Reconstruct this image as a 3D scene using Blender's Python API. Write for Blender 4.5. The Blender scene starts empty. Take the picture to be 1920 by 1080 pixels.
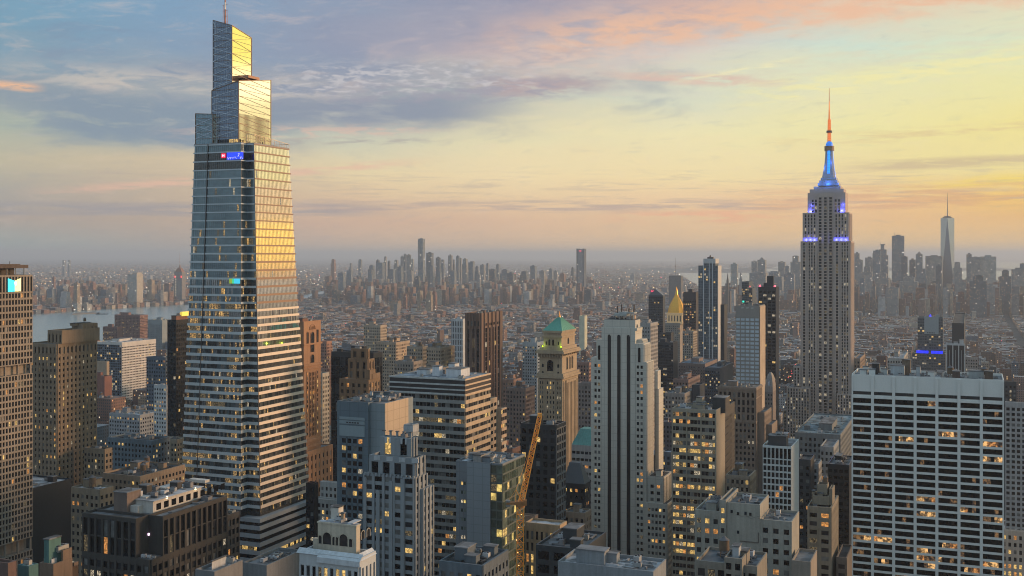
import bpy, math, random
from mathutils import Vector, noise
R = random.Random(11)
rad = math.radians
F, HX, HY, EYE = 2080.0, 960.0, 478.0, 251.0      # focal length in photo pixels, principal column, horizon row, eye height (m)
TH = rad(22.5); CS, SN = math.cos(TH), math.sin(TH) # the street grid is turned 22.5 degrees from the view axis
sc = bpy.context.scene
col = sc.collection
def lin(c):
    c = c/255.0
    return c/12.92 if c <= 0.04045 else ((c+0.055)/1.055)**2.4
def S(r, g, b): return (lin(r), lin(g), lin(b), 1.0)

# ------------------------------------------------------------------ camera
cd = bpy.data.cameras.new('camera'); cam = bpy.data.objects.new('camera', cd); col.objects.link(cam)
cam.location = (0, 0, EYE); cam.rotation_euler = (rad(90), 0, 0)
cd.sensor_width = 36; cd.lens = 36*F/1920; cd.shift_y = -(540-HY)/1920; cd.clip_start = 1; cd.clip_end = 300000
sc.camera = cam
sc.view_settings.view_transform = 'Standard'; sc.view_settings.look = 'None'
sc.view_settings.exposure = 0.0; sc.view_settings.gamma = 1
sc.cycles.max_bounces = 5; sc.cycles.diffuse_bounces = 2; sc.cycles.glossy_bounces = 3; sc.cycles.transmission_bounces = 2
sc.cycles.volume_bounces = 0; sc.cycles.sample_clamp_indirect = 3; sc.cycles.use_denoising = True; sc.cycles.filter_width = 1.05

# ------------------------------------------------------------------ node helper
class NT:
    def __init__(s, tree): s.t = tree; s.n = tree.nodes; s.l = tree.links
    def node(s, typ, **kw):
        n = s.n.new(typ)
        for k, v in kw.items(): setattr(n, k, v)
        return n
    def put(s, sock, v):
        if isinstance(v, bpy.types.NodeSocket): s.l.new(v, sock)
        else: sock.default_value = v
    def math(s, op, a, b=0.0, c=0.0, clamp=False):
        n = s.node('ShaderNodeMath', operation=op); n.use_clamp = clamp
        s.put(n.inputs[0], a); s.put(n.inputs[1], b)
        if len(n.inputs) > 2: s.put(n.inputs[2], c)
        return n.outputs[0]
    def mix(s, f, a, b, blend='MIX'):
        n = s.node('ShaderNodeMix', data_type='RGBA', blend_type=blend)
        s.put(n.inputs[0], f); s.put(n.inputs[6], a); s.put(n.inputs[7], b)
        return n.outputs[2]
    def map(s, v, a, b, c=0.0, d=1.0, smooth=True):
        n = s.node('ShaderNodeMapRange', interpolation_type='SMOOTHSTEP' if smooth else 'LINEAR')
        s.put(n.inputs[0], v)
        for i, q in enumerate((a, b, c, d)): s.put(n.inputs[1+i], q)
        return n.outputs[0]
    def ramp(s, v, stops, interp='LINEAR'):
        n = s.node('ShaderNodeValToRGB'); cr = n.color_ramp; cr.interpolation = interp
        while len(cr.elements) < len(stops): cr.elements.new(0.5)
        for e, (p, c) in zip(cr.elements, stops): e.position = p; e.color = c
        s.put(n.inputs[0], v); return n.outputs[0]
    def comb(s, x, y, z=0.0):
        n = s.node('ShaderNodeCombineXYZ'); s.put(n.inputs[0], x); s.put(n.inputs[1], y); s.put(n.inputs[2], z); return n.outputs[0]
    def sep(s, v):
        n = s.node('ShaderNodeSeparateXYZ'); s.put(n.inputs[0], v); return n.outputs
    def noise(s, vec, scale, detail=2.0, rough=0.5, dist=0.0):
        n = s.node('ShaderNodeTexNoise'); s.put(n.inputs['Vector'], vec); n.inputs['Scale'].default_value = scale
        n.inputs['Detail'].default_value = detail; n.inputs['Roughness'].default_value = rough; n.inputs['Distortion'].default_value = dist
        return n.outputs[0]

# ------------------------------------------------------------------ sky (world): dusk dome with its cloud banks
W = bpy.data.worlds.new('World'); sc.world = W; W.use_nodes = True
def build_sky():
    W.node_tree.nodes.clear(); T = NT(W.node_tree)
    tc = T.node('ShaderNodeTexCoord').outputs['Generated']
    x, y, z = T.sep(tc)[:3]
    DEG = 57.29578
    az = T.math('MULTIPLY', T.math('ARCTAN2', x, y), DEG)
    el = T.math('MULTIPLY', T.math('ARCSINE', z), DEG)
    n1 = T.noise(T.comb(T.math('MULTIPLY', az, .09), T.math('MULTIPLY', el, .35)), 1.0, 5, .55)
    n2 = T.noise(T.comb(T.math('MULTIPLY', az, .09), T.math('MULTIPLY', el, .35), 7.3), 1.0, 5, .6)
    azw = T.math('ADD', az, T.math('MULTIPLY', T.math('SUBTRACT', n1, .5), 9.0))
    amp = T.map(el, 0.0, 9.0, 0.6, 4.5)
    elw = T.math('ADD', el, T.math('MULTIPLY', T.math('SUBTRACT', n2, .5), amp))
    f = T.math('DIVIDE', T.math('ADD', azw, 27.0), 54.0, clamp=True)
    P = [(-24.8+27)/54, (-17.1+27)/54, (-8.7+27)/54, 27/54, (8.7+27)/54, (17.1+27)/54, (24.3+27)/54]
    rows = [
     (0.5, [(138,149,152),(153,148,147),(168,155,148),(183,163,147),(190,167,144),(192,168,140),(190,166,138)]),
     (1.7, [(163,154,149),(172,158,148),(190,165,150),(206,176,152),(212,182,150),(215,180,142),(215,176,128)]),
     (2.8, [(166,162,156),(187,171,154),(210,185,157),(221,195,161),(226,197,161),(228,191,147),(231,192,120)]),
     (4.1, [(184,178,158),(202,186,161),(222,205,168),(232,212,172),(235,215,168),(230,207,158),(231,216,156)]),
     (6.0, [(172,180,166),(158,168,170),(200,200,180),(226,216,178),(233,223,180),(234,225,168),(235,222,152)]),
     (8.2, [(146,158,168),(158,165,172),(150,156,172),(188,190,182),(213,216,194),(226,224,186),(232,226,168)]),
     (10.4,[(122,158,180),(132,158,182),(146,156,176),(190,176,178),(214,205,196),(204,220,206),(220,226,192)]),
     (12.6,[(122,164,188),(128,160,188),(142,158,180),(158,156,172),(212,180,168),(230,198,172),(226,206,178)]),
     (17.0,[(112,148,180),(120,148,182),(132,150,182),(150,155,182),(170,168,184),(190,184,186),(200,196,190)]),
    ]
    c = None; pe = None
    for e, cs in rows:
        # the air box in front of the sky takes some of it away: the sky itself is that much stronger low down
        tr = math.exp(-.55e-4*187/math.tan(rad(max(e, .75)))) if e < 16 else 1.0; Hz = (.20, .22, .26)
        cs = [tuple(max(.02, min(1.15, (lin(v)-(1-tr)*h)/tr)) for v, h in zip(q, Hz))+(1,) for q in cs]
        r = T.ramp(f, [(p, q) for p, q in zip(P, cs)])
        c = r if c is None else T.mix(T.map(elw, pe, e, smooth=False), c, r)
        pe = e
    # cloud detail: fibrous upper cloud, soft banks, thin streaks low down
    v = T.comb(T.math('MULTIPLY', az, .22), T.math('SUBTRACT', T.math('MULTIPLY', el, .9), T.math('MULTIPLY', az, .06)))
    d1 = T.noise(v, 1.0, 8, .62, .6)
    hi = T.math('MULTIPLY', T.map(el, 5.0, 8.5), T.map(az, 19.0, 3.0))
    k = T.math('MULTIPLY', T.map(d1, .52, .74), T.math('MULTIPLY', hi, .34))
    c = T.mix(k, c, S(236, 208, 190))
    k = T.math('MULTIPLY', T.map(d1, .50, .28), T.math('MULTIPLY', hi, .40))
    c = T.mix(k, c, S(128, 142, 168))
    def band(az0, az1, fa, el0, sl, half, soft, colr, amt, sx=.35, sy=2.2, seed=0.0, lo=.40, hi_=.62):
        global c_
        ez = T.math('SUBTRACT', el, T.math('ADD', T.math('MULTIPLY', az, sl), el0))
        nn = T.noise(T.comb(T.math('MULTIPLY', az, sx), T.math('MULTIPLY', el, sy), seed), 1.0, 6, .6, .4)
        ez = T.math('ADD', ez, T.math('MULTIPLY', T.math('SUBTRACT', nn, .5), soft*1.6))
        m = T.map(T.math('ABSOLUTE', ez), half+soft*.5, max(half-soft*.5, 0.0))
        m = T.math('MULTIPLY', m, T.math('MULTIPLY', T.map(az, az0-fa, az0+fa), T.map(az, az1+fa, az1-fa)))
        m = T.math('MULTIPLY', m, T.map(nn, lo, hi_))
        return T.mix(T.math('MULTIPLY', m, amt), c, colr)
    d2 = T.noise(T.comb(T.math('MULTIPLY', az, .8), T.math('SUBTRACT', T.math('MULTIPLY', el, 3.2), T.math('MULTIPLY', az, .2)), 3.3), 1.0, 6, .65, .5)
    c = T.mix(T.math('MULTIPLY', T.map(d2, .52, .78), .20), c, S(232,212,196))
    c = T.mix(T.math('MULTIPLY', T.map(d2, .48, .25), .16), c, S(140,148,166))
    # pink lit underside of the long bank and its dark body
    c = band(-13, 12, 5, 12.5, .06, 1.9, 1.8, S(150,153,176), .35, .14, .7, 3.1, .25, .50)
    c = band(1, 30, 5, 11.2, .07, .9, 1.5, S(238,190,158), .85, .45, 1.6, 1.7, .34, .62)
    c = band(-17, -1, 3, 7.7, .04, .75, 1.0, S(140,150,168), .9, .22, .9, 5.2, .30, .50)
    c = band(-1.5, 4.5, 2, 8.7, .03, .45, .7, S(178,158,164), .8, .5, 2., 8.2, .35, .55)
    c = band(5.5, 13, 2.2, 9.5, -.06, .22, .4, S(224,188,172), .8, .5, 3., 2.2, .35, .55)
    c = band(9, 14.2, 1.6, 7.4, .16, .10, .30, S(246,236,186), .7, .6, 4., 9.2, .34, .60)
    c = band(-24, -12, 3, 5.5, -.06, 1.1, 1.1, S(136,152,168), .95, .35, 1.3, 12.2, .33, .5)
    c = band(-24, -9, 4, 8.2, -.02, .5, .9, S(206,196,186), .7, .5, 2.2, 41.2, .40, .60)
    c = band(-11.5, 1, 2.5, 9.4, .05, .75, .8, S(204,200,202), .75, 1.1, 4.5, 43.2, .46, .64)
    c = band(-9, 3.5, 3, 8.6, .05, .5, .8, S(160,158,172), .7, .8, 3.5, 45.2, .42, .60)
    c = band(-16, -5, 3, 6.6, .03, .25, .4, S(226,190,172), .6, .7, 4.0, 47.2, .42, .60)
    c = band(-12, -4, 2.5, 6.0, .02, .16, .3, S(168,160,160), .6, .7, 5.0, 49.2, .42, .60)
    c = band(0, 8, 4, 10.3, .03, .7, .9, S(226,200,184), .55, .8, 3.0, 51.2, .42, .62)
    c = band(-27, -23.2, .6, 7.2, -.03, .14, .3, S(242,190,150), .9, .8, 4., 14.2, .3, .5)
    c = band(-22, -6, 3, 5.3, .10, .18, .35, S(232,188,165), .7, .4, 3., 16.2, .35, .55)
    c = band(-27, -7, 3, 2.45, .01, .28, .35, S(150,150,160), .65, .2, 3., 18.2, .30, .55)
    c = band(-11, 14, 3, 2.55, .00, .25, .4, S(176,158,158), .65, .25, 4., 21.2, .40, .6)
    c = band(6, 13, 2.5, 1.9, .01, .28, .35, S(242,178,142), .75, .4, 3., 23.2, .38, .58)
    c = band(17.5, 32, 2, 4.0, .02, .22, .3, S(196,172,148), .6, .35, 3., 25.2, .25, .5)
    c = band(13, 32, 3, 2.5, .02, .55, .5, S(214,160,128), .55, .3, 4., 27.2, .38, .6)
    c = band(20, 32, 2, 3.1, .02, .25, .35, S(250,222,110), .75, .3, 3., 29.2, .35, .6)
    c = band(-30, 30, 4, 3.4, .00, .9, .6, S(186,170,160), .42, .28, 5.5, 31.2, .50, .68)
    c = band(12, 32, 4, 6.9, .10, .5, .9, S(246,236,170), .7, .5, 3., 61.2, .42, .62)
    c = band(8, 30, 4, 8.9, .05, .6, .9, S(222,218,190), .6, .5, 3.5, 63.2, .44, .64)
    c = band(14, 30, 3, 5.3, .03, .25, .4, S(224,200,150), .6, .4, 4., 65.2, .42, .62)
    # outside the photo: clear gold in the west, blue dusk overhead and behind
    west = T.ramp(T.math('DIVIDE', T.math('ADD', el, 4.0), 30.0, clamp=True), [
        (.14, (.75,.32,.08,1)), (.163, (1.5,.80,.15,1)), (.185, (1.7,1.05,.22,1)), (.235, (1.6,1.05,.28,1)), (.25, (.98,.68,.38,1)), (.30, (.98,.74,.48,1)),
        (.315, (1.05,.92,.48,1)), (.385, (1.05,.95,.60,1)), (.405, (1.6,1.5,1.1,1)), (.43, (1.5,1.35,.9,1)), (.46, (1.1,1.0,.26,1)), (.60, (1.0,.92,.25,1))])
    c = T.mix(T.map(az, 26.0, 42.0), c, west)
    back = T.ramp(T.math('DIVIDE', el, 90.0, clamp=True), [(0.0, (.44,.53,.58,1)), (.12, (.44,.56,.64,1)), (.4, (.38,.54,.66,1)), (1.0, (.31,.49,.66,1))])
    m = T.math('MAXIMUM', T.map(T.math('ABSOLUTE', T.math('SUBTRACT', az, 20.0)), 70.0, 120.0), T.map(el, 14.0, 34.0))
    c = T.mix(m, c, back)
    c = T.mix(1.0, c, (1.0, 1.0, 1.0, 1), 'MULTIPLY')
    # the air below eye level
    c = T.mix(T.map(el, 0.2, -1.2), c, S(120,128,138))
    st = T.node('ShaderNodeTexSky', sky_type='NISHITA'); st.sun_disc = False
    st.sun_elevation = rad(5.0); st.sun_rotation = rad(74.0); st.altitude = 200; st.dust_density = 2.5
    bg0 = T.node('ShaderNodeBackground'); T.put(bg0.inputs[0], st.outputs[0]); bg0.inputs[1].default_value = 0.003
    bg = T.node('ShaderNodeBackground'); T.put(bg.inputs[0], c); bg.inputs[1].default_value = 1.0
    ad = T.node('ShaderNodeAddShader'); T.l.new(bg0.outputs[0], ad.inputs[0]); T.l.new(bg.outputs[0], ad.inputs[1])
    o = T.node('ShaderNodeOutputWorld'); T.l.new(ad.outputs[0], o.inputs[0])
build_sky()
W.cycles.sampling_method = 'MANUAL'; W.cycles.sample_map_resolution = 1024

# ------------------------------------------------------------------ sun: low in the west, off the right of the frame
sd = bpy.data.lights.new('sun', 'SUN'); sd.energy = 3.6; sd.angle = rad(16.0); sd.color = (1.0, .60, .34)
sun = bpy.data.objects.new('sun', sd); col.objects.link(sun)
_az, _el = rad(80), rad(11)
_v = Vector((math.sin(_az)*math.cos(_el), math.cos(_az)*math.cos(_el), math.sin(_el)))
sun.rotation_euler = _v.to_track_quat('Z', 'Y').to_euler()

# ------------------------------------------------------------------ materials
MATS = {}
def newmat(name):
    m = bpy.data.materials.new(name); m.use_nodes = True; m.node_tree.nodes.clear(); T = NT(m.node_tree)
    o = T.node('ShaderNodeOutputMaterial'); p = T.node('ShaderNodeBsdfPrincipled'); T.l.new(p.outputs[0], o.inputs[0])
    return m, T, p
def wall(r, g, b, rough=.85, var=.22, metal=0.0, panel=0.0):
    """masonry, concrete or cladding: base colour with blotches, rain streaks and (panel) joint lines"""
    key = ('wall', r, g, b, rough, var, metal, panel)
    if key in MATS: return MATS[key]
    m, T, p = newmat('wall_finish')
    pos = T.node('ShaderNodeTexCoord').outputs['Object']
    x, y, z = T.sep(pos)[:3]
    a = T.noise(pos, .07, 3, .6); s = T.noise(T.comb(T.math('MULTIPLY', x, .9), T.math('MULTIPLY', y, .9), T.math('MULTIPLY', z, .05)), 1.0, 3, .6)
    g1 = T.noise(pos, 1.3, 2, .6)
    k = T.math('ADD', T.math('ADD', T.math('MULTIPLY', a, .4), T.math('MULTIPLY', s, .4)), T.math('MULTIPLY', g1, .2))
    mul = T.map(k, .3, .7, 1-var*1.9, 1+var*1.0, smooth=False)
    if panel:
        lx = T.math('LESS_THAN', T.math('FRACT', T.math('DIVIDE', T.math('ADD', x, y), panel)), .07)
        lz = T.math('LESS_THAN', T.math('FRACT', T.math('DIVIDE', z, panel*.8)), .06)
        mul = T.math('MULTIPLY', mul, T.math('SUBTRACT', 1.0, T.math('MULTIPLY', T.math('MAXIMUM', lx, lz), .22)))
    hsv = T.node('ShaderNodeHueSaturation'); hsv.inputs['Color'].default_value = (r, g, b, 1); T.put(hsv.inputs['Value'], mul)
    T.put(p.inputs['Base Color'], hsv.outputs[0]); p.inputs['Roughness'].default_value = rough; p.inputs['Metallic'].default_value = metal
    MATS[key] = m; return m
def roofm(r, g, b):
    key = ('roof', r, g, b)
    if key in MATS: return MATS[key]
    m, T, p = newmat('roof_surface'); pos = T.node('ShaderNodeTexCoord').outputs['Object']
    a = T.noise(pos, .12, 4, .65); v = T.node('ShaderNodeTexVoronoi'); T.put(v.inputs['Vector'], pos); v.inputs['Scale'].default_value = .22
    hsv = T.node('ShaderNodeHueSaturation'); hsv.inputs['Color'].default_value = (r, g, b, 1)
    T.put(hsv.inputs['Value'], T.math('ADD', T.map(a, .3, .7, .5, 1.3, smooth=False), T.math('MULTIPLY', T.math('SUBTRACT', T.sep(v.outputs['Color'])[0], .5), .9)))
    T.put(p.inputs['Base Color'], hsv.outputs[0]); p.inputs['Roughness'].default_value = .9
    MATS[key] = m; return m
def glass(r, g, b, rough=.12, metal=0.0, spec=.5, var=.35, bump=.04):
    key = ('glass', r, g, b, rough, metal, spec, var, bump)
    if key in MATS: return MATS[key]
    m, T, p = newmat('window_glass'); pos = T.node('ShaderNodeNewGeometry').outputs['Position']
    a = T.noise(pos, .33, 2, .6)
    hsv = T.node('ShaderNodeHueSaturation'); hsv.inputs['Color'].default_value = (r, g, b, 1); T.put(hsv.inputs['Value'], T.map(a, .35, .65, 1-var, 1+var, smooth=False))
    T.put(p.inputs['Base Color'], hsv.outputs[0]); p.inputs['Roughness'].default_value = rough; p.inputs['Metallic'].default_value = metal
    p.inputs['Specular IOR Level'].default_value = spec
    bm = T.node('ShaderNodeBump'); bm.inputs['Strength'].default_value = bump; bm.inputs['Distance'].default_value = .2; T.put(bm.inputs['Height'], T.noise(pos, .5, 1, .5)); T.l.new(bm.outputs[0], p.inputs['Normal'])
    MATS[key] = m; return m
def litm(r, g, b, s, lo=.12, sc_=.9, sharp=.55):
    key = ('lit', r, g, b, s, lo, sc_)
    if key in MATS: return MATS[key]
    m, T, p = newmat('lit_window'); pos = T.node('ShaderNodeNewGeometry').outputs['Position']
    a = T.noise(pos, sc_, 3, .65)
    p.inputs['Base Color'].default_value = (.04, .04, .045, 1); p.inputs['Roughness'].default_value = .2
    p.inputs['Emission Color'].default_value = (r, g, b, 1); T.put(p.inputs['Emission Strength'], T.map(a, .42, .42+sharp*.4, lo*s, s))
    m.cycles.emission_sampling = 'NONE'
    MATS[key] = m; return m
def plain(r, g, b, rough=.6, metal=0.0, emit=0.0):
    key = ('plain', r, g, b, rough, metal, emit)
    if key in MATS: return MATS[key]
    m, T, p = newmat('finish'); pos = T.node('ShaderNodeTexCoord').outputs['Object']
    hsv = T.node('ShaderNodeHueSaturation'); hsv.inputs['Color'].default_value = (r, g, b, 1); T.put(hsv.inputs['Value'], T.map(T.noise(pos, .6, 3, .6), .3, .7, .82, 1.15, smooth=False))
    T.put(p.inputs['Base Color'], hsv.outputs[0]); p.inputs['Roughness'].default_value = rough; p.inputs['Metallic'].default_value = metal
    if emit:
        p.inputs['Emission Color'].default_value = (r, g, b, 1); p.inputs['Emission Strength'].default_value = emit; m.cycles.emission_sampling = 'NONE'
    MATS[key] = m; return m
DARK = glass(.006, .007, .009, .14, 0, .25); DARK2 = glass(.022, .025, .03, .14, 0, .35); BLIND = glass(.11, .115, .115, .4)
L_WARM = litm(1.0, .63, .19, 1.1, .30, 1.1); L_OR = litm(1.0, .42, .10, .85, .30, 1.1); L_DIM = litm(.75, .55, .25, .26, .03, 1.8); L_WHITE = litm(1.0, .82, .55, .8, .05, 2.2)
WSET = [DARK, DARK2, BLIND, L_WARM, L_OR, L_DIM, L_WHITE]
GREYROOF = roofm(.13, .135, .145); DARKROOF = roofm(.045, .047, .052); PALEROOF = roofm(.33, .34, .36); REDROOF = roofm(.16, .07, .05)

# ------------------------------------------------------------------ mesh builder
class MB:
    def __init__(s): s.v = []; s.f = []; s.m = []
    def poly(s, pts, mi=0):
        i = len(s.v); s.v += [tuple(p) for p in pts]; s.f.append(tuple(range(i, i+len(pts)))); s.m.append(mi)
    def box(s, x0, x1, y0, y1, z0, z1, mi=0, bottom=True):
        i = len(s.v); s.v += [(x0,y0,z0),(x1,y0,z0),(x1,y1,z0),(x0,y1,z0),(x0,y0,z1),(x1,y0,z1),(x1,y1,z1),(x0,y1,z1)]
        fs = [(0,1,5,4),(1,2,6,5),(2,3,7,6),(3,0,4,7),(4,5,6,7)]
        if bottom: fs.append((3,2,1,0))
        for f in fs: s.f.append(tuple(i+k for k in f)); s.m.append(mi)
    def frust(s, a, b, z0, z1, mi=0, cap=True):
        """a, b: lists of (x, y) with the same length, bottom ring and top ring (counter-clockwise)"""
        n = len(a); i = len(s.v); s.v += [(p[0], p[1], z0) for p in a] + [(p[0], p[1], z1 if not callable(z1) else z1(p)) for p in b]
        for k in range(n):
            q = (k+1) % n; s.f.append((i+k, i+q, i+n+q, i+n+k)); s.m.append(mi)
        if cap: s.f.append(tuple(range(i+n, i+2*n))); s.m.append(mi); s.f.append(tuple(range(i+n-1, i-1, -1))); s.m.append(mi)
    def cyl(s, x, y, z0, z1, r0, r1=None, n=12, mi=0):
        r1 = r0 if r1 is None else r1
        c = [(math.cos(2*math.pi*k/n), math.sin(2*math.pi*k/n)) for k in range(n)]
        s.frust([(x+r0*a, y+r0*b) for a, b in c], [(x+r1*a, y+r1*b) for a, b in c], z0, z1, mi)
    def bar(s, p, q, r, mi=0, n=4):
        p, q = Vector(p), Vector(q); d = (q-p).normalized()
        a = d.cross(Vector((0,0,1)) if abs(d.z) < .9 else Vector((1,0,0))).normalized(); b = d.cross(a)
        i = len(s.v)
        for c in (p, q):
            for k in range(n):
                t = 2*math.pi*(k+.5)/n; s.v.append(tuple(c + a*(r*math.cos(t)) + b*(r*math.sin(t))))
        for k in range(n):
            j = (k+1) % n; s.f.append((i+k, i+n+k, i+n+j, i+j)); s.m.append(mi)
        s.f.append(tuple(i+k for k in range(n))); s.m.append(mi); s.f.append(tuple(i+n+k for k in range(n-1, -1, -1))); s.m.append(mi)
    def build(s, name, mats, parent=None, loc=(0,0,0), rz=0.0):
        if not s.v: return None
        me = bpy.data.meshes.new(name); me.from_pydata(s.v, [], s.f)
        mats = mats if isinstance(mats, (list, tuple)) else [mats]
        for m in mats: me.materials.append(m)
        if len(mats) > 1: me.polygons.foreach_set('material_index', s.m)
        me.update()
        o = bpy.data.objects.new(name, me); col.objects.link(o); o.parent = parent; o.location = loc; o.rotation_euler = (0, 0, rz)
        return o
def tag(o, label=None, cat=None, group=None, kind=None):
    if label: o['label'] = label
    if cat: o['category'] = cat
    if group: o['group'] = group
    if kind: o['kind'] = kind
    return o
def empty(name, label, cat, loc, rz=0.0, group=None):
    o = bpy.data.objects.new(name, None); col.objects.link(o); o.location = loc; o.rotation_euler = (0, 0, rz); o.empty_display_size = 5
    return tag(o, label, cat, group)
def gp(px, py):
    """ground point seen at a photo pixel"""
    D = EYE*F/(py-HY); return ((px-HX)/F*D, D)
def loc2(x, y):   # world -> street-grid coordinates (west, south)
    return (x*CS - y*SN, x*SN + y*CS)
HEROES = []
WSH = {}
def window_obj(w, h, mat, parent, loc, rz):
    key = (round(w, 2), round(h, 2), mat.name)
    if key not in WSH:
        b = MB(); b.box(-w/2, w/2, -.06, .0, -h/2, h/2); me = bpy.data.meshes.new('window'); me.from_pydata(b.v, [], b.f); me.materials.append(mat); WSH[key] = me
    o = bpy.data.objects.new('window', WSH[key]); col.objects.link(o); o.parent = parent; o.location = loc; o.rotation_euler = (0, 0, rz)
    return o

# facade styles: cp column pitch, rp row pitch, wf/hf window share of each, dp/ds how proud piers/spandrels stand, lit share of lit panes
def st(cp=3.0, rp=3.8, wf=.5, hf=.55, dp=.4, ds=.3, lit=.12, top=2.0, bot=0.0, mats=None, wt=(.5,.2,.1), pair=0, ribbon=False, blind=.12, side=0.0, band=None, lk=(3,3,4,5,5,6)):
    return dict(cp=cp, rp=rp, wf=wf, hf=hf, dp=dp, ds=ds, lit=lit, top=top, bot=bot, mats=mats, ribbon=ribbon, blind=blind, side=side, pair=pair, band=band, lk=lk)

class Bld:
    def __init__(s, name, label, cat, xl, xc, xr, D, group=None, walls=None, roof=None, parts=None, th=None):
        s.D = D; s.X0 = (xc-HX)/F*D; s.Y0 = D
        s.e = empty(name, label, cat, (s.X0, s.Y0, 0), -TH, group)
        s.wall = MB(); s.trim = MB(); s.roof = MB(); s.win = []; s.bands = []
        s.walls = walls or wall(.35,.33,.30); s.roofm = roof or GREYROOF; s.trimm = None; s.parts = parts; s.label = label
        s.x0 = s.ux(xl); s.y1 = s.vy(xr); s.px = (xl, xc, xr); s.top = 0; s.seed = R.random()*99
        s.foot = []
    def ux(s, px):
        r = (px-HX)/F; return -(s.X0 - r*s.Y0)/(CS + r*SN)
    def vy(s, px):
        r = (px-HX)/F; return (r*s.Y0 - s.X0)/(SN - r*CS)
    def H(s, y, x=0.0, yy=0.0): return EYE - (y-HY)*(s.Y0 - x*SN + yy*CS)/F
    def rect(s, pl, pc, pr, dy=0.0):
        x0, x1 = s.ux(pl), s.ux(pc); y1 = s.vy(pr) if pr is not None else s.y1
        return x0, x1, dy, max(y1, dy+3)
    def tier(s, r, z0, z1, N=None, Wt=None, par=1.1, roof=True):
        x0, x1, y0, y1 = r; s.foot.append((x0, x1, y0, y1)); s.top = max(s.top, z1)
        s.wall.box(x0, x1, y0, y1, z0, z1 - (par if par else 0), 0, False)
        if par:
            t = .45; zz = z1-par
            s.wall.box(x0, x1, y0, y0+t, zz, z1); s.wall.box(x0, x1, y1-t, y1, zz, z1)
            s.wall.box(x0, x0+t, y0+t, y1-t, zz, z1); s.wall.box(x1-t, x1, y0+t, y1-t, zz, z1)
        if roof: s.roof.box(x0+.45, x1-.45, y0+.45, y1-.45, z1-par-.02, z1-par+.12)
        if N: s.face('N', x0, x1, y0, z0, z1, N)
        if Wt: s.face('W', y0, y1, x1, z0, z1, Wt)
    def fb(s, mb, face, u0, u1, plane, v0, v1, z0, z1, mi=0):
        if face == 'N': mb.box(u0, u1, plane-v1, plane-v0, z0, z1, mi)
        else: mb.box(plane+v0, plane+v1, u0, u1, z0, z1, mi)
    def face(s, face, u0, u1, plane, z0, z1, q):
        zt, zb = z1-q['top'], z0+q['bot']
        u0 += q['side']; u1 -= q['side']
        wd = u1-u0; nc = max(1, round(wd/q['cp'])); cw = wd/nc; nr = max(1, round((zt-zb)/q['rp'])); rh = (zt-zb)/nr
        pw = cw*(1-q['wf']); sh = rh*(1-q['hf']); dp, ds = q['dp'], q['ds']
        mb = s.trim if q.get('mats') else s.wall
        if q['mats']: s.trimm = q['mats']
        if pw > .02:
            for i in range(nc+1):
                a = u0+i*cw-pw/2; b = a+pw
                s.fb(mb, face, max(a, u0), min(b, u1), plane, 0, dp, zb, zt)
        if sh > .02:
            for j in range(nr+1):
                a = zb+j*rh-sh/2; b = a+sh
                s.fb(mb, face, u0+.01, u1-.01, plane, 0, ds, max(a, zb), min(b, zt))
        s.fb(s.wall, face, u0-q['side'], u1+q['side'], plane, 0, max(dp, ds)*.9, zt, z1) if q['top'] else None
        ww, wh = cw-pw, rh-sh
        for j in range(nr):
            zc = zb+(j+.5)*rh; rowp = R.random(); unit = []
            rl = q['lit']*(2.6 if rowp > .72 else (.35 if rowp < .45 else .9))
            for i in range(nc):
                uc = u0+(i+.5)*cw
                cl = noise.noise((i*.35+s.seed, j*1.7, s.seed)) + .5
                t = R.random()
                if t < rl*max(0, cl*2): mi = R.choice(q['lk'])
                else: mi = 2 if R.random() < q['blind'] else (0 if R.random() < .7 else 1)
                unit.append((face, uc, plane, zc, ww, wh, mi))
            if q['ribbon']: s.bands.append((zc, unit))
            else:
                for w in unit: s.win.append((zc, [w]))
    def pane(s, mb, w):
        face, uc, plane, zc, ww, wh, mi = w
        s.fb(mb, face, uc-ww/2, uc+ww/2, plane, .02, .09, zc-wh/2, zc+wh/2, mi)
    def ac(s, x, y, z, k=1.0):
        b = MB(); w, d, h = 2.8*k*R.uniform(.5,1.5), 2.0*k*R.uniform(.5,1.6), 1.5*k*R.uniform(.6,1.3)
        b.box(x-w/2, x+w/2, y-d/2, y+d/2, z+.3, z+.3+h); b.box(x-w/2+.2, x-w/2+.5, y-d/2, y+d/2, z, z+.3); b.box(x+w/2-.5, x+w/2-.2, y-d/2, y+d/2, z, z+.3)
        for sx in (-.25, .25): b.cyl(x+w*sx, y, z+.3+h, z+.3+h+.35, min(w*.2, d*.35), n=10, mi=1)
        b.build('air_conditioner', [plain(*R.choice(((.42,.43,.45),(.25,.26,.27),(.16,.16,.17),(.30,.29,.27)))), plain(.06,.06,.07)], s.e)
    def bulk(s, x0, x1, y0, y1, z, h, m=None, name='bulkhead'):
        b = MB(); b.box(x0, x1, y0, y1, z, z+h); b.box(x0-.25, x1+.25, y0-.25, y1+.25, z+h, z+h+.35, 1)
        b.build(name, [m or s.walls, GREYROOF], s.e)
    def tank(s, x, y, z, k=1.0):
        b = MB(); r = 1.9*k
        for a, c in ((-1,-1),(1,-1),(1,1),(-1,1)): b.bar((x+a*r*.6, y+c*r*.6, z), (x+a*r*.6, y+c*r*.6, z+2.6*k), .14*k)
        b.cyl(x, y, z+2.6*k, z+6.2*k, r, r*.95, 14); b.cyl(x, y, z+6.2*k, z+7.6*k, r*1.05, .1, 14, 1)
        b.build('water_tank', [plain(.13,.09,.06,.9), plain(.10,.10,.11,.8)], s.e)
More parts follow.
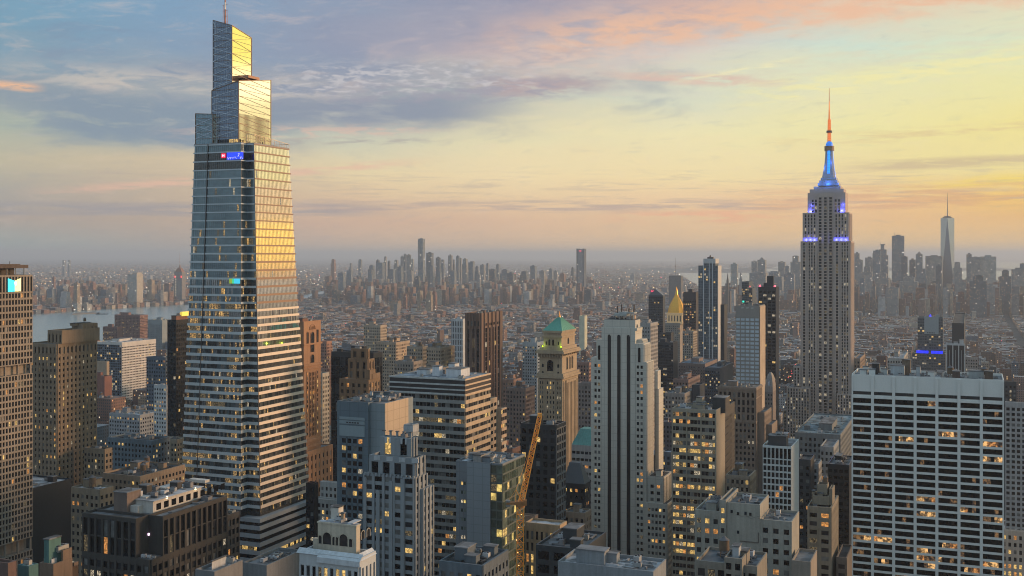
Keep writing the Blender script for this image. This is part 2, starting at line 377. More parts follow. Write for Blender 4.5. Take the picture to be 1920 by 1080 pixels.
    def mast(s, x, y, z, h, r=.18):
        b = MB(); b.cyl(x, y, z, z+h, r, r*.4, 6); b.cyl(x, y, z+h*.5, z+h*.56, r*2.4, n=6)
        b.build('antenna', plain(.12,.12,.13,.5), s.e)
    def clutter(s, r, z, n=6, tank=0, k=1.0):
        x0, x1, y0, y1 = r; used = []
        if x1-x0 < 7 or y1-y0 < 7: n = min(n, 1)
        for i in range(n+tank):
            for t in range(12):
                x = R.uniform(x0+2.5*k, x1-2.5*k) if x1-x0 > 6*k else (x0+x1)/2; y = R.uniform(y0+2.5*k, y1-2.5*k) if y1-y0 > 6*k else (y0+y1)/2
                if all(abs(x-a) > 4.2*k or abs(y-b) > 3.6*k for a, b in used): break
            else: continue
            used.append((x, y))
            if i < tank: s.tank(x, y, z, .9)
            elif i % 4 == 3: s.bulk(x-2*k, x+2*k, y-1.6*k, y+1.6*k, z, R.uniform(2.2, 3.6))
            else: s.ac(x, y, z, k)
        # ducts and pipe runs, part of the roof
        for i in range(n*2+2):
            x = R.uniform(x0+1.5, x1-1.5); y = R.uniform(y0+1.5, y1-1.5); l = R.uniform(1, 8)
            s.roof.box(x, min(x+(l if i % 2 else .6), x1-.6), y, min(y+(.6 if i % 2 else l), y1-.6), z, z+R.uniform(.3, .9))
    def done(s, mats=None):
        mats = mats or WSET
        s.wall.build('wall', s.walls, s.e); s.roof.build('roof', s.roofm, s.e)
        if s.trim.v: s.trim.build('cladding', s.trimm, s.e)
        big = s.win and s.win[0][1][0][5]*F/s.D >= 3.6 and s.win[0][1][0][4]*F/s.D >= 2.6
        if s.parts is not None: big = s.parts
        if s.win and max(w[1][0][4]*w[1][0][5] for w in s.win)*(F/s.D)**2 > 5 or s.win:
            s.win.sort(key=lambda t: -t[0]); k = min(100, len(s.win)) if big else 0
            for zc, u in s.win[:k]:
                f, uc, pl, z_, ww, wh, mi = u[0]
                if f == 'N': window_obj(ww, wh, mats[mi], s.e, (uc, pl-.03, zc), 0)
                else: window_obj(ww, wh, mats[mi], s.e, (pl+.03, uc, zc), rad(90))
            mb = MB()
            for zc, u in s.win[k:]: s.pane(mb, u[0])
            o = mb.build('window', mats, s.e)
            if o: o['kind'] = 'stuff'
        s.bands.sort(key=lambda t: -t[0])
        for zc, u in s.bands[:100]:
            mb = MB()
            for w in u: s.pane(mb, w)
            mb.build('window_band', mats, s.e)
        mb = MB()
        for zc, u in s.bands[100:]:
            for w in u: s.pane(mb, w)
        o = mb.build('window_band', mats, s.e)
        if o: o['kind'] = 'stuff'
        a, b = loc2(s.X0, s.Y0)
        for x0, x1, y0, y1 in s.foot: HEROES.append((a+x0-4, a+x1+4, b+y0-4, b+y1+4))
        return s
HAZE = 0.55e-4
# ------------------------------------------------------------------ ground, roads, water
def sheet(name, pts, z, mat, label=None):
    b = MB(); b.poly([(x, y, z) for x, y in pts]); o = b.build(name, mat); o['kind'] = 'structure'; return o
def groundmat():
    m, T, p = newmat('asphalt_ground'); pos = T.node('ShaderNodeTexCoord').outputs['Object']
    a = T.noise(pos, .012, 5, .6); b = T.noise(pos, .15, 3, .6)
    T.put(p.inputs['Base Color'], T.mix(T.map(a, .4, .6), (.040,.041,.046,1), (.075,.070,.066,1)))
    p.inputs['Roughness'].default_value = .9; return m
def watermat():
    m, T, p = newmat('river_water'); pos = T.node('ShaderNodeTexCoord').outputs['Object']
    p.inputs['Base Color'].default_value = (.20,.27,.27,1); p.inputs['Roughness'].default_value = .24; p.inputs['Specular IOR Level'].default_value = 1.0
    bm = T.node('ShaderNodeBump'); bm.inputs['Strength'].default_value = .12; bm.inputs['Distance'].default_value = 1.0
    T.put(bm.inputs['Height'], T.noise(pos, .05, 4, .6)); T.l.new(bm.outputs[0], p.inputs['Normal']); return m
sheet('ground', [(-120000,-2000),(120000,-2000),(120000,150000),(-120000,150000)], 0, groundmat())
RIVER = [(-500,604),(60,590),(130,584),(230,578),(352,571),(470,562),(552,557),(600,546),(640,543),(664,543),(662,549),(604,556),(560,566),(470,584),(400,600),(352,606),(300,620),(200,650),(60,668),(-500,720)]
BAY = [(1270,512),(1296,530),(1316,545),(1380,541),(1500,528),(1640,525),(1700,531),(1760,540),(1800,528),(1930,524),(2300,524),(2300,491.5),(1900,490.5),(1760,492),(1600,490),(1480,496),(1440,503),(1400,505),(1360,503),(1330,509)]
SEA = [(880,487.2),(1000,488.6),(1150,489.4),(1290,489.6),(1500,487.5),(1900,487),(2700,486),(2700,484),(-700,484),(-700,486.6),(200,486.2),(330,486.2),(600,486.0)]
WM = watermat()
POLYS = []
for nm, P in (('river', RIVER), ('bay', BAY), ('sea', SEA)):
    g = [gp(*q) for q in P]; POLYS.append(g); sheet(nm, g, .5, WM)
def inside(x, y, poly):
    c = False; j = len(poly)-1
    for i in range(len(poly)):
        xi, yi = poly[i]; xj, yj = poly[j]
        if (yi > y) != (yj > y) and x < (xj-xi)*(y-yi)/(yj-yi)+xi: c = not c
        j = i
    return c
def wet(x, y): return any(inside(x, y, P) for P in POLYS[:2])

# ------------------------------------------------------------------ named walls
LIME = wall(.42,.40,.36); LIMEG = wall(.36,.38,.37,.85,.1,0,4.2); WHITEC = wall(.62,.64,.66,.7,.12); GREYC = wall(.30,.32,.34,.8,.15,0,4.0)
BROWN = wall(.15,.105,.075); TAN = wall(.34,.25,.17); ORANGE = wall(.40,.235,.13); DKBR = wall(.055,.05,.048); BLACKG = plain(.012,.016,.022,.25)
STEEL = wall(.12,.17,.215,.5,.1); BLUEG = wall(.20,.245,.28,.7,.15); BRICK = wall(.22,.11,.08); BEIGE = wall(.44,.36,.27); GREYS = wall(.26,.255,.25)
FLOODS = []

# ---- tower at the left edge with the lit emblem
b = Bld('office_tower', 'broad concrete grid tower at the left edge with a lit emblem near its top', 'skyscraper', -330, -150, 60, 520, walls=wall(.25,.215,.18), roof=DARKROOF, parts=True)
q = st(cp=1.95, rp=3.35, wf=.60, hf=.70, dp=.35, ds=.5, lit=.035, top=0, blind=.05, mats=wall(.26,.225,.19), lk=(3,4,4,5))
Y = lambda y: b.H(y, 0, b.y1)
r = (b.x0, 0, 0, b.y1)
b.tier(r, 0, Y(1029), q, q, par=0, roof=False)
b.tier((r[0], -3, 3, r[3]-1), Y(1029), Y(1006), par=0, roof=False)
for i in range(9): b.wall.box(-1.1, -.1, .2+i*(b.y1-1.3)/8, 1.1+i*(b.y1-1.3)/8, Y(1029), Y(1006))
b.tier(r, Y(1006), Y(699), q, q, par=0, roof=False)
b.tier((r[0], -3, 3, r[3]-1), Y(699), Y(681), par=0, roof=False)
for i in range(9): b.wall.box(-1.1, -.1, .2+i*(b.y1-1.3)/8, 1.1+i*(b.y1-1.3)/8, Y(699), Y(681))
b.tier(r, Y(681), Y(547), q, q, par=0, roof=False)
b.tier(r, Y(547), Y(515), st(cp=1.95, rp=8.5, wf=.56, hf=.94, dp=.5, ds=.4, lit=0, top=.7, blind=0, mats=b.walls), st(cp=1.95, rp=8.5, wf=.56, hf=.94, dp=.5, ds=.4, lit=0, top=.7, blind=0, mats=b.walls))
c = MB(); c.box(b.x0+2, -5, 4, b.y1-7, Y(515)-1, Y(502)); c.build('penthouse', wall(.07,.06,.055), b.e)
c = MB(); c.box(b.x0, -1.5, 1, b.y1-1.0, Y(502.5), Y(496.5)); c.box(b.x0+2, -4, 3, b.y1-4, Y(496.5), Y(495)); c.build('roof_slab', wall(.10,.075,.065), b.e)
for k in range(12): c = MB(); c.cyl(-2.5, 3+k*(b.y1-6)/11, Y(515)-1, Y(502.5), .25, n=6); c.build('column', plain(.25,.24,.22), b.e)
b.mast(-6, b.y1-9, Y(495), 1.6); b.mast(-9, b.y1-20, Y(495), 1.2)
b.done()
# its emblem: a square split into two folded pages
def emblem():
    a0, a1 = b.vy(13.2), b.vy(37.0); zt = b.H(521.5, 0, a1); zb = b.H(546, 0, a1); am = a0+(a1-a0)*.52
    e = empty('illuminated_sign', 'lit sign, half cyan and half pale yellow, on the left edge tower', 'sign', tuple(Vector((b.X0, b.Y0, 0)) + Vector((CS*.7, -SN*.7, 0))), -TH)
    zn = zb+(zt-zb)*.80
    c = MB(); c.poly([(.1,a0,zb),(.1,am,zb),(.1,am,zn),(.1,a0,zt)]); c.poly([(-.15,a0,zb),(-.15,am,zb),(-.15,am,zn),(-.15,a0,zt)][::-1]); c.poly([(.1,a0,zt),(-.15,a0,zt),(-.15,a0,zb),(.1,a0,zb)])
    c.build('cyan_panel', plain(.0,.80,1.0,.5,0,1.0), e)
    c = MB(); c.poly([(.1,am+.05,zb),(.1,a1,zb),(.1,a1,zt),(.1,am+.05,zn)]); c.poly([(-.15,am+.05,zb),(-.15,a1,zb),(-.15,a1,zt),(-.15,am+.05,zn)][::-1]); c.poly([(.1,a1,zb),(-.15,a1,zb),(-.15,a1,zt),(.1,a1,zt)])
    c.build('yellow_panel', plain(.92,.88,.40,.5,0,1.0), e)
    c = MB(); c.poly([(.14,am-.5,zn-.9),(.14,am+.9,zn-.2),(.14,am+1.2,zn-1.9),(.14,am+.3,zn-2.9)]); c.build('white_fold', plain(1,1,1,.5,0,1.0), e)
    c = MB(); c.poly([(.17,am+.1,zn-2.0),(.17,am+.5,zn-2.4),(.17,am+1.2,zn-3.4),(.17,am+.7,zn-3.2)]); c.build('dark_fold', plain(.08,.12,.12), e)
emblem()

# ---- brown office tower behind it
b = Bld('office_tower', 'brown masonry tower with a blocky crown and lit windows, right of the left edge tower', 'skyscraper', 50, 107, 183, 714, walls=wall(.26,.195,.135), roof=DARKROOF)
q = st(cp=3.4, rp=3.7, wf=.42, hf=.5, dp=.5, ds=.35, lit=.13, top=1, blind=.1)
q2 = st(cp=3.4, rp=11, wf=.42, hf=.75, dp=.7, ds=.35, lit=.0, top=2, blind=.1)
b.tier(b.rect(50,107,181), 0, b.H(665), q, q, par=0, roof=False)
b.tier(b.rect(50,107,181), b.H(665), b.H(645), q2, q2)
b.tier((b.ux(84), b.ux(112)-.5, 3, b.y1), b.H(645), b.H(620), q2, None)
b.tier((b.ux(84)+1, -1, 4, b.vy(155)), b.H(645), b.H(624), None, q2)
b.tier((b.ux(86), -.6, b.vy(155), b.y1), b.H(645), b.H(605,0,b.y1), None, q2)
b.bulk(b.ux(88), -4, b.vy(150), b.vy(178), b.H(606,0,b.y1)-1, 1.6)
b.tank(-6, b.vy(172), b.H(606,0,b.y1)+.3, .5); b.clutter((b.ux(86), -4, 6, b.vy(150)), b.H(624)-1, 3)
b.done()
# dark slab at lower left
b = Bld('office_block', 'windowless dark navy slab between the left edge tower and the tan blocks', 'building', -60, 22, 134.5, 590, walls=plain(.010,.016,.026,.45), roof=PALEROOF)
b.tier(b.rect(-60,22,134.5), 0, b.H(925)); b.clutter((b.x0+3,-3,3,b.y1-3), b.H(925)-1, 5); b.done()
# small brick and teal block at bottom left corner
b = Bld('apartment_block', 'tan brick block with a teal stair box and two white cooling units, bottom left', 'building', 74, 99, 147, 345, walls=wall(.16,.11,.08), roof=GREYROOF)
b.tier(b.rect(74,99,135), 0, b.H(1058), None, st(cp=7,rp=6,wf=.12,hf=.3,dp=.2,ds=.15,lit=0,top=3)); b.tier((b.ux(96),0,b.vy(118),b.vy(135)), b.H(1060), b.H(1038)); b.tier((b.ux(99),0,b.vy(135),b.vy(147)), 0, b.H(1068))
TEAL = wall(.065,.15,.145)
b.bulk(b.ux(78), b.ux(87), 1, 6, b.H(1058)-1, 8, TEAL); b.ac(-3, b.vy(120), b.H(1038)-1, 1.0); b.ac(-3, b.vy(131), b.H(1038)-1, 1.0); b.clutter((b.x0,-2,2,b.vy(115)), b.H(1058)-1, 3); b.done()
b = Bld('shed_building', 'low teal metal roofed block at the foot of the tan brick block', 'building', 33, 54, 72, 320, walls=wall(.055,.13,.135), roof=roofm(.22,.33,.36))
b.tier(b.rect(33,54,72), 0, b.H(1062), par=.3); b.clutter((b.x0+1,-1,1,b.y1-1), b.H(1062)-.3, 2); b.done()
b = Bld('apartment_block', 'dark red brick block cut by the bottom left corner of the frame', 'building', -40, 14, 28, 310, walls=wall(.13,.08,.07), roof=GREYROOF)
b.tier(b.rect(-40,14,28), 0, b.H(1056), None, st(cp=5,rp=5,wf=.2,hf=.4,dp=.2,ds=.15,lit=0,top=3)); b.clutter((b.x0,-2,1,b.y1-1), b.H(1056)-1, 5); b.done()
# tan loft blocks
q = st(cp=3.0, rp=3.8, wf=.52, hf=.5, dp=.35, ds=.3, lit=.2, top=2.4, blind=.1, lk=(3,3,4,5,6))
for nm, lb, cat, xl, xc, xr, D, yt, wm, rf, tk in [
    ('loft_building', 'tan stone block with a lit top floor just right of the navy slab', 'building', 134, 186, 212, 560, 918, wall(.23,.19,.14), PALEROOF, 1),
    ('loft_building', 'long tan block with a dark cluttered roof left of the glass tower base', 'building', 192, 262, 346, 655, 893, wall(.27,.20,.14), DARKROOF, 2),
    ('office_block', 'blue grey rendered block with pinprick lights beside the brown office tower', 'building', 202, 285, 318, 790, 826, wall(.13,.18,.22), DARKROOF, 0),
    ('loft_building', 'small dark topped tan block between the brown office tower and the blue grey block', 'building', 158, 196, 210, 715, 842, wall(.22,.175,.125), DARKROOF, 0),
    ('loft_building', 'low beige block with a pale roof in front of the black slab', 'building', 292, 332, 350, 840, 824, wall(.30,.26,.2), GREYROOF, 0),
    ('apartment_block', 'narrow white block with striped balconies left of the black slab', 'building', 289, 312, 318, 1000, 722, wall(.50,.51,.52), GREYROOF, 0),
    ('office_block', 'blue grey slab full of specks of light left of the black slab', 'building', 275, 310, 322, 1150, 670, wall(.10,.13,.17), DARKROOF, 0),
    ('loft_building', 'low tan block with lit windows behind the dark corner building', 'building', 238, 256, 288, 545, 922, wall(.25,.20,.15), GREYROOF, 0),
    ('loft_building', 'pale striped loft block left of the black slab among low roofs', 'building', 205, 262, 300, 1050, 778, wall(.30,.31,.33), PALEROOF, 1),
]:
    b = Bld(nm, lb, cat, xl, xc, xr, D, walls=wm, roof=rf); r = b.rect(xl, xc, xr)
    b.tier(r, 0, b.H(yt), q, q); b.clutter((r[0]+2, r[1]-2, r[2]+2, r[3]-2), b.H(yt)-1, 8, tk)
    if tk: b.bulk(r[0]+3, r[0]+9, r[3]*.5, r[3]*.5+7, b.H(yt)-1, 4)
    b.done()
# dark corner building, bottom left
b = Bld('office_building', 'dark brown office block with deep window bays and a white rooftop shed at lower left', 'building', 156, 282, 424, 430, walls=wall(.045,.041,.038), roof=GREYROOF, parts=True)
zt = b.H(975); xA, xB = b.ux(156), b.ux(282)
zc = zt-15.5
q = st(cp=3.3, rp=7.4, wf=.68, hf=.94, dp=.7, ds=.5, lit=.22, top=1.6, blind=.05, lk=(3,3,4,5,3))
q3 = st(cp=3.3, rp=4.2, wf=.68, hf=.62, dp=.7, ds=.5, lit=.20, top=1.8, blind=.2, lk=(3,4,5,6,6))
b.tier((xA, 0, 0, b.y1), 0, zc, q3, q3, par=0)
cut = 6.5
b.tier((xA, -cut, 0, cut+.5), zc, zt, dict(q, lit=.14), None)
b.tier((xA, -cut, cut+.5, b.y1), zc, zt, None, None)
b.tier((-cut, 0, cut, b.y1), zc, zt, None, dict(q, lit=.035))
b.bulk(b.ux(186)+1, b.ux(222)-2, 7, 15, zt-1, 8.5, wall(.15,.115,.10))
c = MB(); z0 = zt-1
c.box(xA+9, -9, 12, b.y1-5, z0, z0+5); c.box(xA+12, -14, 9, 14, z0, z0+3.2)
for k in range(10): c.box(-9.02, -8.95, 14+k*4.6, 16.8+k*4.6, z0+1, z0+3.6, 1)
for k in range(6): c.box(xA+11+R.uniform(0,8), xA+16+R.uniform(0,6), 14+k*7, 17+k*7, z0+5, z0+5.8+R.random(), 0)
c.build('penthouse', [wall(.50,.48,.45), DARK], b.e)
c = MB(); c.box(xA+8, -8, 11.5, b.y1-4.5, z0+5.02, z0+5.25); c.build('penthouse_roof', PALEROOF, [c_ for c_ in b.e.children if c_.name.startswith('penthouse')][0])
b.clutter((xA+10, -10, 13, b.y1-6), z0+5.25, 9); b.clutter((-7.5, -1.5, cut+6, b.y1-3), z0, 5); b.clutter((xA+1, xA+8, 16, b.y1-3), z0, 3)
for x_, y_ in ((-8.7, 20), (-8.7, 38), (xA+8.7, 15)):
    c = MB(); c.cyl(x_, y_, z0+4.6, z0+5.5, .38, .2, 8); c.build('roof_lamp', plain(1.0,.72,.35,.5,0,5.0), b.e)
c = MB(); c.cyl(-cut+.25, cut-.2, zc+7.5, zc+8.3, .3, n=8); c.build('roof_lamp', plain(1.0,.65,.95,.5,0,5.0), b.e)
for k in range(3): b.ac(-4.6+k*2.2, 1.6+k*.4, zc+.1, .55)
b.done()
b = Bld('office_building', 'lower dark brown wing with slit windows right of the dark office block', 'building', 418, 424.5, 447, 478, walls=wall(.07,.062,.058), roof=GREYROOF)
b.tier(b.rect(418,424.5,447), 0, b.H(966), None, q3); b.clutter((b.x0,-1,1,b.y1), b.H(966)-1, 4); b.done()
b = Bld('office_block', 'flat grey roofed block with white plant at the bottom edge below the glass tower', 'building', 366, 402, 455, 330, walls=wall(.16,.16,.165), roof=PALEROOF)
b.tier(b.rect(366,402,455), 0, b.H(1072)); b.bulk(b.x0+3, -4, 4, 11, b.H(1072)-1, 2.5, wall(.4,.41,.42)); b.clutter((b.x0+1,-1,11,b.y1), b.H(1072)-1, 4); b.done()
b = Bld('office_block', 'low grey plant roof tucked under the glass tower podium at bottom centre left', 'building', 455, 500, 566, 452, walls=wall(.19,.2,.21), roof=GREYROOF)
b.tier(b.rect(455,500,566), 0, b.H(1060)); b.clutter((b.x0+2,-2,3,b.y1-3), b.H(1060)-1, 9, 0); b.done()

# ---- the tall tapering glass tower
def glass_tower():
    Db = 740.0; X0 = (488-HX)/F*Db
    e = empty('glass_skyscraper', 'tapering glass skyscraper with a stepped mirrored crown and lit floors, tallest at left', 'skyscraper', (X0, Db, 0), -TH)
    def ab(px, a, b_, along):  # solve along 'a' (west) or 'b' (south) through local point (a,b)
        r = (px-HX)/F; x = X0+a*CS+b_*SN; y = Db-a*SN+b_*CS
        return (r*y-x)/(CS+r*SN) if along == 'a' else (r*y-x)/(SN-r*CS)
    Hh = lambda y, D=742: EYE-(y-HY)*D/F
    zB, zT = Hh(965), Hh(268)
    # plan corners (counter-clockwise seen from above): bottom plan and top plan
    bot = [(0,0), (0,59.3), (-60,59.3), (-59.2,-7.0), (-20,-7.0), (-10.7,-7.0), (-10.7,0)]
    def P(px, a, b_): return a + ab(px, a, b_, 'a')
    c0 = P(476, 0, 1.5); w1 = 1.5 + ab(541, c0, 1.5, 'b')
    t2 = P(462.5, c0, 1.5)
    bb = 1.5 + ab(452, t2, 1.5, 'b'); a3 = P(365, t2, bb)
    xm = P(391, t2, bb)
    top = [(c0,1.5), (c0,w1), (a3+.5,w1), (a3,bb), (xm,bb), (t2,bb), (t2,1.5)]
    bot[5] = (P(463.5,0,0), -7.0); bot[6] = (bot[5][0], 0); t = ab(451.5, bot[6][0], 0, 'b'); bot[5] = (bot[6][0], t)
    bot[3] = (P(340, bot[6][0], t), t); bot[4] = (P(368, bot[6][0], t), t); bot[2] = (bot[3][0], 59.3)
    def plan(z, off=0.0):
        f = (z-zB)/(zT-zB); pts = [Vector((a[0]+(c[0]-a[0])*f, a[1]+(c[1]-a[1])*f)) for a, c in zip(bot, top)]
        if off:
            n = len(pts); out = []
            for i in range(n):
                d0 = (pts[i]-pts[i-1]).normalized() if (pts[i]-pts[i-1]).length > .01 else Vector((1,0)); d1 = (pts[(i+1)%n]-pts[i]).normalized()
                n0, n1 = Vector((d0.y,-d0.x)), Vector((d1.y,-d1.x)); k = n0+n1
                out.append(pts[i] + k*(off/max(.35, 1+n0.dot(n1))))
            pts = out
        return pts
    GN = glass(.15,.21,.24,.07,.65,.8,.16,.01); GW = glass(.95,.88,.74,.04,.97,.9,.10,.010); GD = glass(.02,.03,.035,.1,0,.9,.4)  # west panes tinted gold, north panes dark: sky reflection put into the colour
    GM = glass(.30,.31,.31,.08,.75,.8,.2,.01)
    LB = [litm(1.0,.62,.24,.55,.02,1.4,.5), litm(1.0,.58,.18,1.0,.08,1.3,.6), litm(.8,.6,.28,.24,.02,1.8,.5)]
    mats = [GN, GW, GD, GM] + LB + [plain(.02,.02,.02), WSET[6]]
    bandm = wall(.50,.55,.58,.4,.08); bandw = wall(.74,.62,.50,.4,.08); bandt = wall(.26,.15,.09,.5,.08)  # bandw is a brighter, warmer copy of bandm: low sun put into the colour
    ys = []
    y = 270.0
    # floor lines: photo rows of the spandrel bands
    k = 0
    while y < 962: ys.append(y); y += (14.5 if k == 0 else 16.6) if k < 5 else (15.6 if k < 18 else 14.15); k += 1
    zs = [Hh(v) for v in ys] + [zB]
    nz = len(zs)
    edges = [(0,1,'W'), (1,2,'S'), (2,3,'E'), (3,4,'N'), (4,5,'N'), (5,6,'w'), (6,0,'n')]
    core = MB()
    a = plan(zB-2, -1.2); c_ = plan(zT, -1.2); core.frust([tuple(p) for p in a], [tuple(p) for p in c_], zB-2, zT)
    core.build('core', plain(.02,.022,.025), e)
    for j in range(nz-1):
        z1, z0 = zs[j], zs[j+1]; ph = z1-z0
        f = j/(nz-1.0)
        bh = ph*(.14+.24*min(1, max(0, (f-.20)/.35)))       # the bands grow deeper lower down
        mb = MB(); A = plan(z0+bh*.5); C = plan(z1-bh*.5)
        for i0, i1, nm in edges:
            if nm in 'S': continue
            p0, p1, q0, q1 = A[i0], A[i1], C[i0], C[i1]; L = (p1-p0).length
            n = max(1, round(L/1.62)); dr = (p1-p0).normalized(); nrm = Vector((dr.y, -dr.x))
            rp = R.random()
            for i in range(n):
                u0, u1 = (i+.07)/n, (i+.93)/n
                pt = lambda u, P_, Q_, zz: (P_[0]+(Q_[0]-P_[0])*u, P_[1]+(Q_[1]-P_[1])*u, zz)
                quad = [pt(u0,p0,p1,z0+bh*.5), pt(u1,p0,p1,z0+bh*.5), pt(u1,q0,q1,z1-bh*.5), pt(u0,q0,q1,z1-bh*.5)]
                cl = noise.noise((i*.16, j*1.3, {'W':5.,'N':1.,'n':9.,'w':9.,'E':3.}[nm])) + .5; t_ = R.random()
                low = max(0, min(1, (f-.12)/.3))
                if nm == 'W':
                    mi = 1 if f < .40 else (1 if R.random() > (f-.40)*6 else 3)  # duller panes lower down: the reflected city put into the glass colour
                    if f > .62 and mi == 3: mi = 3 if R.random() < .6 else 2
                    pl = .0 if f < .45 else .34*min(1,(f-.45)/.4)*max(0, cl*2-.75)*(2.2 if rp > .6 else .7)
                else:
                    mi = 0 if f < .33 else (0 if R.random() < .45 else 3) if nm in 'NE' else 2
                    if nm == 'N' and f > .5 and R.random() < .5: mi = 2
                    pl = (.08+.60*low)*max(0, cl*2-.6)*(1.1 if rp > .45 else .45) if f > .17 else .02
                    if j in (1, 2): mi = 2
                if t_ < pl: mi = R.choice((4, 4, 5, 6, 6))
                elif R.random() < .012: mi = 8
                mb.poly(quad, mi)
                if nm in 'NW' and L > 15:                  # mullion fin
                    m0 = pt(i/n,p0,p1,z0+bh*.5); m1 = pt(i/n,q0,q1,z1-bh*.5); o_ = nrm*.16; t2_ = dr*.05
                    mb.poly([(m0[0]-t2_.x+o_.x, m0[1]-t2_.y+o_.y, m0[2]), (m0[0]+t2_.x+o_.x, m0[1]+t2_.y+o_.y, m0[2]), (m1[0]+t2_.x+o_.x, m1[1]+t2_.y+o_.y, m1[2]), (m1[0]-t2_.x+o_.x, m1[1]-t2_.y+o_.y, m1[2])], 7)
        mb.build('window_band', mats, e)
        mb = MB(); lo = [tuple(p) for p in plan(z1-bh*.5, .45)]; hi = [tuple(p) for p in plan(z1+bh*.5, .45)]; i_in = [tuple(p) for p in plan(z1, -.8)]
        n = len(lo); za, zb_ = z1-bh*.5, z1+bh*.5
        for i in range(n):
            q_ = (i+1)%n; m = 1 if i == 0 else 0
            mb.poly([(*lo[i],za),(*lo[q_],za),(*hi[q_],zb_),(*hi[i],zb_)], m)
            mb.poly([(*hi[i],zb_),(*hi[q_],zb_),(*i_in[q_],zb_+.1),(*i_in[i],zb_+.1)], m)
            mb.poly([(*lo[q_],za),(*lo[i],za),(*i_in[i],za-.1),(*i_in[q_],za-.1)], m)
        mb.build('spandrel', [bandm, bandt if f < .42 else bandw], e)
    # vertical groove on the north face
    g = MB(); a, c_ = plan(zB, .55)[4], plan(zT, .55)[4]; g.bar((a.x, a.y, zB), (c_.x, c_.y, zT), .28); 
    a, c_ = plan(zB, .3)[5], plan(zT, .3)[5]; g.bar((a.x, a.y, zB), (c_.x, c_.y, zT), .2); a, c_ = plan(zB, .4)[0], plan(zT, .4)[0]; g.bar((a.x, a.y, zB), (c_.x, c_.y, zT), .25)
    g.build('corner_fin', plain(.10,.09,.09,.4,.5), e)
    # podium
    pw = 59.3+3.5
    lv = [(0, 33)]; zz_ = 33.0
    while zz_ < zB-7: lv += [(zz_, zz_+2.7), (zz_+2.7, zz_+5.5)]; zz_ += 5.5
    lv.append((zz_, zz_+2.2)); lv.append((zz_+2.2, zB-1))
    for k, (za, zb_) in enumerate(lv):
        p = MB(); kk = k; k = 2 if k % 2 else 3
        if k in (2, 4): p.box(-60, 3.0, -5.0, pw+1.5, za, zb_); 
        else: p.box(-61, 3.8, -5.8, pw+2.5, za, zb_)
        p.build('podium_window_band' if k in (2,4) else 'podium_band', DARK if k in (2,4) else wall(.30,.33,.36,.6,.1), e)
    for k in range(20):
        p = MB()
        if R.random() < .7: p.box(3.02, 3.2, 14+k*2.4, 15.9+k*2.4, 49.8, 52.0, R.choice((0,0,1)))
        p.build('podium_window', [L_WARM, L_DIM], e)
    for k in range(6): p = MB(); p.box(-1-k*2.4, .8-k*2.4, -5.2, -5.02, 55.2, 57.5, R.choice((0,1))); p.build('podium_window', [L_WARM, L_DIM], e)
    # open sky deck at the top of the shaft and its screens
    scr = MB()
    Z0, Z1 = zT, zT+7
    tp = plan(zT, .1)
    p = MB(); p.frust([tuple(v) for v in plan(zT,.3)], [tuple(v) for v in plan(zT,.3)], zT-.4, zT+.4); p.build('terrace', wall(.3,.3,.31), e)
    # crown volumes (plans in local metres)
    def crown(px_l, px_c, px_r, Dd, ybot, ytops, nm, gN, gW, base=None):
        """ytops = photo rows of (left, corner, right) top points; returns local geometry"""
        # corner position at depth Dd
        xw = (px_c-HX)/F*Dd; dx, dy = xw-X0, Dd-Db; a = dx*CS-dy*SN; c = dx*SN+dy*CS
        al = a + ab(px_l, a, c, 'a'); cr = c + ab(px_r, a, c, 'b')
        D_ = lambda a_, c_: Db-a_*SN+c_*CS
        zl, zc_, zr = (EYE-(ytops[0]-HY)*D_(al,c)/F, EYE-(ytops[1]-HY)*D_(a,c)/F, EYE-(ytops[2]-HY)*D_(a,cr)/F)
        z0 = EYE-(ybot-HY)*Dd/F
        zf = zl+zr-zc_
        v = [(al,c,z0),(a,c,z0),(a,cr,z0),(al,cr,z0),(al,c,zl),(a,c,zc_),(a,cr,zr),(al,cr,zf)]
        m = MB(); m.poly([v[0],v[1],v[5],v[4]],0); m.poly([v[1],v[2],v[6],v[5]],1); m.poly([v[2],v[3],v[7],v[6]],0); m.poly([v[3],v[0],v[4],v[7]],0); m.poly([v[4],v[5],v[6],v[7]],2)
        m.build(nm, [gN, gW, plain(.12,.11,.11)], e)
        return a, al, c, cr, z0, zl, zc_, zr, v
    CN = glass(.125,.165,.24,.16,.6,.8,.15,.02); CW = glass(.97,.90,.68,.05,.97,.9,.04,.004); LG = glass(.15,.23,.28,.1,.5,.8,.2)  # CW carries the gold sky reflection as a tint, CN stays blue
    frame = plain(.20,.12,.08,.4,.3); pale = plain(.50,.57,.66,.5)
    def dress(G, ys_, nm, diag=True, mull=None):
        a, al, c, cr, z0, zl, zc_, zr, v = G
        fr, br = MB(), MB(); o = .12
        L, Wd = a-al, cr-c
        topN = lambda u: zc_+(zl-zc_)*u/L      # u metres east of the corner
        topW = lambda u: zc_+(zr-zc_)*u/Wd
        for p_, q_ in ((v[4],v[5]),(v[5],v[6]),(v[0],v[4]),(v[1],v[5]),(v[2],v[6]),(v[7],v[4]),(v[6],v[7])): fr.bar((p_[0]+o*.5,p_[1]-o*.5,p_[2]), (q_[0]+o*.5,q_[1]-o*.5,q_[2]), .30)
        lv = []
        z = z0+4.2
        flip = False
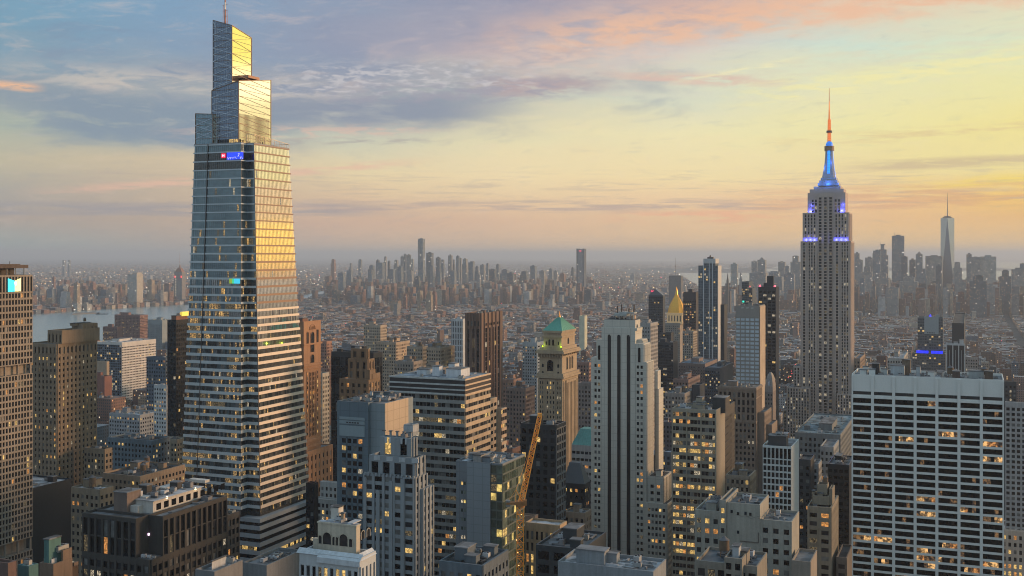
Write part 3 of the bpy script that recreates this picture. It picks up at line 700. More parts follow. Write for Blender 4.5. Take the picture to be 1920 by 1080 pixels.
        while z < max(zc_, zl, zr)-1:
            tN = min(z, 999)
            # north face line, clipped to the sloping top
            us = [u for u in [L*k/24 for k in range(25)] if topN(u) > z]
            if len(us) > 1: fr.bar((a-us[0], c-o, z), (a-us[-1], c-o, z), .16)
            if len(us) > 4 and diag:
                z2 = z+4.6
                u2 = [u for u in us if topN(u) > z2]
                if len(u2) > 4:
                    (br).bar((a-u2[0], c-o, z if flip else z2), (a-u2[-1], c-o, z2 if flip else z), .26)
                    for k in range(7):
                        x_ = R.uniform(u2[0]+.4, u2[-1]-.4); br.bar((a-x_, c-o*.6, z+.5), (a-x_+R.uniform(-.4,.4), c-o*.6, z2-R.uniform(.3,2)), .09)
                    if R.random() < .6: br.bar((a-u2[0], c-o, z2 if flip else z), (a-u2[-1], c-o, z if flip else z2), .2)
            ws = [u for u in [Wd*k/24 for k in range(25)] if topW(u) > z]
            if len(ws) > 1:
                fr.bar((a+o, c+ws[0], z), (a+o, c+ws[-1], z), .13)
                if topW(ws[-1]) > z+4.6: fr.bar((a+o, c+ws[0], z+4.6 if not flip or nm == 'm' else z), (a+o, c+ws[-1], z if not flip or nm == 'm' else z+4.6), .15)
            flip = not flip; z += 4.6
        for k in range(1, int(L/1.5)):
            u = k*1.5; zt_ = topN(u)-.3; br.bar((a-u, c-o*.5, z0), (a-u, c-o*.5, zt_), .07 if k % 3 else .13)
        if mull:
            for k in range(int(Wd/1.25)):
                fr.bar((a+o, c+k*1.25, z0), (a+o, c+k*1.25, mull), .12)
        fr.build('frame', frame, e); br.build('bracing', pale, e)
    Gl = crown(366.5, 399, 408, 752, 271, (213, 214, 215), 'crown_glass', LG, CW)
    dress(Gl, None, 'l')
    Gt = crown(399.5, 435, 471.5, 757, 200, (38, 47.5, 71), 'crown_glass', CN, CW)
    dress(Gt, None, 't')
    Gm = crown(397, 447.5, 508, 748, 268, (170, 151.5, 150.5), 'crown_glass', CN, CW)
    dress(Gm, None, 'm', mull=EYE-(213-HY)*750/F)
    # terrace balustrade screens on the west side
    t0, t1 = plan(zT, .3)[0], plan(zT, .3)[1]; fr = MB()
    zz = lambda u: EYE-((253+19*u)-HY)*(748+38*u)/F
    n = 14
    for k in range(n+1):
        u = k/n; p_ = t0+(t1-t0)*u; fr.bar((p_.x,p_.y,zT), (p_.x,p_.y,zz(u)), .13)
        if k < n:
            p2 = t0+(t1-t0)*((k+1)/n); fr.bar((p_.x,p_.y,zz(u)),(p2.x,p2.y,zz((k+1)/n)), .2)
            if k % 3 == 0 and k+3 <= n: p3 = t0+(t1-t0)*((k+3)/n); fr.bar((p_.x,p_.y,zz(u)),(p3.x,p3.y,zT+1), .1)
    t6 = plan(zT,.3)[6]; fr.bar((t6.x,t6.y,zT),(t6.x,t6.y,zz(-.1)), .14); fr.bar((t6.x,t6.y,zz(-.1)),(t0.x,t0.y,zz(0)), .2)
    for k in range(3): u=.3+.3*k; p_=t0+(t6-t0)*u; fr.bar((p_.x,p_.y,zT),(p_.x,p_.y,zz(0)), .1)
    tS = plan(zT,.3)[2]; fr.bar((t1.x,t1.y,zz(1)),(tS.x,tS.y,zz(1)),.2)
    fr.build('terrace_screen', plain(.45,.36,.27,.4,.4), e)
    # lit lobby behind the terrace and people-high clutter
    m = MB(); a_, al_, c_2, cr_2 = Gm[0], Gm[1], Gm[2], Gm[3]
    for k in range(9): m.box(a_-2-k*1.9, a_-.6-k*1.9, c_2-.25, c_2-.1, zT+.6, zT+3.4, 0 if k < 4 else 1)
    for k in range(18): m.box(a_+.12, a_+.3, c_2+1+k*1.5, c_2+2+k*1.5, zT+.5, zT+R.uniform(1.5,3.6), R.choice((0,1,1)))
    m.build('lobby_window', [L_WARM, DARK], e)
    # brown hoist bracket between the two mirrored crowns
    m = MB(); z = EYE-(141-HY)*752/F; a_, c_2 = Gt[0], Gt[2]
    m.box(a_-2, a_+9.0, c_2+6, c_2+19, z-.4, z+1.4); m.box(a_+1, a_+4.2, c_2+9, c_2+15, z-6, z-.4); m.box(a_+3, a_+8.2, c_2+16, c_2+18, z-3.4, z-.4)
    m.build('hoist_bracket', plain(.40,.20,.12,.6), e)
    # spire
    m = MB(); xs, ys2 = Gt[1]+(Gt[0]-Gt[1])*.5, Gt[2]+3; zb = EYE-(42-HY)*757/F-2
    m.cyl(xs, ys2, zb-6, EYE-(14-HY)*757/F, .75, .55, 8, 0); m.cyl(xs, ys2, EYE-(14-HY)*757/F, EYE-(1-HY)*757/F, .55, .5, 8, 1); m.cyl(xs, ys2, EYE-(1-HY)*757/F, EYE-(-20-HY)*757/F, .5, .2, 8, 0)
    for k in range(4): z = zb+3+k*4; m.bar((xs-2.2,ys2,z),(xs+2.2,ys2,z+.5),.13,0)
    m.bar((xs-1.9,ys2,zb+2),(xs-1.3,ys2,zb+15),.12,0); m.bar((xs+1.9,ys2,zb+2),(xs+1.6,ys2,zb+12),.12,0)
    m.build('spire', [plain(.42,.16,.12,.5), plain(.85,.72,.66,.5)], e)
    # signs on the upper north face: blue screen and red square, and a rainbow screen lower down
    def screen(px0, px1, y0, y1, name, lab, mat):
        za, zb_ = Hh(y1), Hh(y0); zm = (za+zb_)/2; pl = plan(zm, .7); c = pl[5].y
        def ax(px): 
            r_ = (px-HX)/F; x = X0+c*SN; y = Db+c*CS; return (r_*y-x)/(CS+r_*SN)
        g = MB(); g.box(ax(px0), ax(px1), c-.12, c+.05, za, zb_); o = g.build(name, mat, None, (X0, Db, 0), -TH); tag(o, lab, 'sign'); screen.o = o; return ax, c, za, zb_
    ax, c, za, zb_ = screen(425.5, 456, 286, 299, 'video_screen', 'glowing blue video screen on the upper north face of the glass skyscraper', plain(.02,.06,1.0,.4,0,1.0))
    g = MB()   # white strokes along the foot of the screen and a slanting figure, as far as they can be read
    for px0, y0, px1, y1 in [(427,294,428.5,298.5),(428.5,298.5,430.5,294.5),(432.5,298.5,432.5,295.6),(432.5,295.6,434.5,294.6),(437,298.5,437,295),(437,295,442,294.6),(442,294.6,443.5,298),(446,294,449.5,288.5),(446.5,289,448,288),(448.5,294,447,291),(451.2,298.5,451.2,295),(451.2,295,453.5,294.8),(453.5,294.8,455,298.5)]:
        g.bar((ax(px0), c-.2, Hh(y0)), (ax(px1), c-.2, Hh(y1)), .11)
    g.build('lettering', plain(.75,.7,1.0,.4,0,1.1), screen.o)
    ax, c, za, zb_ = screen(415, 423, 287, 295.5, 'square_sign', 'small glowing red square sign left of the blue video screen', plain(.85,.01,.06,.4,0,1.0))
    g = MB()
    for x in (417.3, 420.6):
        g.bar((ax(x), c-.2, Hh(288.8)), (ax(x), c-.2, Hh(293.6)), .28)
    g.bar((ax(417.3), c-.2, Hh(291.2)), (ax(420.6), c-.2, Hh(291.2)), .28)
    g.build('mark', plain(1.0,.62,.75,.4,0,1.3), screen.o)
    for i, (p0, p1, cl) in enumerate([(430,435.5,(.25,.35,.04)),(435.5,439,(.05,.55,.25)),(439,450,(.05,.55,.75))]):
        screen(p0, p1-.05, 522.5, 531.5, 'color_screen', ['olive green', 'bright green', 'cyan'][i]+' lit panel of the small window screen on the glass skyscraper', plain(*cl,.4,0,.9))
    a_, b_ = loc2(X0, Db); HEROES.append((a_-68, a_+8, b_-14, b_+70))
glass_tower()
PU = lambda **k: st(**k)
# ---- black slab left of the glass tower
b = Bld('office_tower', 'black glass slab with a yellow lit roof sign, just left of the glass skyscraper', 'skyscraper', 314, 330, 362, 900, walls=BLACKG, roof=DARKROOF)
q = st(cp=2.6, rp=3.8, wf=.7, hf=.6, dp=.15, ds=.1, lit=.035, top=3, blind=.02)
b.tier(b.rect(314,330,362), 0, b.H(600), q, q); b.clutter((b.x0+1,-1,1,b.y1-1), b.H(600)-1, 4)
c = MB(); c.box(-4, -2, 10, 26, b.H(594), b.H(586)); c.build('lit_roof_sign', plain(.75,.52,.08,.5,0,.9), b.e); b.bulk(-8,-3,4,26,b.H(600)-1,4,BRICK); b.done()
# ---- orange stone tower right of the glass tower
b = Bld('office_tower', 'sunlit orange stone tower with tall gothic arched window bay right of the glass skyscraper', 'skyscraper', 548, 569.5, 601.5, 850, walls=wall(.36,.20,.115), roof=GREYROOF)
z1 = b.H(603); q0 = st(cp=3.0, rp=4.2, wf=.38, hf=.5, dp=.35, ds=.2, lit=.25, top=3)
b.tier(b.rect(548,569.5,601.5), 0, z1, None, None)
Wd = b.y1; zW = lambda y: b.H(y, 0, Wd*.5)
def arch_on(b, face, uc, w, z0, zt, plane, m, depth=.5, rim=None):
    """a recessed looking arched window with a proud surround"""
    pts = [(uc-w/2, z0), (uc+w/2, z0), (uc+w/2, zt-w/2)] + [(uc+w/2*math.cos(t), zt-w/2+w/2*math.sin(t)) for t in [math.pi*k/8 for k in range(1,8)]] + [(uc-w/2, zt-w/2)]
    g = MB()
    P3 = (lambda u, z, o: (u, plane-o, z)) if face == 'N' else (lambda u, z, o: (plane+o, u, z))
    g.poly([P3(u, z, .06) for u, z in pts]); aw = g.build('arched_window', m, b.e)
    f = MB()
    for (u0, za), (u1, zb) in zip(pts[1:], pts[2:]+pts[:1]):
        f.bar(P3(u0, za, .15), P3(u1, zb, .15), depth)
    f.build('arch_surround', rim or b.walls, aw)
for uc, w, ya, yb in [(Wd*.5, 5.2, 660, 622), (Wd*.22, 2.6, 645, 621), (Wd*.80, 2.6, 645, 618), (Wd*.5, 5.0, 680, 664)]:
    arch_on(b, 'W', uc, w, zW(ya), zW(yb), 0, DARK2, .28)
arch_on(b, 'W', Wd*.5, 8.0, zW(612), zW(608), 0, b.walls, .3)
for k in (-1,1): arch_on(b, 'N', b.x0*.35, 2.4, b.H(642), b.H(628), 0, [DARK2, L_WARM][k > 0], .25)
for ya, yb in ((648,645),(688,684),(694,692),(832,826),(842,838)):
    b.wall.box(b.x0-.9, .9, -.9, Wd+.9, b.H(ya), b.H(yb))
for uf, w in ((.2,2.2),(.8,2.2)): b.face('W', Wd*uf-w/2, Wd*uf+w/2, 0, b.H(820), zW(695), st(cp=w, rp=3.6, wf=.6, hf=.62, dp=.3, ds=.2, lit=.35, top=0, lk=(3,4,3,5)))
b.face('W', Wd*.33, Wd*.67, 0, b.H(822), zW(697), st(cp=2.1, rp=3.6, wf=.62, hf=.66, dp=.55, ds=.2, lit=.22, top=0, lk=(3,4,3,5)))
b.face('N', b.x0*.7, b.x0*.15, 0, b.H(822), b.H(650), st(cp=4, rp=4.2, wf=.4, hf=.5, dp=.3, ds=.2, lit=.12, top=0))
b.tier((b.x0, 3.5, -3.0, b.vy(616)), 0, b.H(846), None, st(cp=5.2, rp=6.5, wf=.35, hf=.55, dp=.5, ds=.3, lit=.1, top=3))
b.bulk(-9, -3, 3, 10, z1-1, 3, BRICK); b.clutter((b.x0+1,-1,8,Wd-2), z1-1, 3); b.done(); 
# ---- white narrow loft behind
q = st(cp=2.9, rp=3.9, wf=.5, hf=.55, dp=.35, ds=.3, lit=.10, top=2.4, blind=.15)
GEN = [
 # name,label,cat,xl,xc,xr,D,ytop,wall,roof,style,styleW,tanks,clutter
 ('loft_building','slim cream stepped block right of the orange stone tower','building',590,604,617,960,700,wall(.42,.39,.34),GREYROOF,q,q,1,3),
 ('office_tower','dark glass box with a blue tinted grid behind the stepped brown tower','skyscraper',621,700,717,905,662,plain(.015,.022,.03,.3),DARKROOF,st(cp=4.6,rp=7.5,wf=.93,hf=.95,dp=.1,ds=.08,lit=.02,top=4,blind=.02),st(cp=4.6,rp=7.5,wf=.9,hf=.93,dp=.15,ds=.1,lit=.05,top=4,blind=.02),0,4),
 ('loft_building','pale stone setback block with a clean grid, left of the blue grey tower foot','building',588,632,640,655,938,wall(.36,.37,.36),GREYROOF,st(cp=2.7,rp=3.8,wf=.62,hf=.62,dp=.3,ds=.25,lit=.15,top=2),q,1,3),
 ('office_block','small pale setback top above the pale stone block','building',601,633,637,680,905,wall(.38,.39,.385),GREYROOF,q,q,0,2),
 ('office_tower','black office tower with lit strip left of the pale setback block','building',574,589,597,640,906,BLACKG,DARKROOF,st(cp=2.4,rp=3.6,wf=.7,hf=.6,dp=.15,ds=.1,lit=.15,top=2,blind=.02),None,0,2),
 ('apartment_tower','pale blue white grid tower left of the green roofed tower','skyscraper',980,1006.5,1020,1200,642,wall(.42,.47,.50),GREYROOF,st(cp=2.9,rp=3.5,wf=.5,hf=.5,dp=.3,ds=.3,lit=.06,top=4),st(cp=9,rp=3.5,wf=.6,hf=.4,dp=.3,ds=.3,lit=.03,top=3),0,3),
 ('apartment_building','brown twin block with flat roof left of the green roofed tower','building',950,985,1002,1020,728,wall(.21,.15,.13),GREYROOF,q,q,1,4),
 ('apartment_building','brick block in front of the brown twin block, pink roofline','building',943,962,977,1090,712,wall(.28,.17,.13),GREYROOF,q,q,1,3),
 ('office_tower','dark glazed tower with three lit panes behind the crane jib','skyscraper',976,1043,1060.5,600,797,plain(.018,.024,.03,.3),DARKROOF,st(cp=4.2,rp=4.4,wf=.55,hf=.6,dp=.1,ds=.08,lit=.035,top=2,blind=.06,lk=(6,3,3)),st(cp=4.2,rp=4.2,wf=.8,hf=.72,dp=.25,ds=.25,lit=.03,top=2,mats=wall(.15,.16,.17)),0,4),
 ('loft_building','tan striped low block between the crane and the stone tower with black stripes','building',985,1048,1061,500,985,wall(.40,.29,.18),PALEROOF,st(cp=2.4,rp=5.2,wf=.5,hf=.72,dp=.4,ds=.3,lit=.14,top=3,lk=(3,4,3)),st(cp=1.9,rp=11,wf=.5,hf=.85,dp=.5,ds=.3,lit=0,top=2),0,6),
 ('loft_building','brown block left of the crane with small warm windows','building',955,1002,1008,540,968,wall(.22,.15,.11),GREYROOF,q,q,0,3),
 ('office_block','dark flat roofed block with an orange plant room and lit top floor, bottom centre','building',1005,1093,1136,400,1030,plain(.03,.038,.045,.45),GREYROOF,st(cp=5.5,rp=5,wf=.7,hf=.6,dp=.15,ds=.12,lit=.25,top=1.2,blind=.02,lk=(3,5,5)),None,0,7),
 ('office_block','wide pale roof slab at the very bottom centre below the stone tower','building',1046,1225,1262,330,1072,wall(.22,.24,.26),PALEROOF,None,None,0,14),
 ('loft_building','dark rooftop block with a green terrace at the bottom, right of the grey stepped tower','building',824,905,952,360,1060,wall(.10,.125,.15),DARKROOF,q,q,0,8),
 ('loft_building','tan low block under the copper roofed building at centre','building',1058,1096,1108,610,962,wall(.27,.20,.145),GREYROOF,q,q,0,4),
 ('apartment_building','reddish brown block peeping behind the striped office block','building',918,960,975,760,842,wall(.20,.11,.09),GREYROOF,st(cp=3,rp=3.8,wf=.35,hf=.4,dp=.2,ds=.2,lit=.05,top=4),q,0,3),
 ('loft_building','grey brown block with white plant boxes right of the green roofed tower','building',1084,1108,1114,1000,718,wall(.23,.20,.19),PALEROOF,q,q,1,4),
 ('apartment_building','pink brick block right behind the green roofed tower','building',1078,1104,1108,1180,680,wall(.30,.18,.15),PALEROOF,q,q,1,4),
 ('office_tower','beige tower with small windows just right of the stone tower with black stripes','skyscraper',1188,1219,1233,1080,606,wall(.32,.315,.31),GREYROOF,st(cp=3,rp=3.7,wf=.4,hf=.45,dp=.3,ds=.2,lit=.08,top=3),q,0,3),
 ('office_tower','dark blue glass tower speckled with lit windows below the gold pyramid','skyscraper',1228,1262,1271,1400,642,plain(.018,.026,.038,.3),DARKROOF,st(cp=2.6,rp=3.6,wf=.6,hf=.55,dp=.1,ds=.1,lit=.14,top=3,blind=.02,lk=(6,6,3)),None,0,2),
 ('office_tower','black tower with rows of orange lit windows right of the gold pyramid','skyscraper',1281,1305,1313,1900,548,plain(.03,.026,.034,.4),DARKROOF,st(cp=3.5,rp=4.4,wf=.6,hf=.4,dp=.1,ds=.1,lit=.3,top=14,blind=.0,lk=(5,4,3)),None,0,2),
 ('office_tower','beige stepped block right beside the gold pyramid tower','skyscraper',1280,1299,1307,1700,622,wall(.34,.30,.26),GREYROOF,q,q,0,2),
 ('office_tower','thin black slab right of the tallest blue glass tower','skyscraper',1351,1358,1364,1500,571,plain(.02,.024,.032,.4),DARKROOF,None,None,0,1),
 ('office_building','brick and blue low block speckled with light left of the white grid tower','building',1272,1322,1345,1350,682,wall(.20,.15,.14),roofm(.10,.15,.2),st(cp=3,rp=3.7,wf=.4,hf=.4,dp=.2,ds=.2,lit=.1,top=3,lk=(6,6,4)),None,0,3),
 ('office_building','blue grey glass block with a dark roof box left of the white grid tower','building',1322,1350,1374,1250,690,plain(.04,.06,.085,.35),roofm(.08,.1,.13),st(cp=2.6,rp=3.7,wf=.6,hf=.5,dp=.1,ds=.1,lit=.12,top=3,lk=(6,6,3)),None,0,3),
 ('office_building','dark cube block on the roofline behind the lit curved office','building',1297,1312,1321,1000,722,plain(.03,.04,.055,.4),DARKROOF,None,None,0,1),
 ('apartment_building','grey stone block left of the lit curved office, top floor cornice','building',1247,1283,1305,980,738,wall(.26,.235,.22),GREYROOF,q,q,1,4),
 ('apartment_building','brown stepped block with an orange roof light behind the lit curved office','building',1262,1290,1312,1130,712,wall(.21,.15,.14),REDROOF,q,q,1,3),
 ('apartment_building','low block with a rose coloured roof just right of the stone tower with black stripes','building',1236,1262,1268,930,792,wall(.10,.10,.115),roofm(.35,.10,.10),q,None,0,2),
 ('office_block','white roofed low block right of the stone tower with black stripes','building',1240,1258,1264,800,848,wall(.12,.14,.17),roofm(.4,.42,.47),q,None,0,3),
 ('office_tower','dark tower with red corner lamps right of the white grid tower','skyscraper',1422,1455,1460.5,1250,538,plain(.022,.028,.036,.3),DARKROOF,st(cp=4.6,rp=3.8,wf=.72,hf=.6,dp=.8,ds=.15,lit=.10,top=4,blind=.03,lk=(6,3,6)),None,0,2),
 ('office_building','dark block with bright light specks between the gold pyramid and the beige tower','building',1243,1258,1263,1550,624,plain(.03,.036,.045,.4),DARKROOF,st(cp=3,rp=3.8,wf=.5,hf=.5,dp=.1,ds=.1,lit=.2,top=2,lk=(6,3)),None,0,1),
 ('apartment_building','small tan tower between the stone skyscraper and the white grid slab','building',1361,1405,1417,600,893,wall(.27,.22,.17),DARKROOF,st(cp=2.8,rp=3.9,wf=.55,hf=.55,dp=.3,ds=.3,lit=.22,top=1.5,lk=(3,5,6)),q,1,4),
 ('office_building','long low blue grey roofed block at the foot of the spired skyscraper','building',1490,1575,1602,760,815,wall(.16,.175,.185),roofm(.14,.18,.2),q,q,0,9),
 ('office_building','dark slim block behind the tan stepped apartment tower','building',1497,1520,1527,640,862,plain(.04,.045,.05,.4),DARKROOF,st(cp=3,rp=3.8,wf=.5,hf=.5,dp=.1,ds=.1,lit=.12,top=3,lk=(4,5)),None,0,3),
 ('office_building','dark glass block between the tan apartment tower and the white office slab','building',1552,1592,1602,640,872,plain(.016,.020,.024,.3),GREYROOF,st(cp=3.2,rp=3.8,wf=.7,hf=.5,dp=.1,ds=.08,lit=.03,top=2,blind=.02),None,0,8),
 ('apartment_building','pale grey punched window block behind the dark glass block','building',1538,1562,1572,700,838,wall(.25,.27,.29),GREYROOF,q,q,0,3),
 ('apartment_building','grey narrow block wedged behind the tan apartment tower','building',1522,1534,1540,680,870,wall(.23,.245,.26),GREYROOF,q,q,0,2),
 ('apartment_building','low brown block with lit windows left of the white office slab foot','building',1568,1588,1598,470,1046,wall(.12,.10,.085),DARKROOF,st(cp=3,rp=3.8,wf=.6,hf=.5,dp=.2,ds=.2,lit=.3,top=2,lk=(4,3)),None,0,3),
 ('office_block','low tan annex with a pale roof right of the blank walled block','building',1484,1520,1532,415,1054,wall(.26,.225,.19),GREYROOF,None,None,0,3),
 ('office_tower','grey punched window tower at the right edge of the frame','skyscraper',1885,1965,1990,750,757,wall(.33,.34,.35),GREYROOF,st(cp=3.2,rp=3.6,wf=.62,hf=.58,dp=.6,ds=.4,lit=.02,top=3),q,0,6),
 ('office_tower','dark speckled block behind the right end of the white office slab','building',1876,1906,1925,1000,716,plain(.03,.036,.045,.4),DARKROOF,st(cp=3,rp=3.8,wf=.5,hf=.5,dp=.1,ds=.1,lit=.1,top=3,lk=(6,5)),None,0,3),
 ('school_building','low pale stone building with two lit floors at the right edge beside the park','building',1868,1960,1990,640,1000,wall(.34,.33,.31),PALEROOF,st(cp=2.9,rp=4.2,wf=.5,hf=.55,dp=.35,ds=.25,lit=.45,top=2,lk=(3,4,3)),q,0,8),
 ('office_tower','black glass slab standing behind the white ribbed black tower','skyscraper',1785,1808,1810,1700,606,plain(.014,.02,.028,.35),DARKROOF,None,None,0,1),
 ('apartment_building','pale cream block with plant on top right of the spired skyscraper','building',1664,1693,1702,1250,672,wall(.36,.35,.33),PALEROOF,q,q,2,5),
 ('apartment_building','tan brick block hugging the right side of the spired skyscraper','building',1601,1612,1622,1150,672,wall(.24,.18,.14),GREYROOF,q,q,0,1),
 ('apartment_building','beige stepped block with many small windows right of the white ribbed black tower','building',1810,1833,1842,1400,670,wall(.30,.27,.25),PALEROOF,q,q,1,3),
 ('apartment_tower','brick tower pair on the river bank left of the glass skyscraper','skyscraper',215,262,277,2500,591,wall(.22,.13,.12),DARKROOF,st(cp=4,rp=3.4,wf=.5,hf=.5,dp=.3,ds=.3,lit=.1,top=3,lk=(6,3)),st(cp=4,rp=3.4,wf=.8,hf=.35,dp=.3,ds=.5,lit=.03,top=3),1,3),
 ('apartment_tower','lower brick apartment slab in front of the river tower pair','skyscraper',193,220,230,2300,613,wall(.20,.12,.11),DARKROOF,st(cp=4,rp=3.4,wf=.5,hf=.5,dp=.3,ds=.3,lit=.2,top=3,lk=(6,3)),None,0,3),
 ('hospital_building','wide white concrete slab with blue shaded end wall near the river','building',180,228,292,1700,642,wall(.58,.55,.52),PALEROOF,st(cp=4.2,rp=3.9,wf=.75,hf=.7,dp=.2,ds=.2,lit=.12,top=4,lk=(6,3),mats=wall(.10,.14,.19)),st(cp=3.4,rp=3.9,wf=.7,hf=.42,dp=.3,ds=.5,lit=.05,top=6),0,8),  # blue shade of the end wall put into its cladding colour
 ('office_building','plain blue grey block by the river left of the black slab','building',277,304,320,2300,600,wall(.25,.29,.31),GREYROOF,st(cp=4,rp=4,wf=.3,hf=.3,dp=.2,ds=.2,lit=.02,top=9),None,0,3),
 ('office_building','brick red low block behind the brown office tower','building',170,196,210,1500,706,wall(.22,.10,.08),REDROOF,None,None,0,2),
 ('warehouse','blank tan walled building right behind the brown office tower','building',176,200,205,1560,678,wall(.36,.28,.20),GREYROOF,None,None,0,2),
 ('apartment_building','stepped cream apartment block catching the sunset left of centre, highest of its row','building',682,713,725,1500,610,wall(.40,.33,.26),GREYROOF,q,q,1,2),
 ('apartment_building','broad cream loft with bright west wall above the striped office block','building',705,742,768,1330,642,wall(.40,.31,.23),GREYROOF,q,q,2,4),
 ('apartment_building','grey and cream loft between the broad cream loft and the brown stepped loft','building',763,792,802,1250,650,wall(.34,.28,.22),GREYROOF,q,q,1,3),
 ('apartment_building','largest cream loft with a brown penthouse left of the bronze tower','building',800,826,852,1180,652,wall(.36,.285,.215),GREYROOF,q,q,2,5),
 ('apartment_building','low grey loft directly behind the striped office block roof','building',740,775,792,1120,678,wall(.27,.235,.205),GREYROOF,q,q,1,4),
 ('apartment_building','long low cream loft left of the bronze tower foot','building',786,826,845,1060,690,wall(.33,.265,.21),GREYROOF,q,q,1,4),
 ('apartment_building','narrow salmon brick block left of the dark glass box','building',600,612,622,1350,640,wall(.36,.20,.15),GREYROOF,q,q,1,1),
 ('apartment_tower','pale yellow slab far behind the green roofed tower','skyscraper',1086,1096,1101,2600,592,wall(.55,.55,.42),GREYROOF,None,None,0,1),
 ('office_building','white striped office block left of the bronze tower','building',846,868,876,1750,598,wall(.48,.50,.52),GREYROOF,st(cp=3,rp=10,wf=.5,hf=.8,dp=.4,ds=.3,lit=.02,top=3),None,0,3),
]
for nm, lb, cat, xl, xc, xr, D, yt, wm, rf, sN, sW, tk, cl in GEN:
    b = Bld(nm, lb, cat, xl, xc, xr, D, walls=wm, roof=rf); r = b.rect(xl, xc, xr); z = b.H(yt)
    r = (r[0], r[1], r[2], 15) if 'very bottom' in lb else r; b.tier(r, 0, z, sN, sW)
    W_, D_ = r[1]-r[0], r[3]-r[2]
    if cl > 1 and W_ > 10 and D_ > 10:
        bx = r[0]+W_*R.uniform(.15,.45); by = r[2]+D_*R.uniform(.2,.5); b.bulk(bx, bx+W_*.3, by, by+D_*.32, z-1, R.uniform(3.5,6))
        b.clutter((r[0]+1.5, r[1]-1.5, r[2]+1.5, r[3]-1.5), z-1, cl, tk)
    if 'red corner lamps' in lb:
        b.bulk(r[0]+9, r[0]+16, 3, 10, z-1, 13); c = MB()
        for x_ in (r[0]+1.5, r[1]-1.5): c = MB(); c.cyl(x_, 1, z, z+2, 1.3, .8, 8); c.build('warning_lamp', plain(1.0,.10,.16,.5,0,2.0), b.e)
    b.done()
# ---- stepped brown art deco tower in front of the dark glass box
b = Bld('office_tower', 'stepped brown art deco tower with arched top windows, above the blue grey tower', 'skyscraper', 637, 690, 712, 780, walls=wall(.20,.135,.085), roof=GREYROOF)
q = st(cp=4.2, rp=4.6, wf=.45, hf=.55, dp=.5, ds=.25, lit=.08, top=2); x0 = b.ux
b.tier(b.rect(637,690,712), 0, b.H(712), q, q)
b.tier((x0(651), x0(687), 2, b.vy(704)), b.H(712), b.H(674), st(cp=6,rp=8.5,wf=.42,hf=.7,dp=.8,ds=.3,lit=.12,top=1.5,lk=(3,4)), st(cp=4,rp=8.5,wf=.4,hf=.65,dp=.6,ds=.3,lit=0,top=1.5))
b.tier((x0(654), x0(684), 3.5, b.vy(698)), b.H(674), b.H(655), st(cp=6,rp=6.8,wf=.42,hf=.7,dp=.8,ds=.3,lit=.2,top=1.2,lk=(3,4)), st(cp=4,rp=6.5,wf=.4,hf=.65,dp=.6,ds=.3,lit=0,top=1.2))
b.tier((x0(682), x0(692), 1, b.vy(702)), b.H(712), b.H(694)); b.tier((x0(684), x0(693), 4, b.vy(710)), b.H(712), b.H(702))
b.clutter((x0(655), x0(683), 4, b.vy(697)), b.H(655)-1, 3); b.done()
# ---- blue grey tower with a tan side
b = Bld('office_tower', 'blue grey metal clad tower with a blank tan side, left of the striped block', 'skyscraper', 632, 690, 749, 560, walls=wall(.095,.14,.175,.5,.08,0,5.5), roof=GREYROOF)
z = b.H(755); xm = b.ux(690)
b2c = b.ux(716.5)
b.x1 = b2c
s_ = MB()
yE = b.vy(749)
# main slab with steel front, recessed pale bay to the west and tan west wall
b.tier((b.ux(632), 0, 0, yE), 0, z, None, None)
q = st(cp=2.9, rp=3.75, wf=.72, hf=.62, dp=.12, ds=.12, lit=.22, top=0, blind=.08)
b.face('N', b.ux(640), b.ux(681), 0, 0, b.H(822), q)
dd = b.ux(690)
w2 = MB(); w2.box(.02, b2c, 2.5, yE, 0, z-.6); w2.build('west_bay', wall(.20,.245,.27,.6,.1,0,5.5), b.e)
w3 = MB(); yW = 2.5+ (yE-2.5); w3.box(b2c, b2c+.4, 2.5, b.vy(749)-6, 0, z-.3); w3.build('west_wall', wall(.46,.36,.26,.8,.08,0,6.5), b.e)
w4 = MB(); w4.box(.02, b2c, 2.6, yE, z-.58, z-.45); w4.build('roof', GREYROOF, b.e)
p = MB()
p.box(b.ux(637), b.ux(684), -.35, 0, b.H(789), b.H(784)); p.box(b.ux(637), b.ux(684), -.35, 0, b.H(797), b.H(791)); p.box(b.ux(637), b.ux(684), -.3, 0, b.H(820), b.H(800))
p.build('louvre_panel', wall(.21,.27,.30,.5,.06), b.e)
p = MB()
for k in range(5): p.box(b.ux(650+k*5), b.ux(653.5+k*5), -.42, -.36, b.H(795.5), b.H(793))
p.build('vent', plain(.02,.02,.025), b.e)
b.clutter((b.ux(632)+1, b2c-1, 2, yE-2), z-.4, 16)
cyl = MB(); cyl.cyl(b2c-8, yE*.6, z-.4, z+.7, 4.4, n=20); cyl.build('cooling_tower', plain(.2,.2,.21), b.e); b.done()
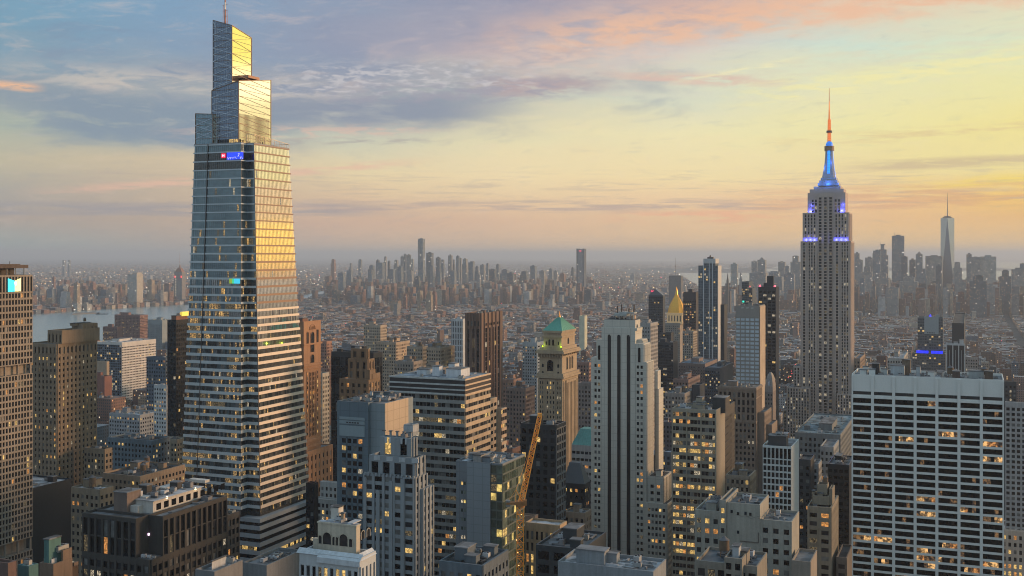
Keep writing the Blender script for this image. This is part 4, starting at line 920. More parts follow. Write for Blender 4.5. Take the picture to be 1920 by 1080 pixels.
# ---- striped office block
b = Bld('office_block', 'broad striped office block with white plant boxes on its pale roof, left of centre', 'building', 731, 871.5, 918.5, 620, walls=wall(.25,.255,.25,.8,.12), roof=roofm(.24,.27,.31))
z = b.H(711); q = st(cp=2.35, rp=4.35, wf=.93, hf=.55, dp=.12, ds=.55, lit=.26, top=0, ribbon=True, blind=.22, lk=(3,4,5,5,6,5))
qw = st(cp=2.35, rp=4.35, wf=.96, hf=.50, dp=.1, ds=.55, lit=.13, top=0, ribbon=True, blind=.25, mats=wall(.50,.39,.27), lk=(3,5,5))  # west cladding lighter and warmer than the front: sunlight put into the colour
b.tier(b.rect(731,871.5,918.5), 0, z, None, None, par=.5)
zz = b.H(740)
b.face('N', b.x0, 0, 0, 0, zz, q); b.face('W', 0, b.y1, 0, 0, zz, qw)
dk = MB(); wh = MB(); wl = MB()
for ya, yb in ((713.5,721),(724,730.5),(733,739)):
    dk.box(b.x0, .3, -.3, b.y1, b.H(yb), b.H(ya))
for ya, yb in ((721,724),(730.5,733),(739,742),(710.5,713.5)):
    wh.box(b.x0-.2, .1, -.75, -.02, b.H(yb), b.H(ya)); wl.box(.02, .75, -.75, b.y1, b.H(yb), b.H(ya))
dk.build('louvre_band', plain(.018,.018,.022,.5), b.e); wh.build('trim_band', wall(.46,.48,.48), b.e); wl.build('trim_band', wall(.58,.44,.31), b.e)  # second trim is a sunlit copy of the first, warmth put into the colour
for xa, xb_, ya, yb, h in ((760,779,14,22,3.0),(793,806,12,17,5.5),(812,824,20,26,6.5),(822,850,10,22,4.6)):
    xa, xb_ = b.ux(xa), b.ux(xb_); b.bulk(xa, xb_, ya, yb, z-.4, h, wall(.58,.60,.63))
b.clutter((b.x0+2, -2, 3, b.y1-2), z-.4, 7); b.done()
b = Bld('office_block', 'lower sunlit wing with stair step balconies right of the striped office block', 'building', 905, 918.5, 931, 690, walls=wall(.46,.35,.25), roof=GREYROOF)
b.tier(b.rect(905,918.5,931), 0, b.H(748), None, st(cp=5,rp=4.3,wf=.7,hf=.5,dp=.3,ds=.4,lit=.03,top=2)); b.tier((b.x0, 3, b.y1, b.y1+8), 0, b.H(770), None, q); b.done()
# ---- grey stepped art deco tower, foreground
b = Bld('apartment_tower', 'grey art deco tower with vertical piers and stepped crown in the foreground, left of centre', 'skyscraper', 682, 782, 811, 430, walls=wall(.23,.255,.275,.8,.12), roof=GREYROOF, parts=True)
PALE = wall(.42,.44,.46)
x = b.ux; q = st(cp=4.6, rp=3.35, wf=.74, hf=.56, dp=.5, ds=.12, lit=.10, top=0, blind=.22, lk=(3,3,4,5))
qw = st(cp=3.0, rp=3.35, wf=.5, hf=.6, dp=.55, ds=.12, lit=.03, top=0, blind=.15)
y3 = b.vy(811)
b.tier((x(682), x(777), 0, y3-3), 0, b.H(896), q, None); b.face('W', 0, y3-3, x(777), 0, b.H(896), qw)
b.tier((x(777), x(782)+.2, 4, y3), 0, b.H(921), None, qw)
b.tier((x(689), x(775), 2, y3-4), b.H(896), b.H(861), st(cp=5.2, rp=8.4, wf=.6, hf=.9, dp=.7, ds=.1, lit=.2, top=2.4, lk=(4,5)), qw)
b.tier((x(705), x(764), 4, y3-6), b.H(861), b.H(826), st(cp=6.6, rp=8.2, wf=.42, hf=.9, dp=.8, ds=.1, lit=.1, top=0, lk=(3,)), st(cp=2.6, rp=8.2, wf=.45, hf=.9, dp=.6, ds=.1, lit=0, top=0))
pl = MB()
for k in range(4):
    w = (x(764)-x(705))/4.0; u = x(705)+w*(k+.5)
    pl.box(u-1.1, u+1.1, 3.3, 4.1, b.H(838), b.H(827)); pl.box(x(689)+k*5.6+2.2, x(689)+k*5.6+5.0, 1.2, 2.0, b.H(870), b.H(862))
for k in range(30): zc = b.H(905)-k*3.35; pl.box(x(682)+.35, x(682)+1.6, -.62, -.5, zc-2.3, zc)
pl.build('pale_panel', PALE, b.e)
pr = MB()
for k, zf in ((0.0,902),(.27,925),(.52,905),(.75,900)): u = x(682)+(x(777)-x(682))*k; pr.box(u+.4 if k == 0 else u, u+1.5, -.95, -.4, 0, b.H(zf))
for k in range(14): u = x(684)+k*1.65; pr.box(u, u+.7, -.7, 0, b.H(899), b.H(893))
pr.build('pier', b.walls, b.e)
b.tier((x(739), x(756), 8, 13), b.H(826), b.H(804), par=.3)
c = MB(); c.box(x(739)-.1, x(756)+.1, 7.9, 13.1, b.H(818), b.H(806)); c.build('tank_house', wall(.34,.36,.38), b.e)
for k in range(5): b.bulk(x(706)+k*3.0, x(706)+k*3.0+.7, 5, 5.7, b.H(826)-.5, 2.4)
b.clutter((x(706), x(762), 5, y3-7), b.H(826)-1, 5); b.done()
# ---- white penthouse block bottom left of centre
b = Bld('apartment_building', 'white columned block with an arched cream penthouse at the bottom, left of centre', 'building', 563, 674, 702, 350, walls=wall(.44,.47,.49,.8,.1), roof=PALEROOF, parts=True)
z = b.H(1046); x = b.ux
q = st(cp=2.15, rp=3.9, wf=.6, hf=.82, dp=.55, ds=.1, lit=.18, top=4.2, blind=.1, lk=(3,5,5))
qw = st(cp=2.6, rp=14, wf=.45, hf=.95, dp=.6, ds=.2, lit=0, top=3.4)
b.tier((x(563), 0, 0, b.y1), 0, z, q, qw)
c = MB(); c.poly([(x(563)-.9,-1.0,z-.4),(x(599),-1.0,z-.4),(x(599),.9,z+.9),(x(563)-.9,.9,z+.9)]); c.poly([(x(598),-1.4,z-.9),(.9,-1.4,z-.9),(.9,.9,z+.9),(x(598),.9,z+.9)]); c.poly([(.9,-1.4,z-.9),(.9,b.y1,z-.9),(-.9,b.y1,z+.9),(-.9,.9,z+.9)]); c.box(x(598),.88,-1.38,-.6,z-2.6,z-.92); c.build('cornice', wall(.50,.53,.56), b.e)
q2 = st(cp=3.0, rp=6, wf=.3, hf=.4, dp=.1, ds=.1, lit=0, top=9)
b.wallP = MB(); px0, px1 = x(580), x(659)-1.2; zP = z+8.2
m = wall(.46,.41,.33); b.wallP.box(px0, px1, 5, b.y1-2, z-1, zP); b.wallP.box(px0-.2, px1+.2, 4.8, b.y1-1.8, zP, zP+.5); b.wallP.box(x(566), px0, 8, b.y1-3, z-1, z+2.6); b.wallP.build('penthouse', m, b.e)
c = MB(); c.box(px0+.3, px1-.3, 5.3, b.y1-2.3, zP+.5, zP+.62); c.build('penthouse_roof', roofm(.34,.33,.36), [c_ for c_ in b.e.children if c_.name.startswith('penthouse')][0])
def pa(uc, w, za, zb):
    arch_on(b, 'N', uc, w, za, zb, 5, DARK2, .14, m)
for uc in (px0+3.6, px1-4.6): pa(uc, 3.3, z+1.6, z+5.6); pa(uc-2.6, 1.4, z+1.6, z+4.4); pa(uc+2.6, 1.4, z+1.6, z+4.4)
pa((px0+px1)/2, 1.3, z+1.6, z+4.6)
arch_on(b, 'W', 9, 2.2, z+3.4, z+6.2, px1, DARK2, .12, m); arch_on(b, 'W', 12.5, 2.2, z+3.4, z+6.2, px1, DARK2, .12, m)
b.bulk(px0+3, px0+6, 8, 11, zP+.6, 4.2, wall(.48,.46,.42)); b.bulk(px1-7.5, px1-6.5, 8, 9, zP+.6, 2.4, TAN)
b.clutter((px0+1, px1-1, 10, b.y1-3), zP+.6, 2, 0, .7); b.clutter((px1+.3, -.6, 5, b.y1-2), z-1, 3, 0, .5); b.done()
# ---- grey slab with green glass corner
b = Bld('office_tower', 'grey blank slab with a green glass corner bay, right of the grey stepped tower', 'skyscraper', 855, 920, 963, 480, walls=wall(.15,.175,.20,.7,.08,0,5.0), roof=PALEROOF)
x = b.ux; z = b.H(868)
b.tier((x(855), x(876.5), 0, b.y1), 0, z, None, None, roof=False)
b.tier((x(876.5), x(920), -.6, b.y1), 0, z, None, None, roof=False)
c = MB(); c.box(x(876.5)+.02, x(920)-.02, -.75, -.58, 0, z-.4); c.build('blank_panel', wall(.20,.235,.265,.7,.06,0,4.4), b.e)
GRN = [glass(.035,.055,.045,.12,0,.8), glass(.06,.085,.07,.15,0,.8), glass(.09,.12,.10,.3), L_WARM, litm(1.0,.72,.20,1.0,.35,.5), L_DIM, L_WHITE]
qg = st(cp=2.6, rp=3.9, wf=.92, hf=.82, dp=.12, ds=.15, lit=.13, top=.8, ribbon=False, blind=.2, mats=wall(.09,.11,.10), lk=(4,4,5,3))
yg = b.vy(963)
b.tier((x(920), x(941.5), .2, yg), 0, z, qg, qg, roof=False)
c = MB(); c.box(x(855)+.4, x(941)-.4, .8, yg-1, z-1.1, z-.9); c.build('roof', PALEROOF, b.e)
b.face('N', x(864), x(874), 0, 0, b.H(902), st(cp=1.1, rp=3.9, wf=.7, hf=.35, dp=.05, ds=.05, lit=.3, top=0, lk=(3,6,4)))
b.bulk(x(882), x(896), 3, 8, z-1, 3.2, GREYS); b.clutter((x(856), x(938), 3, yg-2), z-1, 9); b.mast(x(925), 5, z-1, 4.5)
b.done(GRN)
# ---- bronze tower
b = Bld('office_tower', 'bronze flat topped tower with an orange lit crown floor, left of the green roofed tower', 'skyscraper', 872, 903, 942.5, 1150, walls=wall(.145,.088,.066,.6,.08), roof=DARKROOF)
z = b.H(587); q = st(cp=8.0, rp=5, wf=.74, hf=.93, dp=1.0, ds=.12, lit=.06, top=0, blind=.03, lk=(3,6)); b.tier(b.rect(872,903,942.5), 0, z, None, None)
b.face('N', b.x0+2, -1.5, 0, 0, b.H(617), st(cp=6.0, rp=5, wf=.6, hf=.95, dp=1.0, ds=.1, lit=.04, top=0, blind=.02)); b.face('W', 6, b.y1-9, 0, 0, b.H(616), q)
b.face('N', b.x0+2, -1.5, 0, b.H(612), b.H(602), st(cp=4.0, rp=6, wf=.5, hf=.9, dp=.8, ds=.1, lit=.25, top=0, lk=(3,4)))
b.face('W', 6, b.y1-9, 0, b.H(612), b.H(607), st(cp=4.0, rp=6, wf=.8, hf=.9, dp=.6, ds=.1, lit=.9, top=0, lk=(4,4,4,3)))
c = MB()
for k in range(5): u = b.x0+2+k*(abs(b.x0)-4)/4; c.box(u-.25, u+.25, -1.25, 0, 0, z)
for k in range(5): u = 6+k*(b.y1-15)/4; c.box(0, 1.25, u-.3, u+.3, 0, z)
c.build('rib', wall(.22,.13,.10,.6), b.e); b.clutter((b.x0+4,-3,3,b.y1-3), z-1, 6); b.done()
# ---- green pyramid roofed stone tower
b = Bld('office_tower', 'stone tower with a green copper pyramid roof, arched belfry windows and two green floodlights', 'skyscraper', 1009, 1054.5, 1084, 880, walls=wall(.37,.29,.20), roof=GREYROOF)
z = b.H; yb = b.vy(1084); x = b.ux
q = st(cp=2.35, rp=3.9, wf=.48, hf=.55, dp=.5, ds=.2, lit=.14, top=1, lk=(3,3,6,5))
b.tier(b.rect(1009,1054.5,1084), 0, z(712), None, None, par=0)
for ua, ub in ((x(1011.5),x(1020)),(x(1024),x(1041)),(x(1044),x(1052.5))): b.face('N', ua, ub, 0, 0, z(712), q)
b.face('W', 1.5, 5.5, 0, 0, z(715), q); b.face('W', yb-6, yb-1.5, 0, 0, z(715), q); b.face('W', 7, yb-7.5, 0, 0, z(715), st(cp=3.6, rp=30, wf=.45, hf=.97, dp=1.1, ds=.2, lit=0, top=2))
b.tier((x(1010.5), x(1053), 1.0, yb-1.2), z(712), z(655), None, None, par=0)
r4 = (x(1017), x(1050.5), 2.6, yb-3.2); b.tier(r4, z(655), z(622), None, None, par=0)
def ring(r, za, zb, o): b.wall.box(r[0]-o, r[1]+o, r[2]-o, r[3]+o, za, zb)
base = (x(1009), 0, 0, yb)
ring(base, z(710), z(706), 1.6); ring(base, z(706), z(701), .9); ring(base, z(664), z(660), 1.8); ring(base, z(660), z(657), 1.0); ring(r4, z(657), z(651), 1.2); ring(r4, z(634), z(631), .9); ring(r4, z(625), z(621), 1.0)
for k in range(16): u = x(1010)+k*(0-x(1010))/15; b.wall.box(u-.3, u+.3, -.7, 1.0, z(671), z(664))
for k in range(9): u = 1+k*(yb-2)/8; b.wall.box(-.7, .9, u-.3, u+.3, z(668), z(660))
arch_on(b, 'N', x(1031), 6.2, z(697), z(675), 1.0, DARK, .5)
for u in (1017, 1046): arch_on(b, 'N', x(u), 2.0, z(690), z(683), 1.0, DARK2, .2); arch_on(b, 'N', x(u), 2.0, z(703), z(697), 1.0, DARK2, .2)
for k in range(3): arch_on(b, 'W', yb*.33+k*yb*.17, 3.0, z(698)+1, z(672), x(1053), DARK2, .35)
for k in (-1, 1): arch_on(b, 'N', (r4[0]+r4[1])/2+k*1.6-1, 2.0, z(649), z(637), 2.6, DARK, .25)
for u in (.16, .84): arch_on(b, 'N', r4[0]+(r4[1]-r4[0])*u, 1.6, z(648), z(641), 2.6, DARK2, .2)
arch_on(b, 'W', (r4[2]+r4[3])/2, 3.2, z(648), z(636), r4[1], DARK2, .3)
for k in range(5): u = r4[0]+2+k*3.2; b.wall.box(u-.5, u+.5, r4[2]-.2, r4[2], z(629), z(626.5))
cx, cy = (r4[0]+r4[1])/2, (r4[2]+r4[3])/2; zt = EYE-(598-HY)*890/F; zt = z(600)+1
c = MB(); c.frust([(r4[0]-1,r4[2]-1),(r4[1]+1,r4[2]-1),(r4[1]+1,r4[3]+1),(r4[0]-1,r4[3]+1)], [(cx-1.3,cy-1.3),(cx+1.3,cy-1.3),(cx+1.3,cy+1.3),(cx-1.3,cy+1.3)], z(622), zt)
for k in range(9):
    t = k/8; xx = r4[0]-1+(r4[1]-r4[0]+2)*t; c.bar((xx, r4[2]-1.05, z(622)+.1), (cx+(xx-cx)*.14, cy-1.35, zt), .13); yy = r4[2]-1+(r4[3]-r4[2]+2)*t; c.bar((r4[1]+1.05, yy, z(622)+.1), (cx+1.35, cy+(yy-cy)*.14, zt), .13)
c.build('copper_roof', wall(.10,.33,.25,.7,.15), b.e)
c = MB(); c.cyl(cx, cy, zt-.3, zt+1.5, 1.1, .8, 8); c.cyl(cx, cy, zt+1.5, zt+5, .7, .3, 8); c.build('finial', plain(.45,.25,.08,.4,.5), b.e)
for u in (r4[0]-.2, r4[1]+.3):
    c = MB(); c.cyl(u, r4[2]-1.6, z(652), z(649.5), .5, .35, 8); c.build('floodlight', plain(.55,.9,.02,.5,0,1.4), b.e)
    p = Vector((b.X0+(u)*CS+(r4[2]-2.2)*SN, b.Y0-u*SN+(r4[2]-2.2)*CS, z(648))); FLOODS.append((p, (.6,.9,.05), 350, .5))
b.done()
# ---- building with the mansard roof
b = Bld('office_building', 'black block with a steep slate mansard roof right of the dark glazed tower', 'building', 1056, 1096, 1107, 640, walls=plain(.025,.028,.034,.5), roof=DARKROOF)
z = b.H(908); q = st(cp=3.0, rp=4.0, wf=.4, hf=.45, dp=.15, ds=.12, lit=.14, top=2, lk=(3,4,6)); r = b.rect(1056,1096,1107); b.tier(r, 0, z, q, q, par=0, roof=False)
c = MB(); c.frust([(r[0],r[2]),(r[1],r[2]),(r[1],r[3]),(r[0],r[3])], [(r[0]+2,r[2]+5),(r[1]-4.5,r[2]+5),(r[1]-4.5,r[3]-3),(r[0]+2,r[3]-3)], z, b.H(872)); c.build('mansard_roof', wall(.07,.085,.10,.6,.1), b.e); b.done()
b = Bld('office_building', 'pale block with a teal copper hipped roof left of the stone tower with black stripes', 'building', 1072, 1112, 1118, 800, walls=wall(.32,.32,.32), roof=GREYROOF)
z = b.H(836); r = b.rect(1072,1112,1118); r = (r[0], r[1], r[2], r[2]+22); b.tier(r, 0, z, st(cp=3.2, rp=5, wf=.8, hf=.4, dp=.2, ds=.3, lit=.15, top=3), None, par=0, roof=False)
c = MB(); c.frust([(r[0],r[2]),(r[1],r[2]),(r[1],r[3]),(r[0],r[3])], [(r[0]+4,r[2]+7),(r[1],r[2]+7),(r[1],r[3]-5),(r[0]+4,r[3]-5)], z, b.H(808)); c.build('copper_roof', wall(.10,.27,.25), b.e); b.done()
# ---- stone tower with black stripes
b = Bld('office_tower', 'pale limestone tower with three black vertical stripes and masts on its roof, at centre', 'skyscraper', 1108, 1214, 1229, 676, walls=wall(.50,.485,.435,.8,.09,0,5.5), roof=DARKROOF)
z = b.H; x = b.ux
# slab with recessed slots built as separate piers
yb = b.vy(1229); zt = z(640)
c = MB(); sl = [(1142.5,634),(1160.3,634),(1178.3,634)]
back = .55
b.foot.append((x(1108), x(1214), 0, yb))
W_ = b.wall
xs = [x(1128)]
for p_, _ in sl: xs += [x(p_)-1.15, x(p_)+1.15]
xs.append(x(1191))
ztm = z(616)
for i in range(0, len(xs), 2): W_.box(xs[i], xs[i+1], 0, back+.01, 0, ztm)
W_.box(xs[0], xs[-1], back, yb-3, 0, ztm)
dk = MB()
for i in range(1, len(xs)-1, 2):
    W_.box(xs[i], xs[i+1], 0, back, z(632)+.9, ztm); dk.box(xs[i], xs[i+1], back-.06, back-.01, 0, z(632)+.9)
    arch_pts = 8
    for k in range(arch_pts):   # little arch fillet over each slot
        t = math.pi*k/(arch_pts-1); W_.box(xs[i]+1-math.cos(t)-.08, xs[i]+1-math.cos(t)+.08, 0.01, back, z(632)+.9-(1-math.sin(t)), z(632)+.91)
dk.build('slot_window', plain(.006,.006,.008,.5), b.e)
# flanking lower shoulders with paired windows
q = st(cp=2.35, rp=3.85, wf=.62, hf=.5, dp=.3, ds=.28, lit=.13, top=0, blind=.25, lk=(3,4,4,5))
W_.box(x(1108), xs[0], .3, yb-2, 0, z(674)); W_.box(x(1118), xs[0], .3, yb-4, z(674), z(640))
b.face('N', x(1113.2), xs[0]-.4, .3, 0, z(683), dict(q)); arch_on(b, 'N', x(1123.3), 1.7, z(678), z(650), .3, DARK, .15)
W_.box(xs[-1], x(1212), .3, yb-2, 0, z(679)); W_.box(xs[-1], x(1206.5), .3, yb-3, z(679), z(645))
b.face('N', xs[-1]+.5, x(1206.5), .3, 0, z(683), dict(q)); arch_on(b, 'N', x(1198.5), 1.8, z(680), z(652), .3, DARK, .15)
# top block
W_.box(x(1131), x(1190.5), .8, yb*.62, ztm, z(601)); W_.box(x(1127), x(1194), .4, yb*.7, ztm-1.5, ztm+.02)
arch_on(b, 'W', yb*.25, 2.2, z(623), z(609), x(1190.5), DARK2, .25)
W_.box(x(1190.5), x(1194), 3, yb*.62, ztm, z(617)); W_.box(xs[-1], x(1201), 4, yb*.8, ztm-12, z(638))
r_ = MB(); r_.box(x(1131)+.4, x(1190.5)-.4, 1.2, yb*.62-.4, z(601), z(601)+.12); r_.box(xs[-1]+.3, x(1208)-.3, 1.6, yb-4, z(655), z(655)+.1); r_.build('roof', DARKROOF, b.e)
# vertical flutes on the sunlit side
fl = MB()
for pl, y0_, y1_, zc in ((x(1212), .3, yb-2, z(681)), (x(1206.5), .4, yb-3, z(647)), (x(1201), 4, yb*.8, z(640))):
    n = int((y1_-y0_)/2.1)
    for k in range(n): u = y0_+.5+k*2.1; fl.box(pl, pl+.55, u, u+1.15, 0, zc)
fl.build('flute', b.walls, b.e)
q2 = st(cp=2.1, rp=3.85, wf=.4, hf=.45, dp=.1, ds=.1, lit=.03, top=0, blind=.15)
# lower wings to the right
z2 = z(893); z3 = z(942)
W_.box(x(1214), x(1243), 1.0, yb+2, 0, z2); b.face('N', x(1216), x(1240), 1.0, z3, z2-4, dict(q, cp=3.4, wf=.5)); b.face('W', 1.5, yb, x(1243), z3, z2, st(cp=3.2, rp=20, wf=.35, hf=.9, dp=.5, ds=.2, lit=0, top=1))
W_.box(x(1207), x(1251), -.5, yb+8, 0, z3); b.face('N', x(1214), x(1249), -.5, 0, z3-2, dict(q)); b.face('W', 0, yb+8, x(1251), 0, z3, st(cp=2.6, rp=3.85, wf=.5, hf=.55, dp=.3, ds=.25, lit=.02, top=1))
W_.box(x(1251), x(1251)+3, yb-6, yb+14, 0, z(962)); b.face('W', yb-6, yb+14, x(1251)+3, 0, z(962), st(cp=2.6, rp=3.85, wf=.5, hf=.55, dp=.3, ds=.25, lit=.02, top=1))
b.roof.box(x(1216), x(1242), 1.6, yb, z2, z2+.1); b.roof.box(x(1243), x(1250), .5, yb+6, z3, z3+.1)
b.clutter((x(1217), x(1240), 2, yb-2), z2, 5); b.bulk(x(1228), x(1238), 2, 6, z2, 3.5, b.walls)
b.foot.append((x(1207), x(1251)+4, 0, yb+14))
W_.box(x(1214), x(1222), yb-2, yb+9, 0, z(735)); W_.box(x(1214), x(1220), yb-2, yb+5, 0, z(700))
# roof plant platform with masts
pm = MB(); zr = z(601)
pm.box(x(1148), x(1172), 3, 11, zr+2.2, zr+3.8); pm.box(x(1158), x(1186), 4, 10, zr+3.8, zr+4.6)
for u in (1150, 1158, 1167, 1176, 1184): pm.box(x(u)-.2, x(u)+.2, 4, 4.4, zr, zr+3); pm.box(x(u)-.2, x(u)+.2, 9, 9.4, zr, zr+3)
for k in range(8): pm.bar((x(1148+k*4.5), 3.5, zr+2), (x(1151+k*4.5), 9, zr+4.8), .15)
pm.build('roof_platform', plain(.33,.36,.36,.6), b.e)
tn = MB(); tn.cyl(x(1182), 7, zr+.1, zr+2.6, 1.5, n=12); tn.cyl(x(1178), 6, zr+4.6, zr+5.6, 1.0, n=10); tn.build('dish', plain(.55,.38,.26,.6), b.e)
for u, h in ((1151.5, 8.2),(1159.5, 9.2),(1173.5, 7.0),(1183, 9.2)): mt = MB(); mt.cyl(x(u), 7, zr+3.6, zr+h, .42, n=8); mt.build('antenna', plain(.06,.045,.04,.6), b.e)
b.clutter((x(1133), x(1188), 3, yb*.6), zr+.1, 5); b.done()
# ---- lit curved office with dark side
b = Bld('office_tower', 'office slab with warm lit ribbon floors, right of the stone tower with black stripes', 'skyscraper', 1260, 1343, 1346, 620, walls=wall(.27,.24,.19,.8,.1), roof=GREYROOF)
z = b.H; q = st(cp=2.1, rp=4.1, wf=.90, hf=.56, dp=.12, ds=.35, lit=.70, top=1.2, ribbon=True, blind=.12, lk=(3,3,4,5,5,6)); x = b.ux
b.tier((x(1260), 0, 0, 24), 0, z(769), q, None)
c = MB()
for k in range(4): u = x(1261)+k*(x(1342)-x(1261))/3; c.box(u-.35, u+.35, -.75, 0, 0, z(769)-1)
c.build('pier', b.walls, b.e); b.bulk(x(1293), x(1314), 8, 15, z(769)-1, 3.6); b.bulk(x(1298), x(1310), 9, 14, z(769)+2.9, 2.4); b.clutter((x(1262), x(1340), 2, 23), z(769)-1, 10); b.done()
b = Bld('office_tower', 'black windowless looking wing with small slots, right of the lit ribbon office slab', 'skyscraper', 1336, 1347, 1377, 632, walls=wall(.035,.035,.037,.6), roof=GREYROOF)
b.tier(b.rect(1336,1347,1377), 0, b.H(771), None, st(cp=3.4,rp=4.1,wf=.3,hf=.3,dp=.2,ds=.2,lit=.03,top=6,blind=0)); b.bulk(b.x0, 4, 0, 12, b.H(771)-1, 8.5, wall(.03,.032,.036,.6)); b.clutter((b.x0+1,-1,13,b.y1-2), b.H(771)-1, 4); b.done()
# ---- brown classical building
b = Bld('office_tower', 'brown classical tower with pilasters and copper toned side in front of the white grid tower', 'skyscraper', 1347, 1416, 1427, 760, walls=wall(.21,.165,.135), roof=GREYROOF)
z = b.H; x = b.ux; yb = b.vy(1427)
b.tier(b.rect(1347,1416,1427), 0, z(790), st(cp=2.9,rp=3.9,wf=.5,hf=.5,dp=.45,ds=.2,lit=.10,top=1), st(cp=2.6,rp=20,wf=.4,hf=.95,dp=.7,ds=.2,lit=0,top=2), par=0)
b.tier(b.rect(1347,1416,1427), z(790), z(727), st(cp=3.0,rp=5.6,wf=.55,hf=.7,dp=.6,ds=.2,lit=.06,top=3), st(cp=2.6,rp=20,wf=.4,hf=.95,dp=.7,ds=.2,lit=0,top=2))
b.wall.box(b.x0-1, 1, -1, yb+1, z(732), z(729)); b.wall.box(b.x0-.8, .8, -.8, yb+1, z(793), z(790)); b.wall.box(b.x0-.8, .8, -.8, yb+1, z(748), z(746))
b.tier((0, 5, 6, yb+12), 0, z(775), None, st(cp=2.8,rp=4,wf=.4,hf=.5,dp=.3,ds=.2,lit=.02,top=2)); b.tier((-2, 9, 14, yb+14), 0, z(800), None, None)
b.bulk(x(1363), x(1379), 5, 10, z(727)-1, 4); b.clutter((b.x0+2,-2,3,yb-2), z(727)-1, 7); b.done()
# ---- white grid tower behind
b = Bld('office_tower', 'concrete tower with white window panels under a blank brown top, right of centre', 'skyscraper', 1379.5, 1424, 1434, 1050, walls=wall(.25,.235,.22,.8,.08), roof=DARKROOF)
z = b.H; x = b.ux
wp = wall(.52,.60,.66,.3,.1)
b.tier(b.rect(1379.5,1424,1434), 0, z(573), st(cp=4.45, rp=3.75, wf=.80, hf=.62, dp=.45, ds=.25, lit=0, top=11.5, blind=0), None)
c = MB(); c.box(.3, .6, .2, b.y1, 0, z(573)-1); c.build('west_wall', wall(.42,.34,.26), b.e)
c = MB()
for k in range(3): u = x(1390)+k*4.6; c.bar((u,-.7,z(578)),(u+2.4,-.7,z(577.6)),.35)
c.build('white_marking', plain(.6,.66,.62,.6), b.e)
b.clutter((b.x0+1,-1,1,b.y1-1), z(573)-1, 5); b.done([glass(.42,.50,.56,.3,0,.6,.12), glass(.36,.43,.49,.3,0,.6,.12), glass(.42,.50,.56,.3,0,.6,.12), L_WARM, L_OR, L_DIM, L_WHITE])
# ---- small dome topped building
b = Bld('office_tower', 'narrow tower with a barrel vaulted glass top right of the white grid tower', 'skyscraper', 1434, 1449, 1455, 1000, walls=wall(.17,.14,.13), roof=DARKROOF)
r = b.rect(1434,1449,1455); b.tier(r, 0, b.H(735), st(cp=2.6,rp=3.8,wf=.5,hf=.5,dp=.3,ds=.2,lit=.06,top=1), None, par=0)
c = MB(); cx, cy = (r[0]+r[1])/2, (r[2]+r[3])/2
for k in range(5): t0_, t1_ = k/5*1.35, (k+1)/5*1.35; c.frust([(cx+(a-cx)*math.cos(t0_), cy+(d-cy)*math.cos(t0_)) for a, d in ((r[0],r[2]),(r[1],r[2]),(r[1],r[3]),(r[0],r[3]))], [(cx+(a-cx)*math.cos(t1_), cy+(d-cy)*math.cos(t1_)) for a, d in ((r[0],r[2]),(r[1],r[2]),(r[1],r[3]),(r[0],r[3]))], b.H(735)+17*math.sin(t0_), b.H(735)+17*math.sin(t1_), 0)
c.build('vault', wall(.20,.17,.16,.5), b.e); c = MB(); c.poly([(r[0]+2.5,r[2]+.35,b.H(735)+5),(r[1]-2,r[2]+.35,b.H(735)+5),(r[1]-3.5,r[2]+1.6,b.H(735)+12),(r[0]+3,r[2]+1.6,b.H(735)+12)]); c.build('skylight', glass(.2,.2,.22,.1,.6), b.e); b.done()
# ---- tallest blue glass tower
b = Bld('apartment_tower', 'slender blue glass tower with white fins and a cap, left of the white grid tower', 'skyscraper', 1309.5, 1345, 1352, 1650, walls=plain(.055,.085,.11,.3), roof=DARKROOF)
z = b.H; x = b.ux
b.tier(b.rect(1309.5,1345,1352), 0, z(498), st(cp=2.9,rp=3.8,wf=.86,hf=.7,dp=.25,ds=.15,lit=.07,top=0,blind=.05,lk=(6,6,3),mats=plain(.07,.10,.125,.4)), None)
b.tier((x(1319), x(1341), 1, b.y1-3), z(498), z(487), par=.5)
c = MB()
for u in (1319.5, 1330, 1336): c.box(x(u)-.5, x(u)+.5, -1.0, 0, 0, z(498)+6)
c.build('fin', wall(.5,.54,.58,.5,.05), b.e)
c = MB(); c.box(x(1319)-.3, x(1341)+.3, .6, b.y1-3, z(494), z(485)); c.box(.4, 1.0, -.2, b.y1-2, 0, z(498)); c.build('crown_cap', wall(.46,.46,.46,.6,.05), b.e)
c = MB(); c.box(x(1325), x(1336), 4, 10, z(485), z(482)); c.cyl(x(1330), 7, z(482), z(478), 1.6, .6, 8); c.build('roof_plant', plain(.10,.08,.08), b.e)
b.done([glass(.06,.095,.125,.1,.3,.8), glass(.09,.13,.16,.1,.3,.8), glass(.16,.2,.22,.2,.3,.6), L_WARM, L_OR, L_DIM, L_WHITE])
# ---- gable topped dark tower
b = Bld('office_tower', 'dark blue tower with a gabled top left of the gold pyramid', 'skyscraper', 1216, 1243, 1247, 1750, walls=plain(.03,.04,.055,.35), roof=DARKROOF)
r = b.rect(1216,1243,1247); z = b.H(554); b.tier(r, 0, z, st(cp=2.9,rp=3.8,wf=.7,hf=.5,dp=.1,ds=.1,lit=.05,top=2,blind=.02,lk=(6,3)), None, par=0)
c = MB(); cx = (r[0]+r[1])/2; v = [(r[0],r[2],z),(r[1],r[2],z),(cx,r[2],z+9.5),(r[0],r[3],z),(r[1],r[3],z),(cx,r[3],z+9.5)]
c.poly([v[0],v[1],v[2]]); c.poly([v[1],v[4],v[5],v[2]]); c.poly([v[3],v[0],v[2],v[5]]); c.poly([v[4],v[3],v[5]]); c.build('gable_roof', plain(.10,.12,.15,.4), b.e); b.done()
b = Bld('office_tower', 'pale tower with a red lit crown line behind the gabled tower', 'skyscraper', 1219, 1236, 1240, 2300, walls=wall(.2,.2,.22), roof=DARKROOF)
